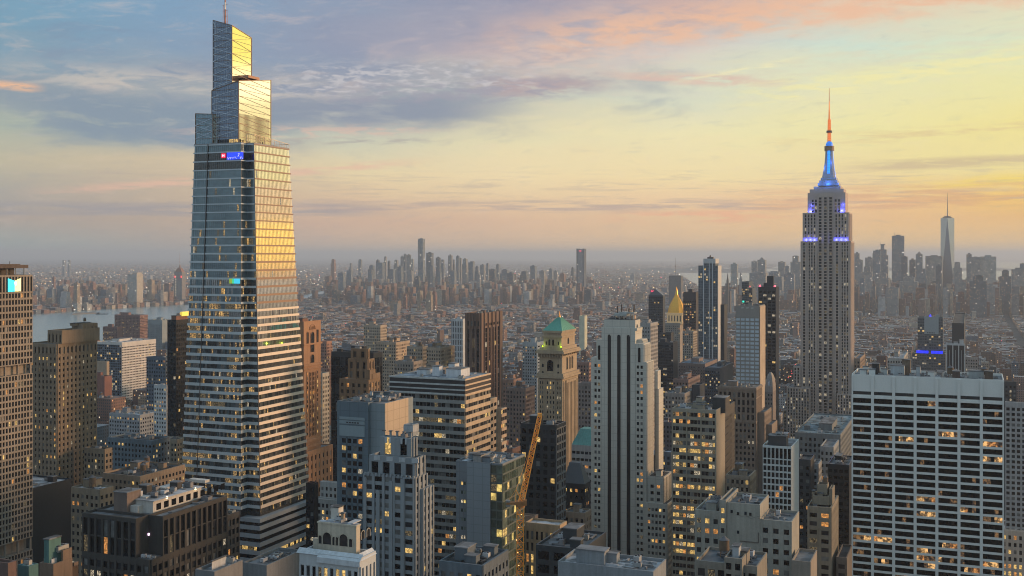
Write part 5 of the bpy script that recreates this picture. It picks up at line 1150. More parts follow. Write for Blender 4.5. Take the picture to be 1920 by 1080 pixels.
r = b.rect(1219,1236,1240); b.tier(r, 0, b.H(543), None, None)
for k in range(4): c = MB(); c.box(r[0]+2+k*4.3, r[0]+5+k*4.3, -.3, -.05, b.H(547.5), b.H(545)); c.build('red_sign_lamp', plain(1.0,.05,.12,.5,0,1.6), b.e)
b.done()
# ---- gold pyramid
b = Bld('office_tower', 'stone tower crowned by a floodlit gold pyramid spire right of centre', 'skyscraper', 1246, 1275, 1284, 2000, walls=wall(.30,.27,.235), roof=GREYROOF)
z = b.H; x = b.ux; yb = b.vy(1284)
b.tier(b.rect(1247,1275,1284), 0, z(606), st(cp=3.4,rp=4,wf=.4,hf=.5,dp=.3,ds=.2,lit=.06,top=4), None, par=0)
GOLD = plain(.62,.33,.05,.4,.6,.10)
LST = plain(.55,.38,.20,.7,0,.28)  # floodlight glow put into roof gold and loggia stone as emission, no lamp
cx, cy = x(1264.5), yb*.45; hw = (x(1280.5)-x(1248.5))/2*.92; ch = math.sqrt(.5)
def oct_(r): k = r*.42; return [(cx-r+k,cy-r),(cx+r-k,cy-r),(cx+r,cy-r+k),(cx+r,cy+r-k),(cx+r-k,cy+r),(cx-r+k,cy+r),(cx-r,cy+r-k),(cx-r,cy-r+k)]
c = MB(); c.box(cx-hw-.6, cx+hw+.6, cy-hw-.6, cy+hw+.6, z(608), z(604.5)); c.box(cx-hw, cx+hw, cy-hw, cy+hw, z(604.5), z(590)); c.box(cx-hw-.8, cx+hw+.8, cy-hw-.8, cy+hw+.8, z(590), z(587)); c.build('loggia', LST, b.e)
for k in range(5): c = MB(); u = cx-hw*.72+k*hw*.36; c.box(u-.95, u+.95, cy-hw-.15, cy-hw-.02, z(603), z(592)); c.build('loggia_opening', plain(.05,.035,.03), b.e)
for k in range(5): c = MB(); u = cy-hw*.72+k*hw*.36; c.box(cx+hw+.02, cx+hw+.15, u-.95, u+.95, z(603), z(592)); c.build('loggia_opening', plain(.05,.035,.03), b.e)
c = MB(); prof = [(587,.95),(584,.93),(578,.86),(572,.74),(566,.57),(561,.40),(557,.25),(554,.19)]
for (ya, ra), (yb_, rb) in zip(prof, prof[1:]): c.frust(oct_(hw*ra), oct_(hw*rb), z(ya), z(yb_))
for p0 in range(8):
    for (ya, ra), (yb_, rb) in zip(prof, prof[1:]): A, B_ = oct_(hw*ra*1.01)[p0], oct_(hw*rb*1.01)[p0]; c.bar((A[0],A[1],z(ya)),(B_[0],B_[1],z(yb_)),.35)
c.build('gold_roof', GOLD, b.e)
c = MB(); c.cyl(cx, cy, z(556), z(551), hw*.2, hw*.17, 8); c.cyl(cx, cy, z(551), z(538), hw*.17, .15, 8); c.build('spire', GOLD, b.e); 
c = MB()
for p0 in oct_(hw*.93): c.cyl(p0[0], p0[1], z(588), z(582), .5, .2, 6)
c.build('pinnacle', GOLD, b.e); b.done()
# ---- the small dark twin tower with green light, slim spire church, masted tower far behind
b = Bld('apartment_tower', 'blue glass tower with a green lit disc left of the dark tower with red lamps', 'skyscraper', 1391, 1404, 1411, 2100, walls=plain(.05,.075,.10,.35), roof=DARKROOF)
r = b.rect(1391,1404,1411); b.tier(r, 0, b.H(528), st(cp=2.9,rp=3.8,wf=.7,hf=.6,dp=.15,ds=.15,lit=.16,top=2,blind=.05,lk=(6,6,3)), None); b.tier((r[1],r[1]+6,4,r[3]), 0, b.H(540), st(cp=2.9,rp=3.8,wf=.7,hf=.6,dp=.15,ds=.15,lit=.16,top=2,blind=.05,lk=(6,6,3)), None)
c = MB(); c.cyl(r[0]+3, -1.2, b.H(567), b.H(564), 1.7, 1.7, 12); c.build('green_lamp', plain(.02,.75,.5,.5,0,1.4), b.e)
c = MB(); c.cyl(r[1]+2, 1, b.H(538), b.H(536.5), 1.1, .6, 8); c.build('warning_lamp', plain(1.0,.06,.12,.5,0,2.0), b.e); b.mast(r[0]+5, 5, b.H(528)-1, 6, .3); b.done()
b = Bld('telephone_tower', 'windowless grey block with one tall thin mast on the horizon right of centre', 'skyscraper', 1254, 1277, 1280, 4600, walls=wall(.13,.13,.135), roof=DARKROOF)
r = b.rect(1254,1277,1280); b.tier(r, 0, b.H(517), None, None); b.mast((r[0]+r[1])/2, 8, b.H(517)-1, 76, .8); b.done()
b = Bld('church', 'far small church with a needle spire left of the riverside twin towers', 'church', 1359, 1368, 1370, 4200, walls=wall(.13,.115,.11), roof=DARKROOF)
r = b.rect(1359,1368,1370); cx, cy = (r[0]+r[1])/2, 8; b.tier((cx-3.6,cx+3.6,4,12), 0, b.H(528), None, None, par=0, roof=False); b.tier((r[0],r[1],12,34), 0, b.H(546), None, None, par=0)
c = MB(); c.cyl(cx, cy, b.H(528), b.H(511), 4.6, .2, 8); c.build('spire', b.walls, b.e)
for sx in (-3.4,3.4): c = MB(); c.cyl(cx+sx, 4.6, b.H(528)-.5, b.H(524), 1.1, .1, 6); c.build('pinnacle', b.walls, b.e)
b.done()

# ---- the spired skyscraper
b = Bld('spired_skyscraper', 'spired limestone skyscraper with blue floodlit setbacks and a blue and orange spire, right of centre', 'skyscraper', 1501, 1594.5, 1602.5, 1300, walls=wall(.46,.375,.33,.8,.1), roof=GREYROOF, parts=False)
z = b.H; x = b.ux; yb = 40
MET = wall(.16,.15,.155,.5,.1)
def shaft(pl, pr, y0, y1, za, zb, side=1.2, lit=.30, cp=2.55):
    b.tier((x(pl), x(pr), y0, y1), za, zb, None, None, par=0)
    return x(pl), x(pr)
qe = st(cp=3.3, rp=3.65, wf=.52, hf=.74, dp=.8, ds=.04, lit=.17, top=1.6, blind=.10, lk=(6,5,5,5,6), side=.6)
qr = st(cp=3.4, rp=3.65, wf=.62, hf=.70, dp=.7, ds=.08, lit=.12, top=0, blind=.06, lk=(6,5,5), side=.2)
qn = dict(qe, lit=.20)
zt1, zt2, zt3 = z(452), z(398), z(360)
# corner wings either side of a recessed centre
for pl, pr in ((1501, 1532.5), (1562.5, 1594.5)):
    b.tier((x(pl), x(pr), 0, yb), 0, zt1, None, None, par=.6)
    w = x(pr)-x(pl)
    b.face('N', x(pl)+1.4, x(pl)+7.2, 0, 0, zt1, qe); b.face('N', x(pl)+8.2, x(pr)-1.2, 0, 0, zt1, qe)
b.face('W', 1, yb-1, x(1594.5), 0, zt1, dict(qe, lit=.03))
b.tier((x(1532.5), x(1562.5), 3.2, yb), 0, zt2, None, None, par=0, roof=False)
for i in range(3): u0 = x(1532.5)+.4+i*(x(1562.5)-x(1532.5)-.6)/3; b.face('N', u0, u0+(x(1562.5)-x(1532.5))/3-.9, 3.2, 0, z(368), qr)
yo = 1.6
for pl, pr in ((1504.5, 1533), (1562, 1591)):
    b.tier((x(pl), x(pr), yo, yb-2), zt1, zt2, None, None, par=.6); b.face('N', x(pl)+1.2, x(pr)-1.2, yo, zt1+4, zt2, dict(qe, rp=3.9))
b.face('W', 3, yb-3, x(1591), zt1, zt2, dict(qe, lit=.02))
for pl, pr in ((1513.5, 1534), (1561, 1584.5)):
    b.tier((x(pl), x(pr), yo+2, yb-4), zt2, zt3, None, None, par=.6)
    b.face('N', x(pl)+(4 if pl < 1550 else 1), x(pr)-(1 if pl < 1550 else 5), yo+2, zt2, z(372), dict(qr, lit=.25))
b.tier((x(1532.5), x(1562.5), 3.2, yb-4), zt2, zt3, None, None, par=0)
b.tier((x(1517), x(1581), 5, yb-6), zt3, z(353), None, None, par=.4); b.tier((x(1524), x(1574.5), 8, yb-9), z(353), z(347.5), None, None, par=.8)
for k in range(12): u = x(1526)+k*(x(1572)-x(1526))/11; b.wall.box(u-.4, u+.4, 7.6, 8, z(352), z(349))
# limestone piers on the centre
pr_ = MB()
for i in range(4): u = x(1532.5)+i*(x(1562.5)-x(1532.5))/3; pr_.box(u-.5, u+.5, 2.2, 3.2, 0, z(366))
pr_.build('pier', b.walls, b.e)
# lower setbacks
qb = dict(qe, lit=.16, cp=3.3, dp=.7)
b.tier((x(1478), x(1521), -12, yb), 0, z(728), qb, None); b.tier((x(1571), x(1604), -10, yb), 0, z(737), qb, None); b.tier((x(1470), x(1478), -8, yb), 0, z(772), qb, None); b.tier((x(1488), x(1501), -2, yb-2), z(728), z(690), qb, None)
# mast: winged glass drum
cx = x(1551.5); cy = yb*.46; BL = plain(.30,.33,.38,.45)
def zc(y): return EYE-(y-HY)*(b.Y0-cx*SN+cy*CS)/F
def hw(px): return px*(1300+15)/F*.5
c = MB(); c.box(cx-hw(38), cx+hw(38), cy-hw(38), cy+hw(38), zc(349), zc(344)); c.box(cx-hw(33), cx+hw(33), cy-hw(33), cy+hw(33), zc(344), zc(339)); c.box(cx-hw(28), cx+hw(28), cy-hw(28), cy+hw(28), zc(339), zc(334))
c.build('mast_base', BL, b.e)
prof = [(334,25),(326,22),(318,19),(308,16.5),(298,14.8),(290,13.8),(282,13.2)]
c = MB()
for (ya, wa), (yb2, wb) in zip(prof, prof[1:]):
    for sx in (-1, 1):
        for (p, q_) in (((sx,0),(0,sx)),): pass
    a_, b2 = hw(wa), hw(wb); k = .30
    A = [(cx-a_*(1-k),cy-a_),(cx+a_*(1-k),cy-a_),(cx+a_,cy-a_*(1-k)),(cx+a_,cy+a_*(1-k)),(cx+a_*(1-k),cy+a_),(cx-a_*(1-k),cy+a_),(cx-a_,cy+a_*(1-k)),(cx-a_,cy-a_*(1-k))]
    C_ = [(cx-b2*(1-k),cy-b2),(cx+b2*(1-k),cy-b2),(cx+b2,cy-b2*(1-k)),(cx+b2,cy+b2*(1-k)),(cx+b2*(1-k),cy+b2),(cx-b2*(1-k),cy+b2),(cx-b2,cy+b2*(1-k)),(cx-b2,cy-b2*(1-k))]
    c.frust(A, C_, zc(ya), zc(yb2))
c.build('mast', BL, b.e)
for sx in (-.5, .5):
    c = MB()
    for (ya, wa), (yb2, wb) in list(zip(prof, prof[1:]))[1:]:
        c.poly([(cx-hw(5.4), cy-hw(wa)-.15, zc(ya)), (cx+hw(5.4), cy-hw(wa)-.15, zc(ya)), (cx+hw(4.6), cy-hw(wb)-.15, zc(yb2)), (cx-hw(4.6), cy-hw(wb)-.15, zc(yb2))]) if sx < 0 else c.poly([(cx+hw(wa)+.15, cy-hw(5.4), zc(ya)), (cx+hw(wa)+.15, cy+hw(5.4), zc(ya)), (cx+hw(wb)+.15, cy+hw(4.6), zc(yb2)), (cx+hw(wb)+.15, cy-hw(4.6), zc(yb2))])
    c.build('lit_strip_window', plain(.02,.30,1.0,.4,0,1.05), b.e)
c = MB()
for y_ in range(290, 330, 5): c.bar((cx-hw(5), cy-hw(prof[0][1]-(334-y_)*.24)-.5, zc(y_)), (cx+hw(5), cy-hw(prof[0][1]-(334-y_)*.24)-.5, zc(y_)), .14)
c.build('glazing_bar', plain(.05,.15,.5,.5), b.e)
c = MB(); c.cyl(cx, cy, zc(283), zc(274), hw(18), hw(18), 16); c.build('collar', wall(.30,.18,.10,.6), b.e)
c = MB(); c.cyl(cx, cy, zc(274), zc(270), hw(13), hw(13), 16); c.cyl(cx, cy, zc(270), zc(265), hw(13), hw(7), 16); c.build('dome', plain(.03,.22,.85,.4,0,.55), b.e)
ORG = plain(.85,.25,.07,.5,0,.5)
c = MB()
for k in range(4):
    t = 2*math.pi*(k+.5)/4; r0, r1 = hw(8), hw(5.5); c.bar((cx+r0*math.cos(t), cy+r0*math.sin(t), zc(266)), (cx+r1*math.cos(t), cy+r1*math.sin(t), zc(224)), .5)
for k in range(10): y_ = 264-k*4; r0 = hw(7.6-k*.25); c.box(cx-r0*.75, cx+r0*.75, cy-r0*.75, cy+r0*.75, zc(y_), zc(y_-1.3))
c.cyl(cx, cy, zc(266), zc(224), hw(3.2), hw(3), 8)
c.cyl(cx, cy, zc(224), zc(205), hw(3.6), hw(2.4), 8); c.cyl(cx, cy, zc(205), zc(190), hw(2.2), hw(1.6), 6); c.build('antenna_mast', [ORG], b.e)
c = MB(); c.cyl(cx, cy, zc(190), zc(165), hw(1.4), hw(.7), 6); c.build('antenna_tip', plain(.5,.16,.07,.5,0,.15), b.e)
c = MB(); c.cyl(cx, cy, zc(249), zc(245), hw(10.5), hw(10.5), 12); c.build('antenna_ring', plain(.10,.09,.10), b.e)
b.done()
def bw(u, v, zz): return Vector((b.X0+u*CS+v*SN, b.Y0-u*SN+v*CS, zz))
BLU = (.07,.09,1.0)
for px_, w_ in ((1511,0),(1519,0),(1527,0),(1568,0),(1577,0),(1586,0)): FLOODS.append((bw(x(px_), yo-1.4, zt1+1.6), BLU, 2300, .6))
for px_ in (1519.5, 1578): FLOODS.append((bw(x(px_), yo+.2, zt2+1.8), BLU, 4200, .6)); FLOODS.append((bw(x(px_)+1.5, yo+.4, zt2+9), BLU, 900, .6))
for dx in (-14, 0, 14): FLOODS.append((bw(cx+dx, cy-hw(38)-3, zc(345)), (.03,.20,1.0), 2400, .8))
FLOODS.append((bw(cx+hw(30), cy-hw(10), zc(330)), (.06,.2,1.0), 1500, .8)); FLOODS.append((bw(cx-hw(22), cy-hw(22), zc(315)), (.06,.2,1.0), 1500, .8)); FLOODS.append((bw(cx+hw(10), cy-hw(28), zc(305)), (.06,.2,1.0), 1200, .8))
for p, cl, pw_, rr in FLOODS:
    l = bpy.data.lights.new('floodlight', 'POINT'); l.energy = pw_; l.color = cl; l.shadow_soft_size = rr; l.specular_factor = 0; o = bpy.data.objects.new('floodlight', l); col.objects.link(o); o.location = p

# ---- white office slab at right
b = Bld('office_slab', 'huge white travertine office slab with black ribbon windows and a plant filled roof, at right', 'skyscraper', 1597, 1882.5, 1882.6, 578, walls=wall(.64,.645,.62,.7,.05), roof=roofm(.17,.185,.20))
z = b.H; b.y1 = 34; x0 = b.x0; zt = z(712.5)
def zN(px, y): return b.H(y, b.ux(px), 0)
zE = zt
b.tier((x0, 0, 0, 34), 0, zt, None, None, par=1.4, roof=False)
c = MB(); c.box(x0+.5, -.5, .5, 33.5, zt-1.42, zt-1.25); c.build('roof', b.roofm, b.e)
ztop = zN(1882, 758.5)
nb = 7; bwid = (-x0)/nb; rp = 3.93; pit = MB(); spn = MB(); sl = MB()
for k in range(nb+1): u = x0+k*bwid; pit.box(max(u-.75, x0-.02), min(u+.75, .02), -.8, 0, 0, zt-.6)
pit.build('pier', b.walls, b.e)
b.win = []; Wst = [glass(.005,.0045,.0045,.12,0,.15), glass(.009,.007,.006,.12,0,.15), glass(.02,.018,.016,.2,0,.2), litm(1.0,.56,.20,1.0,.10,.55,.5), litm(1.0,.42,.11,.8,.06,.55,.6), litm(.7,.36,.12,.30,.03,.6,.5), L_WHITE]
sl.box(x0, 0, -.1, -.02, ztop+1.9, ztop+3.6); sl.build('louvre_slot', plain(.012,.012,.014), b.e)
for j in range(31):
    zt_ = ztop-j*rp; spn.box(x0+.02, -.02, -.55, 0, zt_-.05, zt_+1.15)
    rowp = R.random(); boost = 1.5 if j > 18 and rowp > .3 else (1.2 if rowp > .8 else .3)
    for k in range(nb):
        mb = MB(); u0 = x0+k*bwid+.75; u1 = x0+(k+1)*bwid-.75; n = 5; st_ = R.random()
        for i in range(n):
            cl = noise.noise((k*.9+i*.25, j*.8, 3.3))+.5
            mi = R.choice((3,3,4,5)) if (st_ < .16*boost and R.random() < .75*cl*1.8) else (5 if R.random() < .10*boost else (0 if R.random() < .8 else 1))
            a_ = u0+(u1-u0)*i/n; mb.box(a_, a_+(u1-u0)/n, -.10, -.02, zt_-rp+1.17, zt_-.07, mi)
        o = mb.build('window_band', Wst, b.e)
spn.build('spandrel', b.walls, b.e)
zr = zt-1.25
for pa_, pb_, ya, yb_, h, m in [(1632,1645,12,17,6.0,plain(.03,.028,.03)),(1668,1694,8,14,5.8,wall(.36,.39,.41)),(1688,1704,16,20,8.5,wall(.16,.12,.09)),(1716,1724,10,14,5.5,wall(.4,.42,.44)),(1786,1800,3,7,4.4,wall(.10,.07,.06)),(1847,1862,3,8,5.0,wall(.10,.075,.06)),(1816,1845,10,18,4.2,wall(.38,.40,.40)),(1735,1765,14,20,2.2,wall(.25,.26,.27)),(1610,1622,16,21,2.0,wall(.4,.42,.44))]:
    b.bulk(b.ux(pa_), b.ux(pb_), ya, yb_, zr, h, m)
b.clutter((x0+2, -2, 2, 32), zr, 40, 2, .8); b.done()
# ---- glass building with the blue lit strip
b = Bld('office_tower', 'blue grey glass tower with a glowing blue strip, seen above the white office slab', 'skyscraper', 1720.5, 1768, 1771, 1500, walls=plain(.07,.09,.11,.35), roof=GREYROOF)
z = b.H; x = b.ux; q = st(cp=3,rp=3.7,wf=.8,hf=.55,dp=.15,ds=.3,lit=.05,top=1,blind=.15,lk=(6,3),ribbon=True); GB = [glass(.05,.07,.09,.15,.2,.8), glass(.08,.10,.12,.15,.2,.8), BLIND, L_WARM, L_OR, L_DIM, L_WHITE]
b.tier((x(1720.5), x(1768), 0, 26), z(661), z(596), q, None); b.tier((x(1711), x(1773), -4, 30), 0, z(663), q, None)
c = MB(); c.box(x(1733), x(1760), -.8, 0, z(627), z(594)); c.box(x(1754), x(1762), -.5, 3, z(594), z(590.5)); c.build('blank_panel', wall(.26,.30,.32,.6,.05), b.e)
for a_, d_ in ((1718.5, 1741), (1746, 1768)): c = MB(); c.box(x(a_), x(d_), -4.4, -3.9, z(663), z(658)); c.build('blue_light_strip', plain(.015,.03,1.0,.5,0,1.0), b.e)
c = MB(); c.cyl(x(1744), 3, z(594), z(590), 2.0, .2, 4); c.build('blue_beacon', plain(.02,.04,1.0,.5,0,1.0), b.e)
c = MB()
for k in range(5): c.box(x(1738.5+k*3), x(1740.5+k*3), -.95, -.82, z(625.5), z(623.6))
c.build('dark_marking', plain(.05,.06,.07), b.e); b.done(GB)
# ---- white ribbed black tower
b = Bld('office_tower', 'black tower with white vertical ribs and three open roof boxes, above the white office slab', 'skyscraper', 1774.5, 1808, 1811, 1250, walls=plain(.016,.018,.024,.35), roof=GREYROOF)
z = b.H; x = b.ux; b.tier((x(1775), x(1808), 0, 20), 0, z(648), None, None, par=0); WR = wall(.44,.45,.46)
c = MB()
for u in (1775, 1786.5, 1797.5, 1808.5): c.box(x(u)-.55, x(u)+.55, -1.2, 0, 0, z(646))
for u in (1780, 1791.5, 1803): c.box(x(u)-.18, x(u)+.18, -.7, 0, 0, z(657))
c.box(x(1774.5), x(1809), -1.3, -.2, z(648), z(644.5)); c.build('rib', WR, b.e)
for a_, d_, h in ((1777,1785,1.5),(1788,1796,3),(1799,1807,6)): b.bulk(x(a_), x(d_), 3, 14, z(648), h, WR)
b.done()
# ---- white framed slab tower
b = Bld('apartment_tower', 'white gridded slab tower with black square windows, dark roof box and blank pale side', 'skyscraper', 1430, 1484, 1498, 560, walls=wall(.47,.50,.50,.7,.08), roof=GREYROOF, parts=True)
z = b.H; x = b.ux; y1 = b.vy(1498)
b.tier(b.rect(1430,1484,1498), 0, z(838), None, None)
b.face('N', b.x0+.2, 0, 0, 0, z(862), st(cp=1.98, rp=3.25, wf=.76, hf=.74, dp=.45, ds=.4, lit=.03, top=0, blind=.05, lk=(4,)))
b.face('N', b.x0+.2, 0, 0, z(862), z(838), st(cp=1.98, rp=5.9, wf=.76, hf=.94, dp=.45, ds=.4, lit=.03, top=.9, blind=.0, lk=(4,)))
b.bulk(x(1439), x(1473), 2, 9, z(838)-1, 5.6, wall(.035,.038,.044,.5)); b.clutter((x(1442), x(1470), 3, 8), z(838)+5, 3, 0, .8); b.done()
# ---- blank walled block bottom right of centre
b = Bld('office_building', 'grey stone block with a cracked blank wall and amber lit windows, bottom right of centre', 'building', 1303, 1440, 1486, 430, walls=wall(.30,.29,.255,.85,.22), roof=GREYROOF, parts=True)
z = b.H; x = b.ux; y1 = 20
q = st(cp=3.7, rp=3.9, wf=.52, hf=.5, dp=.4, ds=.25, lit=.5, top=2.2, blind=.2, lk=(3,3,4,5))
q2 = dict(q, lit=.15)
b.tier((x(1303), x(1350), 0, y1+8), 0, z(967), q, None)
b.tier((x(1350), x(1362), -.6, y1+4), 0, z(944), dict(q, lit=.35), None)
b.tier((x(1362), x(1425), 0, y1), 0, z(948), None, None)
b.tier((x(1425), x(1440)+9.0, .6, y1), 0, z(975), dict(q, lit=.3), None)
w_ = MB()
for k in range(3):   # cracked render and rust stains
    u = x(1380)+k*4; zz = z(970)
    for j in range(7): u2, z2_ = u+R.uniform(.4,1.6), zz-R.uniform(-.4,.8); w_.bar((u,-.03,zz),(u2,-.03,z2_),.05); u, zz = u2, z2_
w_.box(x(1388), x(1423), -.25, 0, z(1020), z(1018.5)); w_.box(x(1423)-.3, x(1423), -.22, 0, z(1020), z(1000)); w_.build('wall_crack', plain(.10,.09,.08), b.e)
for uu, zz in ((1384,968),(1398,966),(1407,967),(1384,1003),(1372,965)): window_obj(.9, 1.2, DARK2, b.e, (x(uu), -.1, z(zz)), 0)
b.clutter((x(1305), x(1348), 2, y1+6), z(967)-1, 7); b.clutter((x(1364), x(1423), 2, y1-2), z(948)-1, 5); b.clutter((x(1427), x(1440)+7, 3, y1-2), z(975)-1, 4); b.done()
b = Bld('office_building', 'low dark roofed block with a white dormer at the bottom edge, right of centre', 'building', 1306, 1420, 1482, 350, walls=wall(.22,.20,.17), roof=roofm(.10,.115,.135))
z = b.H; x = b.ux; r = b.rect(1306,1420,1475); b.tier((r[0], r[1], 0, 18), 0, z(1062), st(cp=3.4,rp=4,wf=.7,hf=.6,dp=.3,ds=.2,lit=.5,top=1.6,lk=(3,5)), None)
b.tier((x(1362), x(1395), -3, 8), 0, z(1046), st(cp=2.6,rp=3.4,wf=.6,hf=.6,dp=.3,ds=.2,lit=.1,top=1), None); b.bulk(x(1372), x(1384), 1, 5, z(1046)-1, 3.5, wall(.35,.37,.39)); b.bulk(x(1420)-9, x(1420)-4, 4, 9, z(1062)-1, 4)
b.clutter((r[0]+2, r[1]-2, 5, 17), z(1062)-1, 14, 1); b.done()
# ---- tan stepped apartment tower
b = Bld('apartment_tower', 'tan brick apartment tower with stepped rooftop and warm windows, left of the white office slab', 'skyscraper', 1514, 1558, 1571, 470, walls=wall(.22,.19,.145), roof=DARKROOF, parts=True)
z = b.H; x = b.ux
q = st(cp=4.1, rp=3.65, wf=.62, hf=.5, dp=.35, ds=.2, lit=.26, top=1.8, blind=.2, lk=(3,4,4,5))
b.tier(b.rect(1514,1558,1571), 0, z(952), q, st(cp=3.6,rp=3.65,wf=.4,hf=.5,dp=.3,ds=.2,lit=.05,top=2)); b.tier((x(1522), x(1552), 4, 13), z(952), z(935), None, None); b.tier((x(1528), x(1548), 6, 12), z(935), z(915), None, None); b.tier((x(1552), x(1558), 5, 14), z(952), z(921), None, None)
b.bulk(x(1531), x(1540), 5, 5.9, z(952), 4.6); b.bulk(x(1519), x(1524), 6, 9, z(952)-1, 6); b.tank(x(1543), 9, z(915)-1, .6); b.clutter((x(1516), x(1556), 1, 4), z(952)-1, 3, 0, .6); b.done()
# ---- blocks left of the crane foot and misc: white hanging banner boxes
# ---- crane
D = 455
def wp(px, py, D): return Vector(((px-HX)/F*D, D, EYE-(py-HY)*D/F))
cr = empty('tower_crane', 'orange lattice luffing crane with raised jib standing between the grey slab and the tan block', 'crane', (wp(973,1075,D).x, D, 0))
CO = plain(.95,.36,.045,.6); base = cr.location.copy()
m = MB(); zt = EYE-(950-HY)*D/F
def lattice(mb, p, q, w0, w1, n, up, r=.13):
    p, q = Vector(p), Vector(q); d = (q-p); s1 = d.cross(Vector(up)).normalized(); s2 = d.cross(s1).normalized()
    prev = None
    for k in range(n+1):
        c = p+d*(k/n); w = w0+(w1-w0)*k/n; cs = [c+s1*(a*w/2)+s2*(b_*w/2) for a, b_ in ((-1,-1),(1,-1),(1,1),(-1,1))]
        if prev:
            for i in range(4):
                mb.bar(prev[i], cs[i], r*1.2); j = (i+1) % 4
                mb.bar(prev[i], cs[j] if k % 2 else cs[i], r*.75) if k % 2 else mb.bar(prev[j], cs[i], r*.75)
        for i in range(4): mb.bar(cs[i], cs[(i+1)%4], r*.7)
        prev = cs
lattice(m, (0,0,40), (0.6,0,zt), 2.8, 2.8, 36, (0,1,0), .19); m.build('mast', CO, cr)
m = MB(); p0 = wp(975.5,950,D)-base; p1 = wp(1012,780,D+14)-base; lattice(m, p0, p1, 2.3, 1.6, 26, (0,1,0), .16); m.box(p1.x-.9, p1.x+.9, p1.y-.9, p1.y+.9, p1.z-.3, p1.z+1.2); m.build('jib', CO, cr)
m = MB(); m.cyl(.6, 0, zt, zt+1.0, 1.9, n=14); m.box(-1.6, 2.4, -1.5, 2.6, zt+1.0, zt+2.2); m.box(1.9, 3.2, -2, -.2, zt+.8, zt+3.0); m.box(-5.2, -1.4, -1.2, 1.4, zt+1.1, zt+1.9); m.build('slewing_deck', plain(.30,.13,.04,.7), cr)
m = MB(); m.box(-5.4, -3.6, -1.1, 1.3, zt+.2, zt+2.6); m.build('counterweight', plain(.2,.2,.2,.8), cr)
m = MB(); ap = Vector((-1.2, 0, zt+7)); m.bar((-1.4,-.8,zt+2), ap, .14); m.bar((1.2,.6,zt+2), ap, .14); m.bar(ap, Vector((-4.6,0,zt+1.9)), .08); m.bar(ap, p0+(p1-p0)*.85, .05); m.build('pendant', CO, cr)
for k in range(10):
    m = MB(); zz = zt-3-k*5.2; m.cyl(R.uniform(-1.2,1.8), -1.6, zz, zz+.28, .16, n=6); m.build('mast_lamp', plain(1.0,.55,.18,.5,0,3.0), cr)
# ------------------------------------------------------------------ city fabric material (windows as masonry pattern, for buildings too far to show relief)
def citymat(lit=.93):
    m, T, p = newmat('city_masonry')
    tc = T.node('ShaderNodeTexCoord'); pos = tc.outputs['Object']; nrm = tc.outputs['Normal']
    x, y, z = T.sep(pos)[:3]; nx, ny, nz = T.sep(nrm)[:3]
    sel = T.math('GREATER_THAN', T.math('ABSOLUTE', nx), .5)
    u = T.math('ADD', T.math('MULTIPLY', y, sel), T.math('MULTIPLY', x, T.math('SUBTRACT', 1.0, sel)))
    U = T.math('DIVIDE', u, 3.1); V = T.math('DIVIDE', z, 3.5); fu, fv = T.math('FRACT', U), T.math('FRACT', V)
    wm = T.math('MULTIPLY', T.math('MULTIPLY', T.math('GREATER_THAN', fu, .28), T.math('LESS_THAN', fu, .72)), T.math('MULTIPLY', T.math('GREATER_THAN', fv, .28), T.math('LESS_THAN', fv, .76)))
    sidef = T.math('LESS_THAN', T.math('ABSOLUTE', nz), .5)
    ca = T.node('ShaderNodeVertexColor'); ca.layer_name = 'paint'
    has = T.math('GREATER_THAN', T.sep(ca.outputs['Color'])[0], -1)
    wm = T.math('MULTIPLY', T.math('MULTIPLY', wm, sidef), ca.outputs['Alpha'])
    wn = T.node('ShaderNodeTexWhiteNoise', noise_dimensions='3D'); T.put(wn.inputs['Vector'], T.comb(T.math('FLOOR', U), T.math('FLOOR', V), T.math('FLOOR', T.math('DIVIDE', T.math('ADD', x, y), 9.7))))
    dirt = T.map(T.noise(pos, .05, 4, .6), .3, .7, .7, 1.25, smooth=False)
    hs = T.node('ShaderNodeHueSaturation'); T.put(hs.inputs['Color'], ca.outputs['Color']); T.put(hs.inputs['Value'], dirt)
    T.put(p.inputs['Base Color'], T.mix(wm, hs.outputs[0], (.03,.033,.038,1)))
    T.put(p.inputs['Roughness'], T.map(wm, 0, 1, .85, .3))
    on = T.math('MULTIPLY', wm, T.math('GREATER_THAN', wn.outputs[0], lit))
    T.put(p.inputs['Emission Color'], T.ramp(T.sep(wn.outputs['Color'])[1], [(0,(1,.45,.12,1)),(.5,(1,.62,.26,1)),(.8,(1,.85,.6,1))])); T.put(p.inputs['Emission Strength'], T.math('MULTIPLY', on, 1.1))
    m.cycles.emission_sampling = 'NONE'; return m
CITY = citymat()
class CB:
    """boxes with per-face paint, built in street-grid coordinates"""
    def __init__(s): s.v = []; s.f = []; s.c = []
    def box(s, x0, x1, y0, y1, z0, z1, wc, rc, win=1.0):
        i = len(s.v); s.v += [(x0,y0,z0),(x1,y0,z0),(x1,y1,z0),(x0,y1,z0),(x0,y0,z1),(x1,y0,z1),(x1,y1,z1),(x0,y1,z1)]
        for f, c, a in (((0,1,5,4),wc,win),((1,2,6,5),wc,win),((2,3,7,6),wc,win),((3,0,4,7),wc,win),((4,5,6,7),rc,0)):
            s.f.append(tuple(i+k for k in f)); s.c.append((*c, a))
    def build(s, name, parent=None, loc=(0,0,0), rz=-TH):
        me = bpy.data.meshes.new(name); me.from_pydata(s.v, [], s.f); me.materials.append(CITY)
        ca = me.color_attributes.new('paint', 'FLOAT_COLOR', 'CORNER'); buf = []
        for f, c in zip(s.f, s.c): buf += list(c)*len(f)
        ca.data.foreach_set('color', buf); me.update()
        o = bpy.data.objects.new(name, me); col.objects.link(o); o.parent = parent; o.location = loc; o.rotation_euler = (0,0,0 if parent else rz); return o
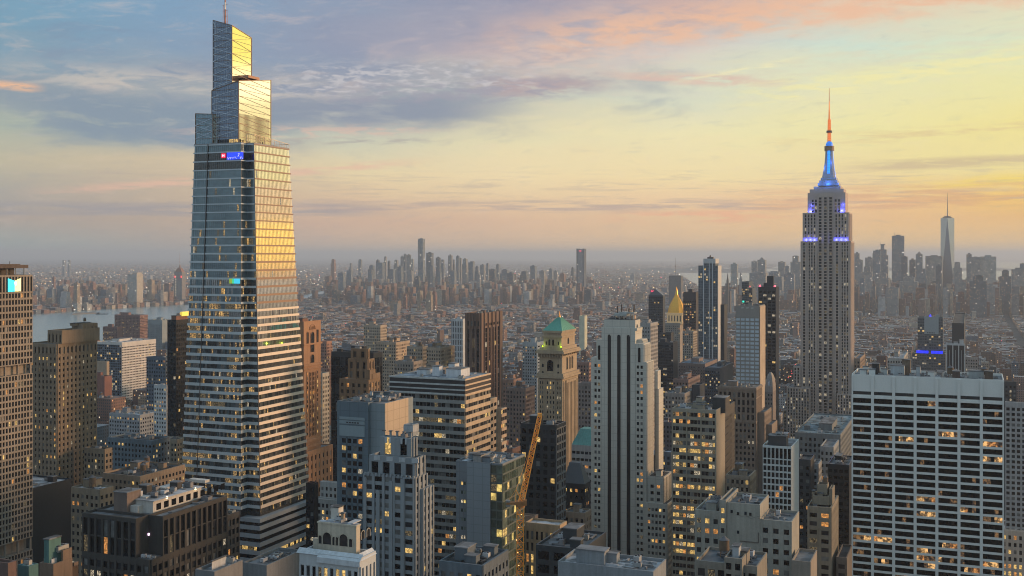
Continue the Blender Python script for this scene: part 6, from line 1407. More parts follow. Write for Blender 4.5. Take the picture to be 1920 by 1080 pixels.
WC = [('red brick',(.17,.09,.07)),('brown brick',(.13,.085,.07)),('salmon brick',(.24,.155,.13)),('grey',(.20,.20,.205)),('tan',(.27,.21,.155)),('cream',(.36,.31,.25)),('dark grey',(.085,.09,.10)),('pale',(.40,.41,.42)),('blue grey',(.10,.13,.17)),('rust brick',(.19,.11,.085))]
RC = [('dark',(.05,.052,.058)),('grey',(.14,.15,.165)),('silver',(.22,.235,.255)),('dark',(.06,.06,.07)),('white',(.31,.325,.345)),('brown',(.13,.085,.07))]
def free(a0, a1, b0, b1):
    for h in HEROES:
        if a0 < h[1] and a1 > h[0] and b0 < h[3] and b1 > h[2]: return False
    return True
def world(a, b_): return (a*CS + b_*SN, -a*SN + b_*CS)
stuff = CB(); cand = []; RC_ = random.Random(5)
def rc(l): return RC_.choice(l)
count = 0
AV, STW = 250.0, 80.0
for bi in range(4, 108):
    b0 = bi*STW
    for ai in range(-22, 36):
        a0 = ai*AV-120
        cx_, cy_ = world(a0+AV/2, b0+STW/2)
        if cy_ < 500 or abs(cx_) > cy_*.50+160 or cy_ > 8600: continue
        ys_ = [b0+7, b0+STW/2, b0+STW-7]
        a = a0+14
        while a < a0+AV-14:
            step = RC_.choice((9,12,16,22,30)) * (1.0 if cy_ < 3000 else 1.25)
            big = RC_.random()
            for half in (0, 1):
                w = min(step, a0+AV-14-a)
                if w < 6: continue
                y0, y1 = (ys_[0], ys_[1]-1) if half == 0 else (ys_[1]+1, ys_[2])
                x_, d_ = world(a+w/2, (y0+y1)/2)
                if d_ < 560 or abs(x_) > d_*.475+40 or wet(x_, d_): continue
                if d_ < 1500 and not free(a, a+w-.6, y0, y1): continue
                px_ = HX+F*x_/d_
                t = RC_.random()
                if d_ < 1500: h = RC_.uniform(22, 52) if t < .8 else RC_.uniform(50, 78)
                elif d_ < 2400: h = RC_.uniform(14, 34) if t < .86 else RC_.uniform(34, 66)
                else: h = RC_.uniform(10, 20) if t < .95 else (RC_.uniform(20, 34) if t < .992 else RC_.uniform(34, 62))
                t = RC_.random()
                if 610 < px_ < 1110 and 5200 < d_ < 8300 and t < .16: h = RC_.uniform(28, 100)
                if px_ > 1598 and 4300 < d_ < 6600 and t < .35: h = RC_.uniform(35, 130)
                if 1360 < px_ < 1510 and 4700 < d_ < 6500 and t < .3: h = RC_.uniform(30, 105)
                if px_ < 400 and 4700 < d_ < 7500 and t < .06: h = RC_.uniform(25, 80)
                if px_ < 480 and d_ > 1500: h = h*1.1
                if 1885 < px_ and d_ < 1100: continue
                if px_ > 1590 and d_ < 1400: h *= .6
                wi = RC_.randrange(len(WC)); ri = RC_.randrange(len(RC))
                if RC_.random() < .35: wi = RC_.choice((0,1,2,9))
                y1_ = y1 - RC_.uniform(0, 9); 
                cand.append((a, a+w-.6, y0 + (RC_.uniform(0, 3) if half else 0), y1_, h, wi, ri, x_, d_, px_)); count += 1
            a += step
# the nearest and largest ones in clear view stand as buildings of their own
HP = [(o['label'], HX+F*o.location.x/o.location.y, o.location.y) for o in col.objects if o.get('category') in ('skyscraper','building') and o.location.y > 10]
def hidden(px_, d_, h):
    yt = HY+(EYE-h)*F/d_
    if yt > 1095 or px_ < -15 or px_ > 1935: return True
    for s_, xl, xr, D_, zt in OCC:
        if D_ < d_ and xl-2 < px_ < xr+2 and HY+(EYE-zt)*F/D_ < yt: return True
    return False
OCC = []
for o in list(col.objects):
    if o.parent or o.get('category') not in ('skyscraper', 'building'): continue
    pts = []
    for ch in o.children:
        if ch.type == 'MESH' and ch.name.split('.')[0] in ('wall','window_band','spandrel','west_wall','west_bay'):
            for c in ch.bound_box:
                v = Vector(c); X = o.location.x+v.x*CS+v.y*SN; Yy = o.location.y-v.x*SN+v.y*CS; pts.append((HX+F*X/max(Yy,1), v.z))
    if pts: OCC.append((o['label'], min(p[0] for p in pts), max(p[0] for p in pts), o.location.y, max(p[1] for p in pts)*.93))
vis = [c for c in cand if not hidden(c[9], c[8], c[4])]
vis.sort(key=lambda c: -(c[1]-c[0])*c[4]/c[8]**2)
NEAR = vis[:285]; ids = set(id(c) for c in NEAR)
LM = [(HX+F*o.location.x/o.location.y, o.location.y, s) for o, s in [(o, s) for o in col.objects if not o.parent for k, s in [
  ('green copper pyramid','the green roofed tower'),('gold pyramid','the gold pyramid tower'),('spired','the spired skyscraper'),('bronze brown','the bronze tower'),('huge white','the white office slab'),
  ('tapering glass','the glass skyscraper'),('white window panels','the white window panel tower'),('orange stone','the orange stone tower'),('three black vertical','the black striped stone tower'),
  ('glowing blue strip','the tower with the blue strip'),('brown masonry tower','the brown office tower'),('broad striped','the striped office block'),('warm lit ribbon','the lit ribbon office'),
  ('stepped brown art deco','the stepped brown tower'),('wide white concrete','the wide white hospital slab'),('red corner lamps','the dark tower with red lamps'),('white vertical ribs','the white ribbed black tower')] if k in str(o.get('label',''))] if o.location.y > 10]
groups = {}
for c in NEAR:
    px_, d_ = c[9], c[8]; lm = min(LM, key=lambda l: abs(l[0]-px_)+abs(l[1]-d_)*.02)
    side = 'right of' if px_ > lm[0] else 'left of'
    dist = 'just ' if abs(px_-lm[0]) < 45 else ''
    rel = ('far ' if d_ > lm[1]+900 else '') + ('behind' if d_ > lm[1] and abs(px_-lm[0]) < 45 else side) + ' ' + lm[2].replace('the ', '')
    size = 'tall' if c[4] > 46 else ('squat' if (c[1]-c[0]) > c[4] else ('low' if c[4] < 26 else 'midsize'))
    key = '%s %s block, %s roof, %s' % (size, WC[c[5]][0], RC[c[6]][0], rel)
    groups.setdefault(key, []).append(c)
ORD = ['leftmost']+[w+' from left' for w in 'second third fourth fifth sixth seventh eighth ninth tenth eleventh twelfth'.split()]
LBL = {}
for k, cs in groups.items():
    cs.sort(key=lambda c: c[9])
    for i, c in enumerate(cs): LBL[id(c)] = k if len(cs) == 1 else k+', '+ORD[min(i, 11)]
def roofbits(cb, c, n, deep):
    a0, a1, b0, b1, h = c[:5]
    for k in range(n):
        w = RC_.uniform(2.5, 5.5); x_ = RC_.uniform(a0+.6, max(a0+.7, a1-w-.6)); y_ = RC_.uniform(b0+1, max(b0+1.1, b1-w-1)); cb.box(x_, min(x_+w, a1-.3), y_, min(y_+w*.8, b1-.3), h-.4, h+RC_.uniform(1.2, 3.8), WC[c[5]][1] if RC_.random() < .5 else (.3,.31,.33), RC[(c[6]+k+1) % len(RC)][1], 0)
TANKM = None
def water_tank(parent, x_, y_, z_):
    global TANKM
    if TANKM is None:
        mb = MB(); r = 1.8
        for a, c in ((-1,-1),(1,-1),(1,1),(-1,1)): mb.bar((a*r*.6, c*r*.6, 0), (a*r*.6, c*r*.6, 2.6), .16)
        mb.cyl(0, 0, 2.6, 6.0, r, r*.95, 12); mb.cyl(0, 0, 6.0, 7.3, r*1.05, .1, 12, 1)
        o = mb.build('water_tank', [plain(.13,.09,.06,.9), plain(.10,.10,.11,.8)], parent, (x_, y_, z_)); TANKM = o.data
    else:
        o = bpy.data.objects.new('water_tank', TANKM); col.objects.link(o); o.parent = parent; o.location = (x_, y_, z_)
for c in NEAR:
    a0, a1, b0, b1, h, wi, ri = c[:7]; X, Yw = world(a1, b0); W_, D_ = a1-a0, b1-b0
    e = empty('city_building', LBL[id(c)], 'building', (X, Yw, 0), -TH, 'low city blocks between the towers')
    wc, rcx = WC[wi][1], RC[ri][1]
    cb = CB()
    if h > 40 and W_ > 14:
        hs = h*RC_.uniform(.6,.8); cb.box(-W_, 0, 0, D_, 0, hs, wc, rcx); cb.box(-W_+2, -1.5, 3, D_-2, hs-.2, h, wc, rcx)
    else: cb.box(-W_, 0, 0, D_, 0, h-.8, wc, rcx)
    t = .4
    if not (h > 40 and W_ > 14):
        for bx in ((-W_,0,0,t),(-W_,0,D_-t,D_),(-W_,-W_+t,t,D_-t),(-t,0,t,D_-t)): cb.box(*bx, h-.8, h, wc, wc, 0)
        cb.box(-W_-.25, .25, -.3, 0, h-1.3, h-.5, wc, wc, 0)
    cb.build('wall', e)
    rb = CB()
    for k in range(2 if W_ < 14 else 4):
        w = RC_.uniform(2.2, 5); x_ = RC_.uniform(-W_+.6, max(-W_+.7, -w-.6)); y_ = RC_.uniform(1, max(1.1, D_-w-1)); rb.box(x_, min(x_+w,-.5), y_, min(y_+w*.8, D_-.5), h-.9, h+RC_.uniform(.8,3.2), (.3,.31,.33) if k % 2 else wc, RC[(ri+k+1) % len(RC)][1], 0)
    rb.build('rooftop_plant', e)
    if RC_.random() < .45 and W_ > 8: water_tank(e, RC_.uniform(-W_+2.5, -2.5), RC_.uniform(3, D_-3), h-.8)
for c in cand:
    if id(c) in ids: continue
    stuff.box(c[0], c[1], c[2], c[3], 0, c[4], WC[c[5]][1], RC[c[6]][1])
    if c[8] < 4200 and c[1]-c[0] > 8: roofbits(stuff, c, 1 if c[8] > 2500 else 2, False)
# farther boroughs: larger blocks out to the haze
def allowed(x_, d_): return not inside(x_, d_, POLYS[0]) and not inside(x_, d_, POLYS[1]) and not inside(x_, d_, POLYS[2])
for k in range(15000):
    d_ = 8200*(3.6**RC_.random()); x_ = RC_.uniform(-.5, .5)*d_
    if not allowed(x_, d_): continue
    a, b_ = loc2(x_, d_); w = RC_.uniform(14, 40)*d_/11000; h = RC_.uniform(6, 14) if RC_.random() < .97 else RC_.uniform(16, 45)
    stuff.box(a, a+w, b_, b_+w*.8, 0, h, rc(WC)[1], rc(RC)[1])
o = stuff.build('distant_rooftops'); tag(o, 'endless carpet of low brick and grey rooftops fading into the haze', 'rooftops', kind='stuff')

# ------------------------------------------------------------------ far skylines, every tower a thing
SN_ = {}
def far(x0_, x1_, yt, D_, colr, desc, group, name='distant_tower', steps=None, win=1.0):
    a_ = math.atan2((x0_+x1_)/2-HX, F); tot = (x1_-x0_)/F*D_*math.cos(a_); W_ = tot/(math.cos(TH-a_)+.8*abs(math.sin(TH-a_))); dp_ = W_*.8
    X = (x1_-HX)/F*D_-max(0, dp_*math.sin(TH-a_))/math.cos(a_); e_loc = (X, D_, 0); h = EYE-(yt-HY)*D_/F
    cb = CB(); rr = tuple(k*.8 for k in colr)
    lv = steps or [(0, 1, 1)]
    prev = 0
    for f0, f1, hf in lv: cb.box(-W_*(1-f0), -W_*(1-f1), dp_*(1-f1+f0)*.3, dp_*(1-(1-f1+f0)*.3), 0, h*hf if hf <= 1 else h, colr, rr, win)
    e = empty(name, desc, 'skyscraper', e_loc, -TH, group); cb.build('wall', e)
    rb = CB(); rb.box(-W_*.7, -W_*.3, dp_*.3, dp_*.7, h-.5, h+R.uniform(2,7), rr, rr, 0); rb.build('rooftop_plant', e)
    return e, W_, dp_, h
BLG, GRY, DKB, PAL, TNB, BRK = (.17,.21,.25), (.25,.26,.27), (.10,.125,.15), (.36,.37,.36), (.30,.24,.18), (.24,.13,.10)
G1 = 'distant skyline left of centre'; G2 = 'distant skyline at right'; G3 = 'towers across the river'
ord_ = ['first','second','third','fourth','fifth','sixth','seventh','eighth','ninth','tenth','eleventh','twelfth','thirteenth','fourteenth','fifteenth','sixteenth','seventeenth','eighteenth','nineteenth','twentieth']
def ordn(n):
    if n < 20: return ord_[n]
    t = ['twenty','thirty','forty','fifty','sixty'][(n+1)//10-2]; u = (n+1) % 10
    return (t[:-1]+'ieth') if u == 0 else t+' '+ord_[u-1]
def cname(c): return {BLG:'blue grey', GRY:'grey', DKB:'dark', PAL:'pale', TNB:'cream', BRK:'brick'}[c]
# left-centre cluster (downtown across the water)
L1 = [(620,630,487,9000,BRK),(655,661,494,9000,GRY),(672,679,487,8200,BLG),(690,704,498,7600,BLG),(705,712,488,7800,DKB),(706,722,493,7200,BLG),(719,726,482,7600,GRY),(727,732,490,7400,DKB),(738,748,488,7300,GRY),(751,757,481,7000,GRY),(757,762,476,7100,BLG),(762,771,478,7000,GRY),(771,776,486,7200,PAL),(783.5,797,447.5,6800,BLG),(799,813,474,7000,DKB),(817,827,483,7200,DKB),(826,834,487,7500,BLG),(840,849,479,7300,GRY),(849,853,487,7400,DKB),(855,862,480.5,7200,BLG),(861,866,484,7300,GRY),(866,878,486,6900,GRY),(878,890,492,6800,BLG),(883,890,490,7600,PAL),(890,899,500,7000,BLG),(900,910,497,6700,GRY),(911,917,494,7400,BLG),(917,931,505,6900,DKB),(930,937,496,7600,BLG),(937,957,506,6800,BLG),(951,965,512,6500,DKB),(964,968,514,6600,TNB),(975,991,509,6900,DKB),(994,1006,499,7000,BLG),(1011,1023,508,7300,GRY),(1027,1038,505,7400,BLG),(1038,1046,508,7500,GRY),(1050,1060,513,7000,BRK),(1070,1077,502,7800,DKB),(1081,1099,469,6700,BLG),(1181,1191,513,9500,BLG),(1163,1169,522,9000,DKB),(730,741,505,6500,BLG),(745,756,500,6400,BLG),(765,775,508,6200,GRY),(806,815,500,6300,GRY),(820,828,510,6200,BLG),(842,856,508,6300,BLG),(893,902,515,6200,GRY),(690,700,506,6400,BLG),(775,790,520,5600,DKB),(767,773,548,4700,BRK),(782,790,545,4700,TNB),(798,812,547,4600,TNB),(808,820,548,4700,BRK),(755,764,552,4800,BRK),(650,662,507,6600,BLG),(634,648,512,6500,BLG)]
L1.sort()
for i, (x0_, x1_, yt, D_, cc) in enumerate(L1):
    lb = '%s %s tower, %s from left in the hazy skyline left of centre' % ('narrow' if x1_-x0_ < 9 else 'broad', cname(cc), ordn(i))
    if (x0_, yt) == (783.5, 447.5): lb = 'tallest slender tower in the hazy skyline left of centre'
    if (x0_, yt) == (1081, 469): lb = 'lone blue grey tower with a notched top, right of the hazy central skyline'
    e, W_, dp_, h = far(x0_, x1_, yt, D_, cc, lb, G1, steps=[(0,1,.86),(.18,.9,1)] if i % 3 == 0 and yt > 450 and x0_ != 1081 else None)
    if x0_ == 783.5:
        c = MB(); 
        for u in (-W_*.95,-W_*.6,-W_*.35,-W_*.06): c.box(u-.8, u+.8, -1.2, 0, h*.6, h+2)
        c.build('fin', wall(.45,.42,.40), e)
    if x0_ == 1081:
        c = MB(); c.box(-W_-.5,-W_+9,-1,dp_,0,h+9); c.box(-9,.5,-1,dp_,0,h+9); c.build('side_shaft', wall(.09,.11,.14), e)
        c = MB(); c.box(-W_*.65,-W_*.35,-1.6,-1.1,h-7,h-3); c.build('red_lamp', plain(1.0,.05,.15,.5,0,1.8), e)
# right-hand skyline (lower tip of the island)
L2 = [(1370,1384,495,5600,PAL),(1386,1392,514,5200,GRY),(1409,1421,490,6400,GRY),(1420,1437,487,6000,GRY),(1405,1440,512,5000,GRY),(1434,1470,511,5200,BLG),(1459,1473,491,6200,GRY),(1472,1480,499,6000,BLG),(1482,1502,480,5600,GRY),(1470,1491,514,4900,BLG),
 (1602,1612,475,6000,BLG),(1606,1618,487,5600,GRY),(1616,1636,500,5000,GRY),(1622,1638,483,5900,GRY),(1636,1643,475,6200,GRY),(1637,1652,470,5500,BLG),(1645,1666,459,5800,BLG),(1640,1668,513,5000,GRY),(1672,1696,442,5600,BLG),(1690,1702,481,5400,DKB),(1705,1717,487,5600,DKB),(1717,1730,476.5,5500,BLG),(1686,1722,520,4700,GRY),(1735,1768,480,5500,GRY),(1755,1765,498,5000,DKB),(1726,1738,505,5300,BLG),(1786,1804,492,5300,GRY),(1790,1800,512,4600,GRY),(1812,1822,476.5,5600,BLG),(1820,1838,482,5300,GRY),(1837,1868,481,5300,PAL),(1818,1850,517,4200,DKB),(1850,1866,536,4400,GRY),(1874,1896,508,4600,DKB),(1896,1920,505,4800,GRY),(1912,1925,494,5400,BLG),(1800,1812,530,4500,GRY),(1660,1686,540,4300,GRY),(1612,1622,522,4600,BLG),(1768,1778,540,4200,GRY)]
L2.sort()
for i, (x0_, x1_, yt, D_, cc) in enumerate(L2):
    where = 'left of spired skyscraper' if x0_ < 1500 else 'right of spired skyscraper'
    j = i if x0_ < 1500 else i-sum(1 for q in L2 if q[0] < 1500)
    lb = '%s %s tower, %s from left in the hazy skyline, %s' % ('narrow' if x1_-x0_ < 14 else 'broad', cname(cc), ordn(j), where)
    stp = None
    if x0_ == 1645: stp = [(0,1,.82),(.15,.85,.92),(.3,.62,1.0)]
    elif i % 4 == 1: stp = [(0,1,.88),(.2,.8,1)]
    e, W_, dp_, h = far(x0_, x1_, yt, D_, cc, lb, G2, steps=stp)
    if x0_ in (1672, 1645): 
        c = MB(); c.cyl(-W_*.8 if x0_ == 1672 else -W_*.75, dp_*.5, h, h+18, 1.0, .4, 6); c.build('antenna', plain(.15,.15,.16), e)
    if x0_ in (1420, 1717):
        c = MB(); c.cyl(-W_*.5, dp_*.5, h, h+14, W_*.35, .4, 8); c.build('spire', wall(.2,.2,.2), e)
# the tall faceted tower with the long needle
def faceted():
    D_ = 5750; e = empty('faceted_glass_tower', 'tall faceted glass tower tapering in long triangles with a needle spire, far right', 'skyscraper', ((1776.5-HX)/F*D_, D_, 0), -TH)
    r = 33; zb, zt = 56, EYE-(409-HY)*D_/F
    A = [(-r,-r),(r,-r),(r,r),(-r,r)]; B_ = [(0,-r),(r,0),(0,r),(-r,0)]
    g1, g2 = glass(.38,.41,.44,.12,.85,.9,.05), glass(.12,.15,.19,.12,.6,.8,.05)  # same glass in bright and dark copies: facet reflections put into the colour
    c = MB(); c.box(-r,r,-r,r,0,zb,1)
    for k in range(4):
        p0, p1 = A[k], A[(k+1)%4]; q0, q1 = B_[k], B_[(k+1)%4]
        c.poly([(*p0,zb),(*p1,zb),(*q0,zt)], 1); c.poly([(*p1,zb),(*q1,zt),(*q0,zt)], 0)
    c.poly([(*q,zt) for q in B_], 1); c.build('tower_glass', [g1, g2], e)
    c = MB(); c.cyl(0,0,zt,zt+5,24,24,24); c.cyl(0,0,zt+6.5,zt+10,17,17,24); c.build('crown_ring', plain(.18,.16,.15), e)
    c = MB(); c.cyl(0,0,zt,zt+24,4,2.4,8); c.cyl(0,0,zt+24,zt+60,2.4,1.8,8); c.cyl(0,0,zt+60,EYE-(361-HY)*D_/F,1.8,.5,8)
    for k in range(4): t = math.pi/2*k; c.bar((16*math.cos(t),16*math.sin(t),zt+8),(0,0,zt+45),.4)
    c.build('spire', plain(.25,.22,.21,.5), e)
faceted()
# across the river at left
L3 = [(63,70,575,3900,PAL),(70,76,572,3900,PAL),(88,106,542,4600,BLG),(107,128,537,4500,BLG),(112,126,543,4300,DKB),(118,135,560,3950,DKB),(138,150,531,3750,TNB),(136,152,570,3700,PAL),(151,172,570,3720,PAL),(239,268,514,3850,PAL),(276,290,525,4200,TNB),(300,320,548,4100,TNB),(288,304,552,4300,GRY),(117,124,488,12500,BLG),(127,133,488,12300,BLG),(222,229,534,5200,BRK),(98,104,520,6500,BRK),(62,80,584,3800,TNB),(205,216,552,4300,GRY),(184,196,556,4300,BLG),(320,329,538,5200,GRY),(168,180,530,6000,BRK)]
L3 = [(a_, b_, c_, max(D_, 4640+(b_-60)*3.1+(max(D_, 3700)-3700)*.5), e_) for a_, b_, c_, D_, e_ in L3]
L3.sort()
for i, (x0_, x1_, yt, D_, cc) in enumerate(L3):
    lb = '%s %s block, %s from the left among those across the river' % ('narrow' if x1_-x0_ < 13 else 'broad', cname(cc), ordn(i))
    if x0_ == 239: lb = 'tall pale green and cream slab standing on the far river bank'
    e, W_, dp_, h = far(x0_, x1_, yt, D_, cc, lb, G3, name='riverside_tower')
    if x0_ == 239: c = MB(); c.box(.1, 1, 0, dp_, 0, h-1); c.box(-W_*.5,-W_*.02,4,dp_-4,h,h+7); c.build('west_wall', wall(.42,.38,.32), e)
b = Bld('broadcast_tower', 'grey tower with red lamps and a striped mast, across the river', 'skyscraper', 326.5, 341, 347.5, 5750, walls=wall(.22,.21,.21), roof=DARKROOF, parts=False)
r = b.rect(326.5,341,347.5); z = b.H; r = (r[0], 0, 0, 30); b.tier(r, 0, z(510), None, None); cx, cy = (r[0]+r[1])/2, 15
c = MB(); c.frust([(r[0]+3,3),(r[1]-3,3),(r[1]-3,27),(r[0]+3,27)], [(cx-8,cy-7),(cx+8,cy-7),(cx+8,cy+7),(cx-8,cy+7)], z(510), z(502)); c.cyl(cx, cy, z(502), z(496), 4, 1.5, 8); c.build('roof_cap', wall(.30,.15,.11), b.e)
for k in range(7): c = MB(); c.cyl(cx, cy, z(496-k*3.2), z(492.8-k*3.2), 1.3-.12*k, 1.2-.12*k, 6); c.build('mast_segment', plain(.5,.2,.15) if k % 2 else plain(.6,.55,.5), b.e)
for u, y_ in ((r[0]+6, 519), (r[1]-3, 519)): c = MB(); c.cyl(u, -2, z(y_+2), z(y_-2), 3.0, n=8); c.build('red_lamp', plain(1.0,.06,.08,.5,0,1.2), b.e)
c = MB(); 
for k in range(9): c.box(r[0]+10, r[0]+12.5, -.6, -.1, z(560-k*5), z(557.6-k*5))
c.build('lit_window', plain(1,.8,.5,.5,0,1.2), b.e); b.done()
# piers on the far bank
for k, (pa_, pb_, y0_, y1_) in enumerate([(136,180,588.5,590.5),(228,315,572.5,575),(290,345,569,571)]):
    p0, p1, p2, p3 = gp(pa_, y1_), gp(pb_, y1_-2.2), gp(pb_, y0_-2.2), gp(pa_, y0_)
    mb = MB(); mb.frust([p0,p1,p2,p3], [p0,p1,p2,p3], 0, 5); o = mb.build('river_pier', wall(.2,.19,.18)); tag(o, ['short wharf at the left of the far river bank','long pale wharf under the tall pale slab on the far bank','pale wharf left of the broadcast tower on the far bank'][k], 'pier')
mb = MB(); p = gp(190, 589.5); mb.frust([(p[0]-22,p[1]-5),(p[0]+18,p[1]-5),(p[0]+26,p[1]),(p[0]+18,p[1]+5),(p[0]-22,p[1]+5)], [(p[0]-23,p[1]-6),(p[0]+20,p[1]-6),(p[0]+29,p[1]),(p[0]+20,p[1]+6),(p[0]-23,p[1]+6)], .4, 3.5); mb.box(p[0]-18,p[0]-8,p[1]-4,p[1]+4,3.5,8)
tag(mb.build('barge', plain(.06,.06,.065)), 'small dark barge lying mid river off the far wharf', 'boat')

# ------------------------------------------------------------------ hills on the horizon
def hills(name, x0_, x1_, D_, hh, seed, mat):
    mb = MB(); n = 90; xs = [(x0_+(x1_-x0_)*k/n-HX)/F*D_ for k in range(n+1)]
    zs = [max(4, hh*(.35+.8*noise.noise((k*.11, seed, 0))+.25*noise.noise((k*.5, seed, 2)))*min(1, k/8, (n-k)/8)) for k in range(n+1)]
    for k in range(n):
        mb.poly([(xs[k],D_,0),(xs[k+1],D_,0),(xs[k+1],D_+1500,zs[k+1]),(xs[k],D_+1500,zs[k])]); mb.poly([(xs[k],D_+1500,zs[k]),(xs[k+1],D_+1500,zs[k+1]),(xs[k+1],D_+3500,0),(xs[k],D_+3500,0)])
    o = mb.build(name, mat); o['kind'] = 'structure'
HM = wall(.07,.075,.07)
hills('hills', 1180, 1480, 15500, 95, 4.0, HM); hills('hills', 1500, 2000, 17500, 60, 9.0, HM)

# ------------------------------------------------------------------ lights of the city: lamps, signs and far windows
def lamps(name, lb, pts, mat, s_):
    mb = MB()
    for x_, y_, z_, k in pts: mb.box(x_-k, x_+k, y_-k, y_+k, z_-k, z_+k)
    o = mb.build(name, mat); tag(o, lb, 'lights', kind='stuff')
wp_, yp_, rp_ = [], [], []
for c in cand:
    t = RC_.random(); x_, d_ = world(c[1] if t > .5 else c[0]+1, c[2]-.5)
    k = .00022*d_*RC_.uniform(.5, 1.35)
    z_ = RC_.uniform(.25, 1.02)*c[4]
    if t < .055: wp_.append((x_, d_, z_, k))
    elif t < .10: yp_.append((x_, d_, z_, k))
    elif t < .1025: rp_.append((x_, d_, c[4]+2, k*.9))
for k_ in range(900):
    d_ = 6500*(2.6**RC_.random()); x_ = RC_.uniform(-.48,.48)*d_
    if allowed(x_, d_): (yp_ if k_ % 3 else wp_).append((x_, d_, RC_.uniform(10, 45), .00026*d_*RC_.uniform(.5,1.2)))
    if k_ % 30 == 0 and allowed(x_, d_): rp_.append((x_, d_, 40, .0003*d_))
for l, D__ in ((L1, 0), (L2, 0), (L3, 0)):
    for x0_, x1_, yt, D_, cc in l:
        for k_ in range(2):
            px_, py_ = RC_.uniform(x0_+1, x1_-1), RC_.uniform(yt+2, yt+60); wp_.append(((px_-HX)/F*(D_-3)-0, D_-18, max(8, EYE-(py_-HY)*D_/F), .00024*D_))
lamps('city_lights', 'scattered white lamps and windows twinkling across the low city', wp_, plain(1.0,.88,.72,.5,0,2.6), 1)
lamps('city_lights', 'scattered amber lamps and windows twinkling across the low city', yp_, plain(1.0,.62,.28,.5,0,2.4), 1)
lamps('city_lights', 'scattered red warning lamps across the low city', rp_, plain(1.0,.08,.12,.5,0,2.6), 1)
# street lamps that can be told apart near the foot of the spired skyscraper
SL = [(1456,776),(1466,780),(1475,778),(1459,789),(1453,796),(1448,806)]
def lamp_post(px_, py_, D_, lb, colr, r=1.0, hgt=9, grp='street lamps on the avenue'):
    X = (px_-HX)/F*D_; e = empty('street_lamp', lb, 'street lamp', (X, D_, EYE-(py_-HY)*D_/F-hgt), 0, grp)
    mb = MB(); mb.cyl(0,0,0,hgt,.18,.12,6); mb.bar((0,0,hgt),(0,-1.6,hgt+.2),.1); mb.build('pole', plain(.1,.1,.1), e)
    mb = MB(); mb.cyl(0,-1.6,hgt-.5,hgt+.4,r,r*.6,8); mb.build('lamp_head', plain(*colr,.5,0,6.0), e)
for i, (px_, py_) in enumerate(SL): lamp_post(px_, py_, 1450+i*6, 'glowing amber street lamp left of the spired skyscraper, %s from left' % ordn(sorted(SL).index((px_,py_))), (1.0,.45,.12), .9)
# red tail lamps on the avenue
mb = MB()
for k_ in range(10):
    px_ = RC_.uniform(1462, 1492); py_ = 745-(px_-1462)*2.0+RC_.uniform(-6,6); D_ = 1900
    mb.box((px_-HX)/F*D_-.5, (px_-HX)/F*D_+.5, D_-.5, D_+.5, EYE-(py_-HY)*D_/F-.4, EYE-(py_-HY)*D_/F+.4)
tag(mb.build('tail_lights', plain(1.0,.07,.10,.5,0,2.2)), 'cluster of red lights on the avenue left of the spired skyscraper', 'lights', kind='stuff')
# the lit avenue running up to the right: rows of yellow lamps
mb = MB()
for k_ in range(90):
    t = RC_.random(); D_ = 2300+t*1900; a_ = 0; px0 = 1606+t*48+RC_.uniform(-5,5); py0 = HY+(EYE-8)*F/D_
    X = (px0-HX)/F*D_; mb.box(X-.8, X+.8, D_-.8, D_+.8, 7.4, 9)
tag(mb.build('avenue_lights', plain(1.0,.78,.45,.5,0,3.0)), 'double row of yellow lamps along the avenue right of the spired skyscraper', 'lights', kind='stuff')
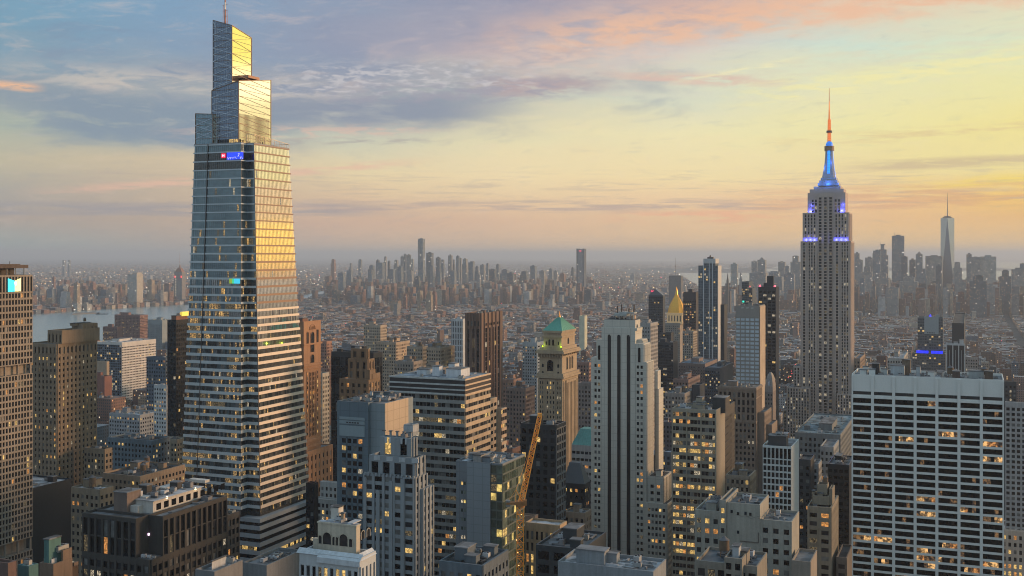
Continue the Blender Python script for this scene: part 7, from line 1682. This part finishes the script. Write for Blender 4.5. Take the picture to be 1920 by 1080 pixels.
# ------------------------------------------------------------------ park at the right edge
o = MB(); p = [gp(1878,905), gp(1990,905), gp(1990,1010), gp(1878,1010)]; 
g = sheet('park_path', [gp(1870,1040), gp(2080,1040), gp(2080,896), gp(1870,896)], .3, wall(.17,.115,.10))
RT = random.Random(3)
def tree(px_, py_, h, lb, colr):
    X, D_ = gp(px_, py_); e = empty('tree', lb, 'tree', (X, D_, 0), 0, 'park trees at the right edge')
    mb = MB(); mb.cyl(0,0,0,h*.45,.32,.2,7)
    tips = []
    for k in range(7):
        t = k*2.4; r = h*RT.uniform(.18,.30); q = (r*math.cos(t), r*math.sin(t), h*RT.uniform(.6,.9)); mb.bar((0,0,h*.3), q, .11); tips.append(Vector(q))
    mb.build('trunk', wall(.08,.06,.05), e)
    c = MB()
    for k in range(420):
        q = RT.choice(tips)+Vector((RT.gauss(0,h*.10),RT.gauss(0,h*.10),RT.gauss(0,h*.09))); s_ = RT.uniform(.18,.42); d1 = Vector((RT.gauss(0,1),RT.gauss(0,1),RT.gauss(0,1))).normalized()*s_; d2 = d1.cross(Vector((RT.gauss(0,1),RT.gauss(0,1),RT.gauss(0,1)))).normalized()*s_
        c.poly([q-d1-d2, q+d1-d2, q+d1+d2, q-d1+d2])
    c.build('crown', wall(*colr), e)
TP = [(1888,948,12),(1901,955,13),(1912,946,11),(1922,958,13),(1893,966,12),(1907,970,12),(1918,938,11),(1886,936,10),(1898,930,9),(1930,968,12)]
for i, (a_, d_, h) in enumerate(sorted(TP)): tree(a_, d_, h, 'bare brown park tree at the right edge, %s from the left' % ordn(i), ((.10,.065,.045),(.075,.06,.045))[i % 2])
mb = MB(); X, D_ = gp(1896, 935); mb.box(X-6,X+6,D_-3,D_+3,0,3.4); mb.box(X-6.6,X+6.6,D_-3.6,D_+3.6,3.4,3.9); tag(mb.build('kiosk', wall(.45,.46,.47)), 'small white kiosk in the park at the right edge', 'kiosk')

# ------------------------------------------------------------------ haze: even air over the whole scene
hb = MB(); hb.box(-130000, 130000, -3000, 160000, -1, 438)
m = bpy.data.materials.new('haze'); m.use_nodes = True; m.node_tree.nodes.clear(); T = NT(m.node_tree)
o_ = T.node('ShaderNodeOutputMaterial'); v = T.node('ShaderNodeVolumePrincipled'); T.l.new(v.outputs[0], o_.inputs['Volume'])
v.inputs['Color'].default_value = (.74,.82,.94,1); v.inputs['Density'].default_value = HAZE; v.inputs['Anisotropy'].default_value = .2
pass
o = hb.build('haze', m); tag(o, kind='stuff')
